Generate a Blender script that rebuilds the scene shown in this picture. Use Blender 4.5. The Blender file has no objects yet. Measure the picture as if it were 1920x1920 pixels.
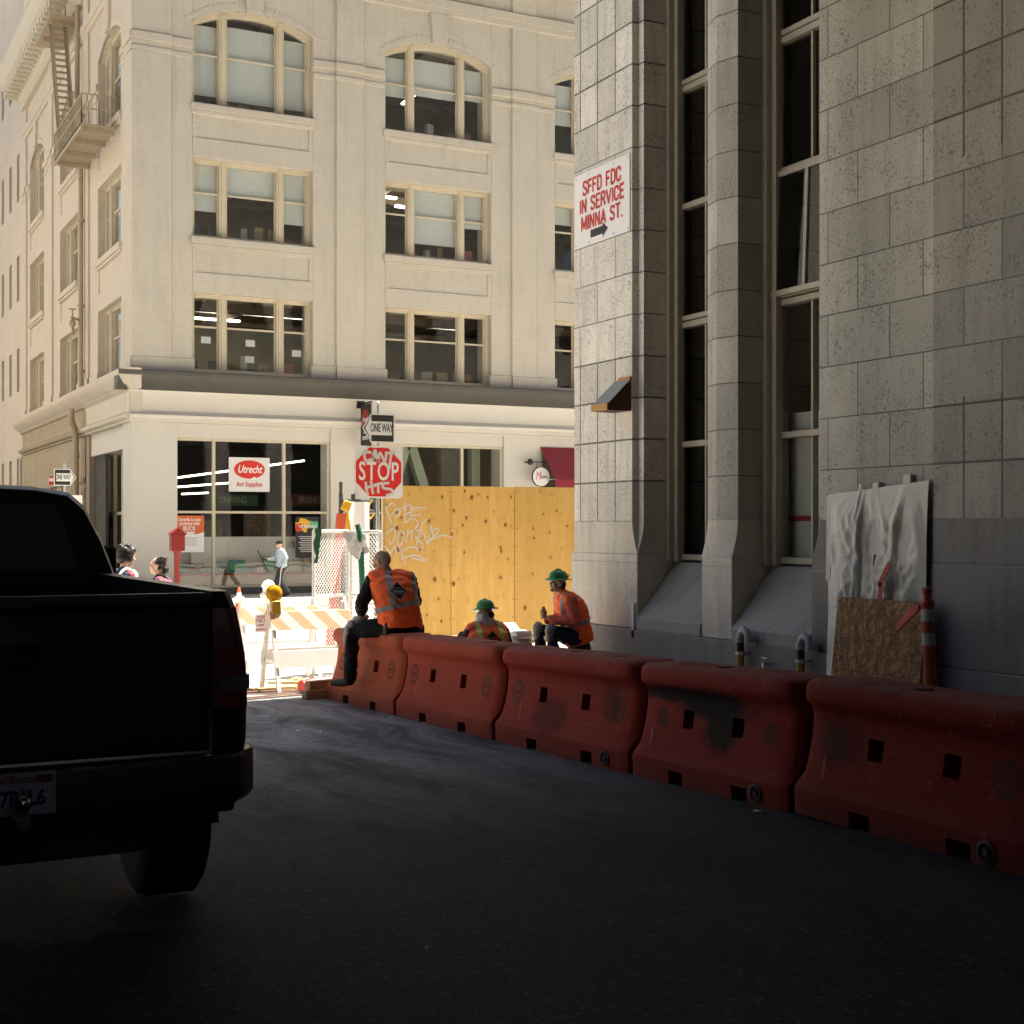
import bpy, bmesh, math, random
from mathutils import Vector, Matrix, Euler, noise as mnoise
R = math.radians
sc = bpy.context.scene
COL = sc.collection
random.seed(7)
# ------------------------------------------------------------------ camera, sky, sun, exposure
# world axes: +X across the alley towards the granite wall, +Y along the alley, +Z up
EYE = 1.72
cam_d = bpy.data.cameras.new("camera"); cam = bpy.data.objects.new("camera", cam_d); COL.objects.link(cam)
cam.location = (0, 0, EYE); cam.rotation_euler = (R(90), 0, R(-27.09))
cam_d.sensor_width = 36; cam_d.lens = 36 * 2620 / 1920; cam_d.shift_y = 29 / 1920
cam_d.clip_start = 0.1; cam_d.clip_end = 4000
sc.camera = cam
world = bpy.data.worlds.new("World"); sc.world = world; world.use_nodes = True
wn = world.node_tree
SUN_DIR = Vector((0.40, 0.060, 1.0)).normalized()          # towards the sun
SUN_EL = math.asin(SUN_DIR.z); SUN_AZ = math.atan2(SUN_DIR.x, SUN_DIR.y)
sky = wn.nodes.new("ShaderNodeTexSky"); sky.sky_type = 'NISHITA'; sky.sun_disc = False
sky.sun_elevation = SUN_EL; sky.sun_rotation = SUN_AZ
sky.air_density = 1.0; sky.dust_density = 2.5; sky.ozone_density = 0.6
bgn = wn.nodes["Background"]; wn.links.new(sky.outputs[0], bgn.inputs[0]); bgn.inputs[1].default_value = 0.05
sun_d = bpy.data.lights.new("sun", 'SUN'); sun_d.energy = 5.0; sun_d.angle = R(0.5); sun_d.color = (1.0, 0.93, 0.80)
sun = bpy.data.objects.new("sun", sun_d); COL.objects.link(sun)
sun.rotation_euler = SUN_DIR.to_track_quat('Z', 'Y').to_euler(); sun.location = (20, 20, 80)
sc.view_settings.view_transform = 'Standard'; sc.view_settings.look = 'None'
sc.view_settings.gamma = 1.0; sc.view_settings.use_curve_mapping = False
sc.view_settings.exposure = 1.76
sc.cycles.use_denoising = True
sc.cycles.max_bounces = 10; sc.cycles.diffuse_bounces = 6; sc.cycles.glossy_bounces = 4
sc.cycles.transparent_max_bounces = 16; sc.cycles.transmission_bounces = 4
sc.cycles.caustics_reflective = False; sc.cycles.caustics_refractive = False
sc.cycles.sample_clamp_indirect = 6.0

# ------------------------------------------------------------------ helpers
def tag(o, label=None, cat=None, group=None, kind=None):
    if label: o['label'] = label
    if cat: o['category'] = cat
    if group: o['group'] = group
    if kind: o['kind'] = kind
    return o
def empty(name, loc=(0, 0, 0), rz=0, label=None, cat=None, group=None):
    o = bpy.data.objects.new(name, None); COL.objects.link(o); o.empty_display_size = .2
    o.location = loc; o.rotation_euler = (0, 0, rz)
    return tag(o, label, cat, group)
def copy_tree(o, parent=None):
    c = o.copy(); COL.objects.link(c)
    if parent is not None: c.parent = parent
    for ch in list(o.children): copy_tree(ch, c)
    return c
def catmull(pts, n=5, closed=False):
    P = [Vector(p) for p in pts]; out = []
    m = len(P)
    for i in range(m - 1):
        p0 = P[max(i - 1, 0)]; p1 = P[i]; p2 = P[i + 1]; p3 = P[min(i + 2, m - 1)]
        for k in range(n):
            t = k / n
            out.append(0.5 * ((2 * p1) + (p2 - p0) * t + (2 * p0 - 5 * p1 + 4 * p2 - p3) * t * t + (3 * p1 - p0 - 3 * p2 + p3) * t ** 3))
    out.append(P[-1]); return out
def frame_of(d):
    d = d.normalized(); up = Vector((0, 0, 1)) if abs(d.z) < .92 else Vector((1, 0, 0))
    s = d.cross(up).normalized(); return s, s.cross(d).normalized()
class MB:
    def __init__(self, xf=None):
        self.bm = bmesh.new(); self.xf = xf or (lambda p: p)
    def v(self, p): return self.bm.verts.new(self.xf(Vector(p)))
    def face(self, pts):
        return self.bm.faces.new([self.v(p) for p in pts])
    def hexa(self, p):
        vs = [self.v(q) for q in p]
        for f in ((0, 3, 2, 1), (4, 5, 6, 7), (0, 1, 5, 4), (1, 2, 6, 5), (2, 3, 7, 6), (3, 0, 4, 7)):
            self.bm.faces.new([vs[i] for i in f])
        return self
    def box(self, x0, x1, y0, y1, z0, z1):
        return self.hexa([(x0, y0, z0), (x1, y0, z0), (x1, y1, z0), (x0, y1, z0), (x0, y0, z1), (x1, y0, z1), (x1, y1, z1), (x0, y1, z1)])
    def obox(self, c, size, rot=None):
        M = (rot if rot is not None else Matrix.Identity(3)); c = Vector(c); s = Vector(size) / 2
        pts = []
        for z in (-1, 1):
            for x, y in ((-1, -1), (1, -1), (1, 1), (-1, 1)):
                pts.append(c + M @ Vector((x * s.x, y * s.y, z * s.z)))
        return self.hexa(pts)
    def bar(self, p0, p1, w, h, up=None):
        p0 = Vector(p0); p1 = Vector(p1); d = (p1 - p0).normalized()
        if up is None: s, u = frame_of(d)
        else:
            s = d.cross(Vector(up)).normalized(); u = s.cross(d).normalized()
        s = s * w / 2; u = u * h / 2
        return self.hexa([p0 - s - u, p0 + s - u, p0 + s + u, p0 - s + u, p1 - s - u, p1 + s - u, p1 + s + u, p1 - s + u])
    def prism(self, poly, f0, f1):
        """poly: list of 2-tuples; f0, f1: functions (a, b) -> 3-D point at either end"""
        a = [self.v(f0(*p)) for p in poly]; b = [self.v(f1(*p)) for p in poly]
        n = len(poly)
        self.bm.faces.new(a[::-1]); self.bm.faces.new(b)
        for i in range(n): self.bm.faces.new([a[i], a[(i + 1) % n], b[(i + 1) % n], b[i]])
        return self
    def rings(self, rings, cap=True, closed=True):
        V = [[self.v(p) for p in r] for r in rings]
        n = len(V[0])
        for i in range(len(V) - 1):
            for j in range(n if closed else n - 1):
                self.bm.faces.new([V[i][j], V[i][(j + 1) % n], V[i + 1][(j + 1) % n], V[i + 1][j]])
        if cap:
            self.bm.faces.new(V[0][::-1]); self.bm.faces.new(V[-1])
        return self
    def tube(self, pts, r, n=8, cap=True):
        P = [Vector(p) for p in pts]; m = len(P)
        rr = r if isinstance(r, (list, tuple)) else [r] * m
        d = (P[1] - P[0]); s, u = frame_of(d); rings = []
        for i in range(m):
            t = (P[min(i + 1, m - 1)] - P[max(i - 1, 0)]).normalized()
            s = (s - t * s.dot(t))
            if s.length < 1e-5: s, _ = frame_of(t)
            s.normalize(); u = t.cross(s)
            rings.append([P[i] + (s * math.cos(2 * math.pi * k / n) + u * math.sin(2 * math.pi * k / n)) * rr[i] for k in range(n)])
        return self.rings(rings, cap)
    def cyl(self, p0, p1, r0, r1=None, n=16):
        return self.tube([p0, p1], [r0, r0 if r1 is None else r1], n)
    def lathe(self, prof, c=(0, 0, 0), axis='Z', n=20):
        c = Vector(c); rings = []
        for (r, h) in prof:
            ring = []
            for k in range(n):
                a = 2 * math.pi * k / n; x, y = r * math.cos(a), r * math.sin(a)
                ring.append(c + (Vector((x, y, h)) if axis == 'Z' else Vector((h, x, y)) if axis == 'X' else Vector((x, h, y))))
            rings.append(ring)
        return self.rings(rings, True)
    def ell(self, c, r, rot=None, nu=16, nv=10):
        c = Vector(c); M = rot if rot is not None else Matrix.Identity(3); rings = []
        for i in range(1, nv):
            th = math.pi * i / nv
            rings.append([c + M @ Vector((r[0] * math.sin(th) * math.cos(2 * math.pi * k / nu), r[1] * math.sin(th) * math.sin(2 * math.pi * k / nu), -r[2] * math.cos(th))) for k in range(nu)])
        return self.rings(rings, True)
    def disc(self, c, r, nrm, n=24, ry=None):
        nrm = Vector(nrm); s, u = frame_of(nrm); c = Vector(c)
        return self.face([c + s * r * math.cos(2 * math.pi * k / n) + u * (ry or r) * math.sin(2 * math.pi * k / n) for k in range(n)])
    def build(self, name, mat, parent=None, smooth=False, bevel=0, ang=35, loc=None, recalc=True, seg=1):
        bm = self.bm
        if recalc: bmesh.ops.recalc_face_normals(bm, faces=bm.faces)
        me = bpy.data.meshes.new(name); bm.to_mesh(me); bm.free()
        for m in (mat if isinstance(mat, (list, tuple)) else [mat]): me.materials.append(m)
        o = bpy.data.objects.new(name, me); COL.objects.link(o)
        if parent is not None: o.parent = parent
        if loc is not None: o.location = loc
        if smooth or bevel:
            me.polygons.foreach_set("use_smooth", [True] * len(me.polygons))
            me.set_sharp_from_angle(angle=R(ang))
        if bevel:
            b = o.modifiers.new("bevel", 'BEVEL'); b.width = bevel; b.segments = seg; b.limit_method = 'ANGLE'; b.angle_limit = R(40)
        return o
def text(body, size, M, mat, parent, name="lettering", sx=1.0, bold=0.0, shear=0.0, align='CENTER', depth=.0015, spacing=1.0):
    """flat lettering as a mesh; M: 4x4 whose x axis runs along the line, y up, z out of the surface"""
    cu = bpy.data.curves.new("t", 'FONT'); cu.body = body; cu.size = size; cu.align_x = align; cu.align_y = 'CENTER'
    cu.offset = bold; cu.shear = shear; cu.extrude = depth; cu.space_character = spacing; cu.resolution_u = 3
    t = bpy.data.objects.new("t", cu); COL.objects.link(t)
    dg = bpy.context.evaluated_depsgraph_get(); me = bpy.data.meshes.new_from_object(t.evaluated_get(dg))
    bpy.data.objects.remove(t); bpy.data.curves.remove(cu)
    me.name = name; me.materials.clear(); me.materials.append(mat)
    me.transform(M @ Matrix.Diagonal((sx, 1, 1, 1)))
    o = bpy.data.objects.new(name, me); COL.objects.link(o)
    if parent is not None: o.parent = parent
    return o
def fat_text(body, size, Mx, mat, parent, dx, **kw):
    """heavier lettering: three slightly shifted copies welded into one mesh"""
    bm = bmesh.new()
    for i, d in enumerate((-dx, 0, dx)):
        t = text(body, size, Mx @ Matrix.Translation((d, 0, .0006 * i)), mat, None, **kw); bm.from_mesh(t.data); bpy.data.objects.remove(t)
    me = bpy.data.meshes.new("lettering"); bm.to_mesh(me); bm.free(); me.materials.append(mat)
    o = bpy.data.objects.new("lettering", me); COL.objects.link(o)
    if parent is not None: o.parent = parent
    return o
GLY = {'S': (.5, [[(.5, .82), (.42, .97), (.25, 1), (.08, .95), (.02, .80), (.10, .62), (.40, .42), (.49, .24), (.42, .05), (.25, 0), (.08, .04), (0, .2)]]), 'F': (.45, [[(.04, 0), (.04, 1), (.45, 1)], [(.04, .53), (.38, .53)]]),
       'D': (.52, [[(.04, 0), (.04, 1), (.28, 1), (.45, .9), (.5, .7), (.5, .3), (.45, .1), (.28, 0), (.04, 0)]]), 'C': (.5, [[(.5, .72), (.46, .92), (.28, 1), (.09, .93), (.02, .72), (.02, .28), (.09, .07), (.28, 0), (.46, .08), (.5, .3)]]),
       'I': (.08, [[(.04, 0), (.04, 1)]]), 'N': (.54, [[(.04, 0), (.04, 1), (.5, 0), (.5, 1)]]), 'E': (.46, [[(.46, 1), (.04, 1), (.04, 0), (.46, 0)], [(.04, .53), (.4, .53)]]),
       'R': (.52, [[(.04, 0), (.04, 1), (.34, 1), (.48, .9), (.48, .62), (.34, .5), (.04, .5)], [(.3, .5), (.52, 0)]]), 'V': (.54, [[(0, 1), (.27, 0), (.54, 1)]]), 'M': (.68, [[(.04, 0), (.04, 1), (.34, .15), (.64, 1), (.64, 0)]]),
       'A': (.56, [[(0, 0), (.28, 1), (.56, 0)], [(.12, .3), (.44, .3)]]), 'T': (.5, [[(0, 1), (.5, 1)], [(.25, 1), (.25, 0)]]), '.': (.1, [[(.03, 0), (.07, .03)]]), ' ': (.26, [])}
def block_text(mb, body, cap, width, Mx, pen=.235):
    """heavy condensed capitals as strokes, centred on Mx, stretched to the given width"""
    x = 0; L = []
    for ch in body:
        w, ls = GLY[ch]; L += [[(x + px, py) for px, py in l] for l in ls]; x += w + .19
    k = width / (x - .19)
    return strokes(mb, [[(-width / 2 + px * k, (py - .5) * cap) for px, py in l] for l in L], Mx, pen * cap * .9, .0004, 1)
def plane_M(o, x, y):
    x = Vector(x).normalized(); y = Vector(y).normalized(); z = x.cross(y)
    m = Matrix((x, y, z)).transposed().to_4x4(); m.translation = Vector(o); return m
def strokes(mb, lines, M, width, lift=.002, n=5):
    """spray-paint strokes as thin ribbons lying on the plane of M"""
    k = 0
    for ln in lines:
        P = [Vector((p[0], p[1])) for p in catmull([(p[0], p[1], 0) for p in ln], n)]
        for i in range(len(P) - 1):
            d = P[i + 1] - P[i]
            if d.length < 1e-6: continue
            s = Vector((-d.y, d.x)).normalized() * width / 2; e = d.normalized() * width * .22
            k += 1; z = lift + (k % 7) * .0004
            mb.face([M @ Vector((q.x, q.y, z)) for q in (P[i] - s - e, P[i + 1] - s + e, P[i + 1] + s + e, P[i] + s - e)])
    return mb
# pixel of the photograph -> point on a given plane of the place (planning aid: every thing stands on a real plane)
FPX = 2620.0
def ray(px, py):
    dx = (px - 960) / FPX
    return Vector((dx * .8903 + .4554, -dx * .4554 + .8903, -(py - 989) / FPX))
def onY(px, py, Y):
    r = ray(px, py); t = Y / r.y; return Vector((r.x * t, Y, EYE + r.z * t))
def onX(px, py, X):
    r = ray(px, py); t = X / r.x; return Vector((X, r.y * t, EYE + r.z * t))
def atT(px, py, t):
    r = ray(px, py) * t; return Vector((r.x, r.y, EYE + r.z))
def gz(y):
    """height of the street surface along the alley"""
    pts = [(-400, 0.0), (6, 0.0), (15, -.23), (36, -.44), (90, -.6), (900, -.6)]
    for (a, za), (b, zb) in zip(pts, pts[1:]):
        if y <= b: return za + (zb - za) * (y - a) / (b - a)
    return -.6

# ------------------------------------------------------------------ materials
class N:
    def __init__(self, name):
        self.m = bpy.data.materials.new(name); self.m.use_nodes = True; self.t = self.m.node_tree
        self.b = self.t.nodes["Principled BSDF"]; self.out = self.t.nodes["Material Output"]
    def n(self, kind, **kw):
        nd = self.t.nodes.new("ShaderNode" + kind)
        for k, v in kw.items():
            if k.startswith("i_"): nd.inputs[k[2:].replace("_", " ")].default_value = v
            else: setattr(nd, k, v)
        return nd
    def l(self, a, b): self.t.links.new(a, b)
    def math(self, op, a, b=None, c=None, clamp=False):
        nd = self.t.nodes.new("ShaderNodeMath"); nd.operation = op; nd.use_clamp = clamp
        for i, v in enumerate((a, b, c)):
            if v is None: continue
            if isinstance(v, (int, float)): nd.inputs[i].default_value = v
            else: self.l(v, nd.inputs[i])
        return nd.outputs[0]
    def mix(self, f, a, b, blend='MIX'):
        nd = self.t.nodes.new("ShaderNodeMix"); nd.data_type = 'RGBA'; nd.blend_type = blend
        for sock, v in ((nd.inputs[0], f), (nd.inputs[6], a), (nd.inputs[7], b)):
            if isinstance(v, (int, float)): sock.default_value = v
            elif isinstance(v, tuple): sock.default_value = v if len(v) == 4 else (*v, 1)
            else: self.l(v, sock)
        return nd.outputs[2]
    def ramp(self, f, stops):
        nd = self.t.nodes.new("ShaderNodeValToRGB"); cr = nd.color_ramp
        while len(cr.elements) < len(stops): cr.elements.new(.5)
        for e, (p, c) in zip(cr.elements, stops):
            e.position = p; e.color = (c, c, c, 1) if isinstance(c, (int, float)) else (*c, 1)
        self.l(f, nd.inputs[0]); return nd.outputs[0]
    def coord(self, which='Object'):
        if which == 'World': return self.t.nodes.new("ShaderNodeNewGeometry").outputs['Position']
        return self.t.nodes.new("ShaderNodeTexCoord").outputs[which]
    def sep(self, v):
        s = self.t.nodes.new("ShaderNodeSeparateXYZ"); self.l(v, s.inputs[0]); return s.outputs
    def comb(self, x, y, z=0):
        c = self.t.nodes.new("ShaderNodeCombineXYZ")
        for i, v in enumerate((x, y, z)):
            if isinstance(v, (int, float)): c.inputs[i].default_value = v
            else: self.l(v, c.inputs[i])
        return c.outputs[0]
    def noise(self, vec, scale, detail=4, rough=.55, dist=0):
        nd = self.n("TexNoise"); nd.inputs['Scale'].default_value = scale; nd.inputs['Detail'].default_value = detail
        nd.inputs['Roughness'].default_value = rough; nd.inputs['Distortion'].default_value = dist
        self.l(vec, nd.inputs['Vector']); return nd.outputs['Fac']
    def bump(self, h, strength=.3, dist=.01):
        nd = self.n("Bump"); nd.inputs['Strength'].default_value = strength; nd.inputs['Distance'].default_value = dist
        self.l(h, nd.inputs['Height']); self.l(nd.outputs[0], self.b.inputs['Normal']); return nd
    def set(self, col=None, rough=None, metal=None, spec=None):
        for nm, v in (('Base Color', col), ('Roughness', rough), ('Metallic', metal), ('Specular IOR Level', spec)):
            if v is None: continue
            s = self.b.inputs[nm]
            if isinstance(v, tuple): s.default_value = (*v, 1) if len(v) == 3 else v
            elif isinstance(v, (int, float)): s.default_value = v
            else: self.l(v, s)
        return self.m
def sc3(c, k): return tuple(x * k for x in c)
def paint(name, col, rough=.55, var=.15, scale=5, bump=0.0, bscale=60, metal=0, spec=.4, dirt=0, dcol=(.06, .05, .04), world=False, coat=0, dscale=3):
    g = N(name); v = g.coord('World' if world else 'Object')
    f = g.noise(v, scale, 5, .6)
    c = g.mix(f, sc3(col, 1 - var * 1.6), sc3(col, 1 + var * 1.6))
    if dirt:
        d = g.noise(v, dscale, 8, .65, .6)
        c = g.mix(g.math('MULTIPLY', g.ramp(d, [(.48, 0), (.72, 1)]), dirt), c, dcol)
    if bump: g.bump(g.noise(v, bscale, 4), bump, .004)
    rr = g.math('ADD', g.math('MULTIPLY', g.noise(v, scale * 3.1, 3), .25), rough - .12)
    g.set(c, rr, metal, spec)
    if coat: g.b.inputs['Coat Weight'].default_value = coat; g.b.inputs['Coat Roughness'].default_value = .06
    return g.m
def emit(name, col, s):
    g = N(name); e = g.n("Emission"); e.inputs[0].default_value = (*col, 1); e.inputs[1].default_value = s
    g.l(e.outputs[0], g.out.inputs[0]); return g.m
def stripes(name, ca, cb, fx, fz, period, rough=.5, axis=0, dirt=.25):
    """two colours in straight bands across the object's own axes"""
    g = N(name); v = g.coord(); s = g.sep(v)
    q = g.math('ADD', g.math('MULTIPLY', s[axis], fx), g.math('MULTIPLY', s[2], fz))
    f = g.math('GREATER_THAN', g.math('FRACT', g.math('ADD', g.math('DIVIDE', q, period), 50)), .5)
    c = g.mix(f, ca, cb); n = g.noise(v, 9, 6, .65)
    c = g.mix(g.math('MULTIPLY', g.ramp(n, [(.5, 0), (.75, 1)]), dirt), c, (.2, .17, .14))
    return g.set(c, rough, 0, .4)
def glass(name, tint=(.75, .78, .78), refl=1.0, wav=.02, ior=1.5):
    g = N(name); v = g.coord('World')
    tr = g.n("BsdfTransparent"); tr.inputs[0].default_value = (*tint, 1)
    gl = g.n("BsdfGlossy"); gl.inputs['Roughness'].default_value = .0; gl.inputs[0].default_value = (refl, refl, refl, 1)
    fr = g.n("Fresnel"); bf = g.t.nodes.new("ShaderNodeNewGeometry").outputs['Backfacing']
    g.l(g.math('ADD', ior, g.math('MULTIPLY', bf, 1 / ior - ior)), fr.inputs[0])      # a single sheet: same reflectance from either side
    bp = g.n("Bump"); bp.inputs['Strength'].default_value = wav; bp.inputs['Distance'].default_value = .2
    g.l(g.noise(v, .9, 2, .4), bp.inputs['Height'])
    g.l(bp.outputs[0], gl.inputs['Normal']); g.l(bp.outputs[0], fr.inputs['Normal'])
    mx = g.n("MixShader"); g.l(g.math('MULTIPLY', fr.outputs[0], 1.6, clamp=True), mx.inputs[0]); g.l(tr.outputs[0], mx.inputs[1]); g.l(gl.outputs[0], mx.inputs[2])
    g.l(mx.outputs[0], g.out.inputs[0]); return g.m
def brick(name, col, mcol, rough=.7, bstr=.5, var=.08, dirt=.30):
    g = N(name); v = g.coord('World'); s = g.sep(v)
    vec = g.comb(g.math('ADD', s[0], s[1]), s[2])
    b = g.n("TexBrick"); b.offset = .5
    b.inputs['Scale'].default_value = 1; b.inputs['Brick Width'].default_value = .23; b.inputs['Row Height'].default_value = .085
    b.inputs['Mortar Size'].default_value = .007; b.inputs['Mortar Smooth'].default_value = .3
    b.inputs['Color1'].default_value = (*sc3(col, 1 - var), 1); b.inputs['Color2'].default_value = (*sc3(col, 1 + var), 1); b.inputs['Mortar'].default_value = (*mcol, 1)
    g.l(vec, b.inputs['Vector'])
    n = g.noise(v, .7, 7, .6); n2 = g.noise(g.comb(g.math('MULTIPLY', g.math('ADD', s[0], s[1]), 3), g.math('MULTIPLY', s[2], .35)), 1.2, 6, .6)
    c = g.mix(g.math('MULTIPLY', g.ramp(n, [(.35, 0), (.75, 1)]), dirt), b.outputs['Color'], sc3(col, .74))
    c = g.mix(g.math('MULTIPLY', g.ramp(n2, [(.5, 0), (.75, 1)]), dirt), c, sc3(col, .6))
    c = g.mix(g.math('MULTIPLY', g.ramp(g.noise(v, 2.6, 9, .7, .5), [(.58, 0), (.66, 1)]), dirt * .7), c, sc3(col, 1.12))
    h = g.math('SUBTRACT', g.math('MULTIPLY', g.noise(v, 14, 3), .35), b.outputs['Fac'])
    g.bump(h, bstr, .012)
    return g.set(c, rough, 0, .3)
def granite(name, col, z1=3.81, z2=6.86, joint=True, dark=(.05, .045, .04), speck=.55, shift=0.0, blk=.87, both=None):
    g = N(name); v = g.coord('World'); s = g.sep(v)
    a = g.math('ADD', g.math('ADD', s[0], s[1]), shift)
    vec = g.comb(a, g.math('ADD', s[2], -1.78 + .508 * 40))
    sp = g.noise(v, 34, 3, .75); sp2 = g.noise(v, 75, 2, .6); big = g.noise(v, .9, 6, .6)
    streak = g.noise(g.comb(g.math('MULTIPLY', a, 5), g.math('MULTIPLY', s[2], .5)), 1.3, 6, .6)
    base = (*col, 1); h = None
    if joint:
        outs = []
        for off, w in ((0.0, .435), (.5, blk)):
            b = g.n("TexBrick"); b.offset = off
            b.inputs['Scale'].default_value = 1; b.inputs['Brick Width'].default_value = w; b.inputs['Row Height'].default_value = .508
            b.inputs['Mortar Size'].default_value = .007 if off else .012; b.inputs['Mortar Smooth'].default_value = .1
            b.inputs['Color1'].default_value = (*sc3(col, .78), 1); b.inputs['Color2'].default_value = (*sc3(col, 1.14), 1)
            b.inputs['Mortar'].default_value = (.035, .03, .022, 1) if not off else (.075, .065, .05, 1)
            g.l(vec, b.inputs['Vector']); outs.append(b)
        zone = g.math('MULTIPLY', g.math('GREATER_THAN', s[2], z1), g.math('LESS_THAN', s[2], z2))
        base = g.mix(zone, outs[0].outputs['Color'], outs[1].outputs['Color'])
        fm = g.n("Mix"); fm.data_type = 'FLOAT'; g.l(zone, fm.inputs[0]); g.l(outs[0].outputs['Fac'], fm.inputs[2]); g.l(outs[1].outputs['Fac'], fm.inputs[3])
        h = fm.outputs[0]
    c = g.mix(g.math('MULTIPLY', g.ramp(big, [(.3, 0), (.7, 1)]), .35), base, sc3(col, .75))
    c = g.mix(g.math('MULTIPLY', g.ramp(streak, [(.46, 0), (.72, 1)]), .5), c, sc3(col, .5))
    dens = g.math('MULTIPLY', g.math('SUBTRACT', g.noise(v, 2.3, 5, .65), .5), .34)            # specks gather in clouds
    sp = g.math('ADD', sp, dens); sp2 = g.math('ADD', sp2, g.math('MULTIPLY', dens, .6))
    c = g.mix(g.math('MULTIPLY', g.ramp(sp, [(.575, 0), (.64, 1)]), speck), c, dark)
    c = g.mix(g.math('MULTIPLY', g.ramp(sp2, [(.56, 0), (.66, 1)]), speck * .6), c, dark)
    hh = g.math('MULTIPLY', sp, .25)
    if h is not None: hh = g.math('SUBTRACT', hh, h)
    g.bump(hh, .45, .01)
    return g.set(c, .62, 0, .4)
def asphalt(name, col, lite, spec=.35, rough=.78):
    g = N(name); v = g.coord('World')
    fine = g.noise(v, 52, 5, .8); mid = g.noise(v, 11, 6, .65); big = g.noise(v, .55, 7, .6, .4); s = g.sep(v)
    lanes = g.noise(g.comb(g.math('MULTIPLY', s[0], 1.3), g.math('MULTIPLY', s[1], .16)), 1.1, 6, .6)
    c = g.mix(g.ramp(fine, [(.32, 0), (.68, 1)]), sc3(col, .3), sc3(col, 1.9))
    c = g.mix(g.math('MULTIPLY', g.ramp(big, [(.38, 0), (.7, 1)]), .55), c, lite)
    c = g.mix(g.math('MULTIPLY', g.ramp(lanes, [(.45, 0), (.72, 1)]), .5), c, lite)
    c = g.mix(g.math('MULTIPLY', g.ramp(mid, [(.6, 0), (.7, 1)]), .3), c, sc3(col, .45))
    if name.startswith('alley'):                                              # pale works dust; its rise towards the mouth also paints in light falloff
        near = g.math('MULTIPLY', g.math('SUBTRACT', s[1], 6.5), .16, clamp=True)
        d = g.noise(g.comb(g.math('MULTIPLY', s[0], 1.1), g.math('MULTIPLY', s[1], .33)), 1.7, 9, .7, .8)
        c = g.mix(g.math('MULTIPLY', near, g.math('MULTIPLY', g.ramp(d, [(.38, .15), (.62, 1)]), 1.0)), c, (.36, .365, .37))
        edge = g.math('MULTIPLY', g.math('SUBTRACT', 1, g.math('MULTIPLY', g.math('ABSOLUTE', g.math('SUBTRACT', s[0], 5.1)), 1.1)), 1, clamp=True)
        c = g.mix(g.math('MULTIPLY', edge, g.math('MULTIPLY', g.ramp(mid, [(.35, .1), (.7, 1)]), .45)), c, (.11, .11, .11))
    vo = g.n("TexVoronoi"); vo.feature = 'DISTANCE_TO_EDGE'; vo.inputs['Scale'].default_value = .26
    wv = g.n("VectorMath"); wv.operation = 'ADD'; nz = g.n("TexNoise"); nz.inputs['Scale'].default_value = 1.6; nz.inputs['Detail'].default_value = 6
    g.l(v, nz.inputs['Vector']); g.l(v, wv.inputs[0]); g.l(nz.outputs['Color'], wv.inputs[1]); g.l(wv.outputs[0], vo.inputs['Vector'])
    c = g.mix(g.math('MULTIPLY', g.math('LESS_THAN', vo.outputs['Distance'], .0022), .5), c, sc3(col, .25))
    sp = g.n("TexVoronoi"); sp.inputs['Scale'].default_value = 30; g.l(v, sp.inputs['Vector'])
    hs_ = g.sep(sp.outputs['Color'])                                                      # stones of the aggregate, each its own grey
    c = g.mix(g.math('MULTIPLY', g.math('LESS_THAN', sp.outputs['Distance'], g.math('MULTIPLY', hs_[0], .46)), hs_[1]), c, sc3(lite, 2.0))
    sp3 = g.n("TexVoronoi"); sp3.inputs['Scale'].default_value = 9; g.l(v, sp3.inputs['Vector']); h3 = g.sep(sp3.outputs['Color'])
    c = g.mix(g.math('MULTIPLY', g.math('LESS_THAN', sp3.outputs['Distance'], .07), g.math('GREATER_THAN', h3[0], .8)), c, sc3(lite, 2.6))
    g.bump(g.math('ADD', fine, g.math('MULTIPLY', mid, .6)), .9, .012)
    return g.set(c, g.math('ADD', g.math('MULTIPLY', mid, .2), rough - .1), 0, spec)

M = {}
M['brick'] = brick("cream_painted_brick", (.545, .50, .425), (.47, .425, .36), var=.025, bstr=.3)
M['brick_side'] = brick("pale_painted_brick", (.61, .535, .445), (.51, .44, .36), var=.025, bstr=.3)
M['brick_low'] = brick("ochre_brick", (.42, .345, .24), (.25, .20, .14), bstr=.8, dirt=.5)
M['trimw'] = paint("white_trim_paint", (.56, .51, .42), .5, .06, 2, dirt=.2, dcol=(.3, .25, .18), world=True)
M['shopw'] = paint("white_shop_paint", (.60, .565, .505), .5, .03, 1.5, dirt=.12, dcol=(.5, .44, .36), world=True)
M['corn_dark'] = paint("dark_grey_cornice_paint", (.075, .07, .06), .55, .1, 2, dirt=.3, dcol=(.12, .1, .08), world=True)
M['frame'] = paint("cream_window_paint", (.57, .50, .375), .45, .06, 4, dirt=.2, dcol=(.3, .25, .17), world=True)
M['glass'] = glass("window_glass", (.88, .9, .9), wav=.05)
M['glass_shop'] = glass("shop_glass", (.85, .87, .86), 1.0, .012)
M['glass_dark'] = glass("dark_office_glass", (.35, .36, .36), .8, .01)
M['blind'] = paint("roller_blind", (.62, .65, .62), .8, .03, 1, world=True)
M['room'] = paint("dim_room", (.07, .065, .055), .9, .3, .8, world=True)
M['roomw'] = paint("room_wall", (.24, .20, .14), .9, .3, .6, world=True)
M['tube'] = emit("fluorescent_tube", (1.0, .93, .72), 2.6)
M['paper'] = paint("white_paper", (.80, .78, .76), .8, .03, 3)
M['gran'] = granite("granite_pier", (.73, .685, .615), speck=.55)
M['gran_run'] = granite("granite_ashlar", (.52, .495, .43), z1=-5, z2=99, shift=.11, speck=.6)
M['gran_stack'] = granite("granite_grid", (.37, .345, .30), z1=2.86, z2=4.95, shift=.2, speck=.55)
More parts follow.
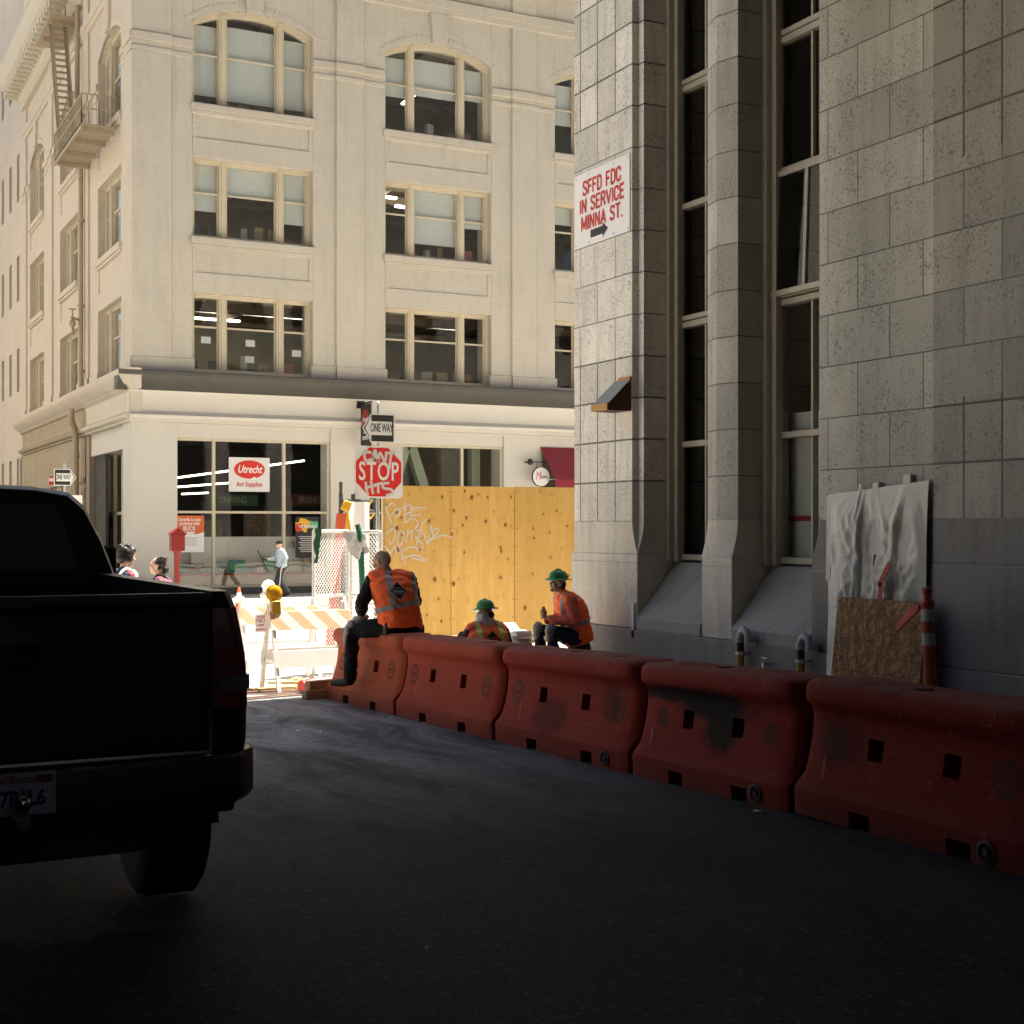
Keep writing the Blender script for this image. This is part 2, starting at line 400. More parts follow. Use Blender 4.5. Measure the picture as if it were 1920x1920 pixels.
M['gran_side'] = granite("granite_course", (.45, .425, .37), z1=-5, z2=99, blk=6.0, shift=2.0, speck=.5)
M['gran_low'] = granite("granite_smooth", (.62, .58, .50), joint=False, speck=.35)
M['gran_sill'] = granite("granite_sloping_sill", (.36, .345, .30), joint=False, speck=.35)
M['gran_dark'] = granite("granite_plinth", (.22, .21, .205), joint=False, speck=.45)
M['bronze'] = paint("bronze_window_frame", (.40, .355, .28), .45, .12, 6, metal=.25)
M['black_room'] = paint("unlit_room", (.012, .011, .010), .95, .2, 1, world=True)
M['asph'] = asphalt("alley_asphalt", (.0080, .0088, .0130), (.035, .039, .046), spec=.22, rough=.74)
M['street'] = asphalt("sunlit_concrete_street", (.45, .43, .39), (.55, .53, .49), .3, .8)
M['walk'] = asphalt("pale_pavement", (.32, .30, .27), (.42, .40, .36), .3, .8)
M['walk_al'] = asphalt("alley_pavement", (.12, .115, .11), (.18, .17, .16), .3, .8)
M['earth'] = paint("city_ground", (.2, .19, .17), .9, .2, .05, world=True)
M['steel'] = paint("galvanised_steel", (.50, .51, .52), .38, .12, 14, metal=.8)
M['white_metal'] = paint("white_painted_metal", (.76, .75, .72), .45, .06, 8, dirt=.2, dcol=(.3, .26, .2))
M['black'] = paint("black_paint", (.012, .012, .013), .5, .2, 8)
M['red'] = paint("red_enamel", (.34, .014, .012), .4, .12, 4)
M['concrete_bld'] = paint("pale_city_wall", (.80, .76, .69), .8, .12, .3, world=True)
M['brown_bld'] = paint("soot_brown_wall", (.045, .038, .034), .85, .2, .4, world=True)
# ------------------------------------------------------------------ ground
def sheet(name, mat, x0, x1, ys, dz, nx=1):
    mb = MB(); xs = [x0 + (x1 - x0) * i / nx for i in range(nx + 1)]
    V = [[mb.v((x, y, gz(y) + dz)) for x in xs] for y in ys]
    for i in range(len(ys) - 1):
        for j in range(nx): mb.bm.faces.new([V[i][j], V[i][j + 1], V[i + 1][j + 1], V[i + 1][j]])
    return tag(mb.build(name, mat), kind='structure')
def raised(name, mat, x0, x1, ys, h):
    mb = MB()
    for a, b in zip(ys, ys[1:]):
        za, zb = gz(a), gz(b)
        mb.hexa([(x0, a, za - .3), (x1, a, za - .3), (x1, b, zb - .3), (x0, b, zb - .3), (x0, a, za + h), (x1, a, za + h), (x1, b, zb + h), (x0, b, zb + h)])
    bmesh.ops.remove_doubles(mb.bm, verts=mb.bm.verts, dist=1e-4)
    return tag(mb.build(name, mat), kind='structure')
mb = MB(); mb.face([(-1500, -1500, -.9), (1500, -1500, -.9), (1500, 1500, -.9), (-1500, 1500, -.9)])
tag(mb.build("ground", M['earth']), kind='structure')
YS = [-70, -30, 0, 6, 9, 12, 15, 15.6]
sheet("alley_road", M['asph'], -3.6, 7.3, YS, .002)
sheet("cross_street", M['street'], -120, 140, [15.6, 20, 26, 32, 36.2], .0)
sheet("far_alley_road", M['asph'], -3.6, 6.5, [36.2, 43, 60, 90, 150], .004)
PALE = asphalt("pale_bounce_ground", (.42, .39, .34), (.50, .47, .42), .3, .8)
sheet("bounce_apron", PALE, -3.6, 3.1, [11.3, 12, 13, 14, 15, 15.6], .006)  # pale ground added behind the pickup to bounce sun onto barriers and pier
sheet("bounce_lot", PALE, -34, -3.6, [8.6, 12, 15, 15.6], .0)  # unseen pale ground, added as a further sun bounce
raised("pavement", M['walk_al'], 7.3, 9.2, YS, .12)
raised("street_pavement", M['walk'], 9.2, 140, [15.6, 17, 19.2], .12)
raised("far_pavement", M['walk'], 6.5, 140, [36.2, 39, 43.4], .07)
raised("far_alley_pavement", M['walk'], 6.5, 9.3, [43.4, 60, 90, 150], .07)

# ------------------------------------------------------------------ cream brick corner building
FY, FX = 43.1, 9.05
xf_main = lambda p: Vector((p.x, FY + p.y, p.z))          # (along, depth, z)
xf_left = lambda p: Vector((FX + p.y, p.x, p.z))
bld = empty("corner_building", (FX, FY, gz(FY)), 0, "cream painted brick corner building with arched top windows above a white shop front", "building")
INV = Matrix.Translation(-Vector((FX, FY, gz(FY))))
def sub(o, parent=None):
    """parent an object built in world coordinates under a thing that stands elsewhere"""
    p = parent
    o.parent = p
    o.matrix_parent_inverse = world_of(p).inverted()
    return o
def world_of(p):
    m = p.matrix_basis.copy()
    q = p
    while q.parent is not None:
        m = q.parent.matrix_basis @ q.matrix_parent_inverse @ m if False else (world_of(q.parent) @ q.matrix_parent_inverse @ q.matrix_basis)
        return m
    return m
BAYS = [10.93 + 6.43 * k for k in range(4)]; BW = 3.93
LBAYS = [45.0, 52.7, 60.6]; LBW = 3.9
Z_TOP = 21.6
ROWS = [(6.60, 9.05), (10.80, 13.25), (14.95, 17.55)]
ARCH = .50
def arc(a0, a1, zs, rise, n=14):
    c = (a0 + a1) / 2; h = (a1 - a0) / 2; r = (h * h + rise * rise) / (2 * rise); out = []
    t0 = math.asin(h / r)
    for i in range(n + 1):
        t = -t0 + 2 * t0 * i / n
        out.append((c + r * math.sin(t), zs + rise - r + r * math.cos(t)))
    return out
def facade(xf, bays, bw, a_start, a_end, matw, name):
    mb = MB(xf)
    edges = [a_start] + [e for b in bays for e in (b, b + bw)] + [a_end]
    for i in range(0, len(edges), 2):
        e0, e1 = edges[i], edges[i + 1]
        if e1 - e0 < .05: continue
        mb.box(e0, e1, .08, 1.2, 6.2, Z_TOP)
        if i == 0: p0, p1 = e0 - .077 if xf is xf_main else e0, e0 + (e1 - e0) * .62
        elif i == len(edges) - 2: p0, p1 = e0 + .75, e0 + 1.7
        else: p0, p1 = (e0 + e1) / 2 - .475, (e0 + e1) / 2 + .475
        if e1 - e0 > .8:
            mb.box(p0, p1, 0, .5, 6.2, Z_TOP)
            mb.box(p0 + .0, p1, -.035, .4, 6.2, 6.95)
        mb.box(e0 - (.07 if i else 0), e1 + (.07 if i < len(edges) - 2 else 0), .04, .6, 6.2, 6.95 + .02)
        for (z0, z1, d) in ((16.62, 16.86, -.05), (16.30, 16.44, -.015)):
            mb.box(e0 + .006, e1 - .006, .08 + d - .02, .7, z0, z1)
            if e1 - e0 > .8: mb.box(p0 - .03, p1 + .03, d - .02, .7, z0 + .003, z1 + .003)
    mb.box(a_start, a_end, -.06, .9, 19.25, 19.55); mb.box(a_start, a_end, -.02, .9, 19.05, 19.25)
    for b in bays:
        b1 = b + bw
        mb.box(b, b1, .10, 1.2, 6.2, ROWS[0][0] - .02)
        for k in (0, 1):
            z0, z1 = ROWS[k][1], ROWS[k + 1][0] - .05
            mb.box(b, b1, .12, 1.2, z0, z1)
            p0, p1 = z0 + .62, z1 - .32                                       # raised border round the panel
            mb.box(b + .004, b1 - .004, .078, .3, z0 + .005, p0); mb.box(b + .004, b1 - .004, .078, .3, p1, z1 - .005)
            mb.box(b + .004, b + .14, .081, .3, p0, p1); mb.box(b1 - .14, b1 - .004, .081, .3, p0, p1)
        for k in (1, 2):
            s = ROWS[k][0]; mb.box(b - .06, b1 + .06, -.02, .7, s - .24, s - .03); mb.box(b - .02, b1 + .02, .03, .5, s - .34, s - .24)
        A = arc(b, b1, ROWS[2][1], ARCH)
        poly = [(b, Z_TOP), (b, ROWS[2][1])] + A[1:-1] + [(b1, ROWS[2][1]), (b1, Z_TOP)]
        mb.prism(poly, lambda p, q: (p, .08, q), lambda p, q: (p, 1.2, q))
        A2 = arc(b - .28, b1 + .28, ROWS[2][1] + .0, ARCH + .28); A1 = arc(b, b1, ROWS[2][1], ARCH)
        for i in range(14):                                                    # splayed arch bricks
            for (u0, u1) in ((.02, .48), (.52, .98)):
                def q(t): return ((A1[i][0] + (A1[i + 1][0] - A1[i][0]) * t, A1[i][1] + (A1[i + 1][1] - A1[i][1]) * t), (A2[i][0] + (A2[i + 1][0] - A2[i][0]) * t, A2[i][1] + (A2[i + 1][1] - A2[i][1]) * t))
                (p0, o0), (p1, o1) = q(u0), q(u1)
                f = lambda a, z, d: (a, d, z)
                mb.hexa([f(*p0, .068), f(*p1, .068), f(*p1, .2), f(*p0, .2), f(*o0, .068), f(*o1, .068), f(*o1, .2), f(*o0, .2)])
        c = (b + b1) / 2; zc = ROWS[2][1] + ARCH
        mb.prism([(c - .24, zc - .03), (c + .24, zc - .03), (c + .36, 19.05), (c - .36, 19.05)], lambda p, q: (p, -.03, q), lambda p, q: (p, .3, q))
    return sub(mb.build(name, matw, bevel=.012), bld)
facade(xf_main, BAYS, BW, FX + .08, 40.0, M['brick'], "wall")
facade(xf_left, LBAYS, LBW, FY + .002, 65.8, M['brick_side'], "wall")
# core, parapet cornice and roof
mb = MB(); mb.box(FX + 1.25, 39.9, FY + 13, 65, 6.2, 21.9); mb.box(FX + .1, 40, FY + .1, 65.8, Z_TOP, 22.6); sub(mb.build("roof", M['brick']), bld)
def cornice_profile(prof, xf, a0, a1, name, mat, parent=bld):
    m = MB(xf); m.prism(prof, lambda d, z: (a0, d, z), lambda d, z: (a1, d, z)); return sub(m.build(name, mat, bevel=.01), parent)
TC = [(.1, 20.4), (-.12, 20.4), (-.12, 20.75), (-.35, 20.95), (-.95, 21.25), (-1.0, 21.6), (-1.15, 21.8), (-1.15, 22.05), (.1, 22.05)]
cornice_profile(TC, xf_left, FY - 1.0, 66.0, "cornice", M['trimw']); cornice_profile([(d, z + .004) for d, z in TC], xf_main, FX - 1.0, 40, "cornice", M['brick'])
mb = MB(xf_left)
for i in range(38):
    a = FY - .4 + i * .62
    mb.box(a, a + .3, -.85, .0, 20.86, 21.2)
sub(mb.build("cornice_bracket", M['trimw'], bevel=.02), bld)
# middle cornice: dark on the street face, pale on the alley face
MC = [(.2, 5.92), (-.12, 5.92), (-.2, 6.02), (-.32, 6.08), (-.46, 6.28), (-.5, 6.34), (-.5, 6.48), (-.1, 6.55), (.2, 6.55)]
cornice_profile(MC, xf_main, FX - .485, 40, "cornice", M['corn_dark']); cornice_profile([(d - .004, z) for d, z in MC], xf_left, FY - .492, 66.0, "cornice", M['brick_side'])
FR = [(.3, 4.95), (-.10, 4.95), (-.10, 5.0), (-.22, 5.06), (-.26, 5.16), (-.10, 5.24), (-.05, 5.3), (-.05, 5.7), (-.09, 5.86), (-.16, 5.916), (.3, 5.916)]
cornice_profile(FR, xf_main, FX - .09, 40, "frieze", M['shopw']); cornice_profile([(d - .003, z - .002) for d, z in FR], xf_left, FY - .096, 50.3, "frieze", M['trimw'])
cornice_profile([(d + .02, z) for d, z in FR], xf_left, 50.4, 66.0, "frieze", M['brick_low'])
# shop storey: piers and sign bands
mb = MB(xf_main)
SH = [(10.2, 15.43), (16.75, 21.73), (23.2, 27.6), (29.2, 34.5)]
e = [FX] + [q for s in SH for q in s] + [40]
for i in range(0, len(e), 2): mb.box(e[i], e[i + 1], 0, 1.0, -.5, 4.95)
for (a0, a1) in SH:
    mb.box(a0, a1, .06, .8, 4.50, 4.95)
    mb.box(a0 - .05, a1 + .05, -.03, .1, 4.86, 4.948)
sub(mb.build("shop_pier", M['shopw'], bevel=.01), bld)
mb = MB(xf_main)
for (a0, a1) in SH[:2]: mb.box(a0, a1, .1, .5, -.5, -.17)  # dark grey strip under the shop glass
sub(mb.build("base_strip", paint("dark_grey_base", (.11, .105, .095), .7, .25, 6, dirt=.4, world=True)), bld)
# shop windows
for k, ((a0, a1), cuts) in enumerate(zip(SH[:2], ([11.62, 13.9], [17.95, 20.2]))):
    fm = MB(xf_main)
    for a in [a0 + .04] + cuts + [a1 - .04]: fm.box(a - .05, a + .05, .12, .24, -.17, 4.5)
    for z in (-.14, 2.2, 4.46): fm.box(a0, a1, .125, .235, z - .04, z + .04)
    f = sub(fm.build("shop_window", M['frame'], bevel=.008), bld)
    gm = MB(xf_main); gm.face([(a0, .18, -.17), (a1, .18, -.17), (a1, .18, 4.5), (a0, .18, 4.5)]); sub(gm.build("pane", M['glass_shop']), f)
# shop interior
mb = MB(); x0, x1, y0, y1 = FX + .35, 28, FY + .3, FY + 12
mb.box(x0, x1, y1, y1 + .2, -.5, 5.0); mb.box(x0, x1, y0, y1, -.52, -.40); mb.box(x0, x1, y0, y1, 4.85, 5.0); mb.box(x0 - .1, x0, y0 + 5, y1, -.5, 5); mb.box(x1, x1 + .1, y0, y1, -.5, 5)
sub(mb.build("shop_interior", M['room']), bld)
mb = MB()                                        # tall stock shelving deep in the shop
for i in range(9):
    x = 10.4 + i * 1.35
    mb.box(x, x + .9, FY + 6.2 + (i % 3) * .8, FY + 6.6 + (i % 3) * .8, -.4, 1.5 + (i % 4) * .25)
sub(mb.build("stock_shelf", paint("stock_on_shelves", (.16, .11, .08), .8, .9, 9, world=True)), bld)
for (p, q, y) in (((10.55, 2.72), (15.2, 3.42), FY + 1.9), ((11.5, 2.55), (14.2, 2.80), FY + 5), ((12.6, 2.40), (13.6, 2.46), FY + 8.2)):
    m = MB(); m.bar((p[0], y, p[1] + .55), (q[0], y + .1, q[1] + .55), .11, .06); sub(m.build("ceiling_light", M['tube']), bld)
# display plinth behind the glass
mb = MB(); mb.box(10.25, 15.4, FY + .28, FY + 1.25, -.42, .21); sub(mb.build("display_plinth", paint("tan_plinth", (.42, .33, .20), .7, .15, 5, world=True)), bld)
mb = MB(); mb.box(10.25, 15.4, FY + .262, FY + 1.27, .213, .265); sub(mb.build("display_shelf", M['red']), bld)
mb = MB(); mb.box(10.25, 15.4, FY + 1.27, FY + 1.33, .213, 1.42); sub(mb.build("display_back_panel", paint("white_backboard", (.88, .86, .82), .7, .03, 2, world=True)), bld)
# green steel brace inside the second shop window
mb = MB(); y = FY + 1.6
for (p, q) in (((17.2, -.4), (18.75, 4.7)), ((18.85, 4.7), (20.6, -.4)), ((21.35, -.4), (21.35, 4.7))): mb.bar((p[0], y, p[1]), (q[0], y, q[1]), .32, .32, (0, 1, 0))
sub(mb.build("steel_brace", paint("pale_green_steel", (.40, .45, .34), .5, .08, 2, world=True)), bld)
mb = MB(); mb.box(16.8, 27.9, FY + 3.4, FY + 3.5, -.4, 4.9); sub(mb.build("shop_partition", paint("brown_partition", (.12, .095, .07), .8, .4, 1.1, world=True)), bld)
# upper windows
def upper_window(xf, b, bw, row, blinds, papers=(), parent=bld):
    z0, z1 = ROWS[row]; arched = row == 2
    D = .34; m1, m2 = b + bw * .26, b + bw * .735
    A = arc(b, b + bw, z1, ARCH) if arched else None
    def ztop(a):
        if not arched: return z1
        h = bw / 2; r = (h * h + ARCH * ARCH) / (2 * ARCH); c = b + h
        return z1 + ARCH - r + math.sqrt(max(r * r - (a - c) ** 2, 0))
    f = MB(xf)
    f.box(b, b + .1, D, D + .16, z0, ztop(b + .05)); f.box(b + bw - .13, b + bw, D, D + .16, z0, ztop(b + bw - .065))
    for m in (m1, m2): f.box(m - .12, m + .12, D - .03, D + .2, z0, ztop(m) - .02); f.box(m - .05, m + .05, D - .06, D, z0, ztop(m) - .02)
    f.box(b, b + bw, D - .02, D + .18, z0 - .03, z0 + .09)
    if arched:
        B = arc(b + .02, b + bw - .02, z1 - .15, ARCH)
        for i in range(14):
            g = lambda p, d: (p[0], d, p[1])
            f.hexa([g(B[i], D - .01), g(B[i + 1], D - .01), g(B[i + 1], D + .18), g(B[i], D + .18), g(A[i], D - .01), g(A[i + 1], D - .01), g(A[i + 1], D + .18), g(A[i], D + .18)])
    else: f.box(b, b + bw, D - .01, D + .18, z1 - .13, z1); f.box(b, b + bw, D - .05, D + .05, z1 - .05, z1 + .0)
    zr = z0 + (1.62 if arched else 1.42)
    panes = [(b + .1, m1 - .12), (m1 + .12, m2 - .12), (m2 + .12, b + bw - .13)]
    for (p, q) in panes:
        f.box(p, q, D + .05, D + .11, zr - .03, zr + .03)
        f.box(p, p + .045, D + .06, D + .12, z0, ztop(p) - .1); f.box(q - .045, q, D + .06, D + .12, z0, ztop(q) - .1)
    o = sub(f.build("window", M['frame'], bevel=.006), parent)
    gm = MB(xf)
    for (p, q) in panes:
        top = [(p + (q - p) * i / 6, ztop(p + (q - p) * i / 6) - .05) for i in range(6, -1, -1)]
        gm.face([(p, D + .09, z0 + .05), (q, D + .09, z0 + .05)] + [(a, D + .09, z) for a, z in top])
    sub(gm.build("pane", M['glass']), o)
    bm_ = MB(xf); any_ = False
    for (p, q), (lo, hi) in zip(panes, blinds):
        if hi <= lo: continue
        H = z1 - z0 + (ARCH if arched else 0); any_ = True
        n = 8; D2 = D + .2
        zl, zh = z0 + lo * H, z0 + hi * H
        for i in range(n):
            u0, u1 = p - .03 + (q - p + .06) * i / n, p - .03 + (q - p + .06) * (i + 1) / n
            w0, w1 = .006 * math.sin(i * 1.9 + p), .006 * math.sin((i + 1) * 1.9 + p)
            bm_.face([(u0, D2 + w0, zl), (u1, D2 + w1, zl), (u1, D2 + w1, zh), (u0, D2 + w0, zh)])
    if any_: sub(bm_.build("blind", M['blind']), o)
    for (u, v) in papers:
        pm = MB(xf); pm.box(u - .15, u + .15, D + .1, D + .105, v - .105, v + .105); sub(pm.build("paper_notice", M['paper']), o)
NB = (0, 0)
BL = {(0, 2): [(.12, .83), (.10, .86), (.10, .82)], (1, 2): [(.40, .82), (.45, .85), (.48, .82)], (2, 2): [(.36, .82), (.45, .86), NB], (3, 2): [(.2, .8)] * 3,
      (0, 1): [(.36, 1), (.60, 1), (.30, 1)], (1, 1): [NB, (.22, 1), (.5, 1)], (2, 1): [(.7, 1), NB, (.5, 1)], (3, 1): [(.5, 1)] * 3,
      (0, 0): [NB] * 3, (1, 0): [NB] * 3, (2, 0): [NB] * 3, (3, 0): [NB] * 3}
for k, b in enumerate(BAYS):
    for r in range(3):
        P = [(11.45, 7.62), (12.88, 7.60), (12.86, 7.08), (14.42, 7.36)] if (k, r) == (0, 0) else ()
        upper_window(xf_main, b, BW, r, BL[(k, r)], P)
for k, b in enumerate(LBAYS):
    for r in range(3): upper_window(xf_left, b, LBW, r, [(.3, .9), (.55, .9), NB] if (k + r) % 2 else [(.6, .9), (.6, .9), (.4, .9)])
# office interiors
mb = MB()
for r, (z0, z1) in enumerate(ROWS):
    zf, zc = z0 - .85, (z1 + .35 if r < 2 else z1 + 1.1)
    mb.box(FX + 1.2, 39, FY + 8, FY + 8.1, zf, zc); mb.box(FX + 1.2, 39, FY + 1.2, FY + 8, zf - .05, zf); mb.box(FX + 1.2, 39, FY + 1.2, FY + 8, zc, zc + .05)
    mb.box(FX + 4, FX + 4.1, FY + 8.1, 65, zf, zc); mb.box(FX + 1.2, FX + 4, FY + 8.1, 65, zf - .05, zf); mb.box(FX + 1.2, FX + 4, FY + 8.1, 65, zc, zc + .05)
sub(mb.build("office_interior", M['roomw']), bld)
for (x0_, x1_, y, z) in ((10.2, 12.6, FY + 3, 8.95), (13.4, 16.2, FY + 3.1, 8.95), (17.9, 21.5, FY + 3.0, 8.95), (10.4, 14, FY + 5.4, 9.05), (18.6, 20, FY + 2.2, 12.95), (17.5, 18.6, FY + 2.0, 13.2), (11, 12.5, FY + 2.6, 12.6)):
    m = MB(); m.bar((x0_, y, z), (x1_, y + .15, z), .16, .07); sub(m.build("ceiling_light", M['tube']), bld)
gi = N("window_clutter"); ri = gi.t.nodes.new("ShaderNodeNewGeometry").outputs['Random Per Island']
cr = gi.t.nodes.new("ShaderNodeValToRGB"); cr.color_ramp.interpolation = 'CONSTANT'
for k_, (p_, c_) in enumerate(((0, (.30, .22, .12)), (.2, (.05, .05, .06)), (.4, (.42, .40, .36)), (.55, (.10, .18, .28)), (.7, (.35, .12, .07)), (.82, (.14, .11, .08)), (.92, (.55, .52, .40)))):
    el = cr.color_ramp.elements[k_] if k_ < 2 else cr.color_ramp.elements.new(p_)
    el.position = p_; el.color = (*c_, 1)
gi.l(ri, cr.inputs[0]); gi.l(cr.outputs[0], gi.b.inputs['Base Color'])
rq = random.Random(21)
for k_, b_ in enumerate(BAYS[:3]):
    for r_, (z0_, z1_) in enumerate(ROWS):
        mb = MB()
        for q_ in range(7):                                                      # what stands on and behind the sills
            x = b_ + .2 + q_ * .52 + rq.uniform(0, .2); w_ = rq.uniform(.12, .4); y = FY + rq.uniform(.7, 1.1)
            mb.obox((x, y, z0_ + .1), (w_, .15, rq.uniform(.3, 1.0)), Matrix.Rotation(rq.uniform(-.4, .4), 3, 'Z'))
        sub(mb.build("sill_clutter", gi.m), bld)
for x_, zc_ in ((12.0, 13.1), (18.0, 13.1), (19.6, 17.2)):
    m = MB(); m.bar((x_, FY + 1.6, zc_), (x_ + .1, FY + 4.2, zc_), .12, .06); sub(m.build("ceiling_light", M['tube']), bld)
mb = MB()
for i in range(24):
    x = 11 + i * 1.2; h = .7 + .5 * ((i * 37) % 10) / 10
    for zf in (5.75, 9.95, 14.1): mb.box(x, x + .9, FY + 1.9 + (i % 3) * .6, FY + 2.6 + (i % 3) * .6, zf, zf + h)
for i in range(20):                                                           # ceiling joists and ducts
    for zc in (9.30, 13.5, 18.5): mb.box(10.6 + i * 1.5, 10.75 + i * 1.5, FY + 1.3, FY + 7.9, zc - .18, zc + .09)
for zc in (9.0, 13.2, 17.6): mb.box(10.4, 34, FY + 2.6, FY + 2.95, zc - .12, zc + .18); mb.box(10.4, 34, FY + 5.2, FY + 5.4, zc - .2, zc - .05)
sub(mb.build("office_furniture", paint("office_clutter", (.14, .10, .07), .8, .8, 1.2, world=True)), bld)
# alley-side ground storey: recessed corner entrance, then brick piers with narrow slots
mb = MB(xf_left)
mb.box(FY + .004, 44.4, -.003, 1.4, -.6, 4.948)
mb.box(44.4, 50.3, .12, 1.4, 4.2, 4.95)
sub(mb.build("shop_pier", M['shopw'], bevel=.01), bld)
mb = MB(xf_left); mb.box(50.3, 50.9, .05, 1.4, -.6, 4.95); mb.box(44.4, 50.3, .9, 1.4, -.6, -.2)
sub(mb.build("entrance_jamb", paint("brown_jamb", (.30, .24, .19), .7, .12, 2, world=True)), bld)
fm = MB(xf_left)
for a in (44.5, 46.2, 47.6, 49.0, 50.2): fm.box(a - .05, a + .05, .62, .74, -.4, 4.2)
fm.box(44.4, 50.3, .63, .73, 2.15, 2.25)
f = sub(fm.build("entrance_window", M['frame']), bld)
gm = MB(xf_left); gm.face([(44.4, .68, -.4), (50.3, .68, -.4), (50.3, .68, 4.2), (44.4, .68, 4.2)]); sub(gm.build("pane", M['glass']), f)
mb = MB(xf_left); mb.box(49.05, 50.15, .655, .70, -.35, 2.14); d = sub(mb.build("door", paint("oxblood_door", (.30, .05, .04), .5, .1, 3, world=True)), bld)
mb = MB(xf_left); mb.box(49.5, 49.62, .64, .654, .9, 1.7); sub(mb.build("door_plate", M['paper']), d)
mb = MB(xf_left)
a = 50.9
while a < 66:
    mb.box(a, a + .95, .02, 1.2, -.6, 4.95)
    for j in range(7): mb.box(a - .02, a + .97, -.03, .3, -.3 + j * .5, -.3 + j * .5 + .44)
    a += .95
    for j in range(3):
        mb.box(a + .28, a + .62, .06, 1.2, -.6, 4.95) if j < 2 else None
        mb.box(a, a + .28, .55, 1.2, -.6, 4.95)
        a += .62 if j < 2 else .28
mb.box(50.9, 66, .0, 1.2, 3.35, 4.95); mb.box(50.9, 66, -.06, .4, 3.3, 3.5)
sub(mb.build("wall", M['brick_low'], bevel=.012), bld)
# shopfront signs that belong to the building ------------------------------------------------
# far alley neighbours
nb = empty("pale_building", (FX, 66, gz(66)), 0, "pale plain building with small slot windows further up the alley", "building")
xf_n = lambda p: Vector((FX + .06 + p.y, p.x, p.z))
mb = MB(xf_n); mb.box(66.05, 120, .25, 12, -1, 30)
cols = [66.05, 67.6, 68.5, 70.2, 71.1, 73.0, 73.9, 76, 77, 79, 80, 83, 84, 120]
rowz = [-1, 3.4, 4.9, 8.0, 10.0, 12.2, 14.3, 16.8, 19.0, 22, 24.5, 30]
for i in range(0, len(cols) - 1):
    if i % 2 == 0: mb.box(cols[i], cols[i + 1], 0, .3, -1, 30)
    else:
        for j in range(0, len(rowz) - 1, 2): mb.box(cols[i], cols[i + 1], .002, .3, rowz[j], rowz[j + 1])
sub(mb.build("wall", M['brick_side']), nb)
mb = MB(xf_n)
for i in range(1, len(cols) - 1, 2):
    for j in range(1, len(rowz) - 1, 2): mb.box(cols[i], cols[i + 1], .2, .26, rowz[j], rowz[j + 1])
sub(mb.build("window", M['room']), nb)
mb = MB(); mb.box(8.2, 30, 90, 130, -1, 64)
for i in range(12):
    mb.box(8.0, 8.25, 90.5 + i * 3.2, 91.6 + i * 3.2, 20, 64)
tw = empty("distant_tower", (19, 110, gz(110)), 0, "pale ribbed tower rising behind the cornice in the top corner", "building")
sub(mb.build("wall", M['concrete_bld']), tw)
# street blocks that close the alley and the street (they shade the alley and show in the shop glass)
for nm, bx, h, lab in (("brick_block", (-30, -3.6, -70, 8.5), 60, "tall soot brown block along the alley side where the pickup is parked"),
                       ("back_block", (-30, 40, -90, -48), 24, "tall block closing the alley behind the camera"),
                       ("corner_block", (-40, -4.0, 43.3, 90), 24, "cream block on the other corner of the far alley")):
    e_ = empty(nm, ((bx[0] + bx[1]) / 2, (bx[2] + bx[3]) / 2, 0), 0, lab, "building")
    mb = MB(); mb.box(bx[0], bx[1], bx[2], bx[3], -1, h)
    sub(mb.build("wall", M['brown_bld'] if nm != "corner_block" else M['concrete_bld']), e_)
    wm = MB()
    for k in range(int((bx[3] - bx[2]) / 4)):
        for j in range(int(h / 4)):
            y = bx[2] + 1.2 + k * 4; wm.box(bx[1] - .1, bx[1] + .004, y, y + 1.6, 2 + j * 4, 4.2 + j * 4)
    if nm != "back_block": sub(wm.build("window", M['black_room']), e_)

br = empty("added_shade_bridge", (2.7, 1, 9), 0, "added unseen bridge over the alley that cuts sky light, above the camera", "bridge")
mb = MB(); mb.box(-3.6, 9.066, -6, 11.6, 7.3, 15.5)  # unseen block added over the alley to keep sky light off the foreground
sub(mb.build("shade_deck", M['brown_bld']), br)
# ------------------------------------------------------------------ granite tower on the near corner
gr = empty("granite_building", (FX, 15.9, gz(15.9)), 0, "speckled grey granite building with tall recessed windows and stone piers beside the pavement", "building")
WX = 9.65; GT = 14.7
def stack(levels, fn, name, mat, parent=gr, ang=30):
    mb = MB(); mb.rings([[(x, y, z) for x, y in fn(z)] for z in levels]); return sub(mb.build(name, mat, smooth=True, ang=ang), parent)
def smooth01(t): t = min(max(t, 0), 1); return t
def tongue(z, z0=1.40, z1=1.80):
    t = smooth01((z - z0) / (z1 - z0)); return math.sin(t * math.pi / 2)
ZL = [1.40, 1.44, 1.48, 1.53, 1.58, 1.63, 1.68, 1.73, 1.78, 1.80]
def pierA(z):
    s = tongue(z)
    return [(9.05, 15.9), (9.05, 14.36 + .12 * s), (9.05 + .09 * s, 14.36 + .12 * s + .0005), (9.05 + .09 * s + .0003, 14.36), (10.6, 14.36), (10.6, 16.0), (9.12, 16.0)]
stack([1.795, GT], pierA, "pier", M['gran'])
stack(ZL, pierA, "pier_stop", M['gran_low'])
def pierB(z):
    s = tongue(z); w = .285 * (1 - s) + .0006
    return [(9.05 + .08 * s, 13.01), (9.05, 12.725 + w), (9.05, 12.725 - w), (9.05 + .08 * s, 12.44), (10.6, 12.44), (10.6, 13.01)]
stack([1.795, GT], pierB, "pier", M['gran_side'])
stack(ZL, pierB, "pier_stop", M['gran_low'])
def pierC(z):
    s = tongue(z)
    return [(9.05 + .04 * s, 11.10 - .10 * s), (9.05, 11.10 - .12 * s - .001), (9.05, 10.345), (9.0525, 10.34), (9.0525, 9.40), (9.1, 9.40), (10.6, 9.40), (10.6, 11.10 - .10 * s)]
stack([1.795, GT], pierC, "pier", M['gran_run'])
stack(ZL, pierC, "pier_stop", M['gran_dark'])
mb = MB(); mb.box(9.036, 10.6, -70, 9.400, 1.8, GT); sub(mb.build("wall", M['gran_stack']), gr)
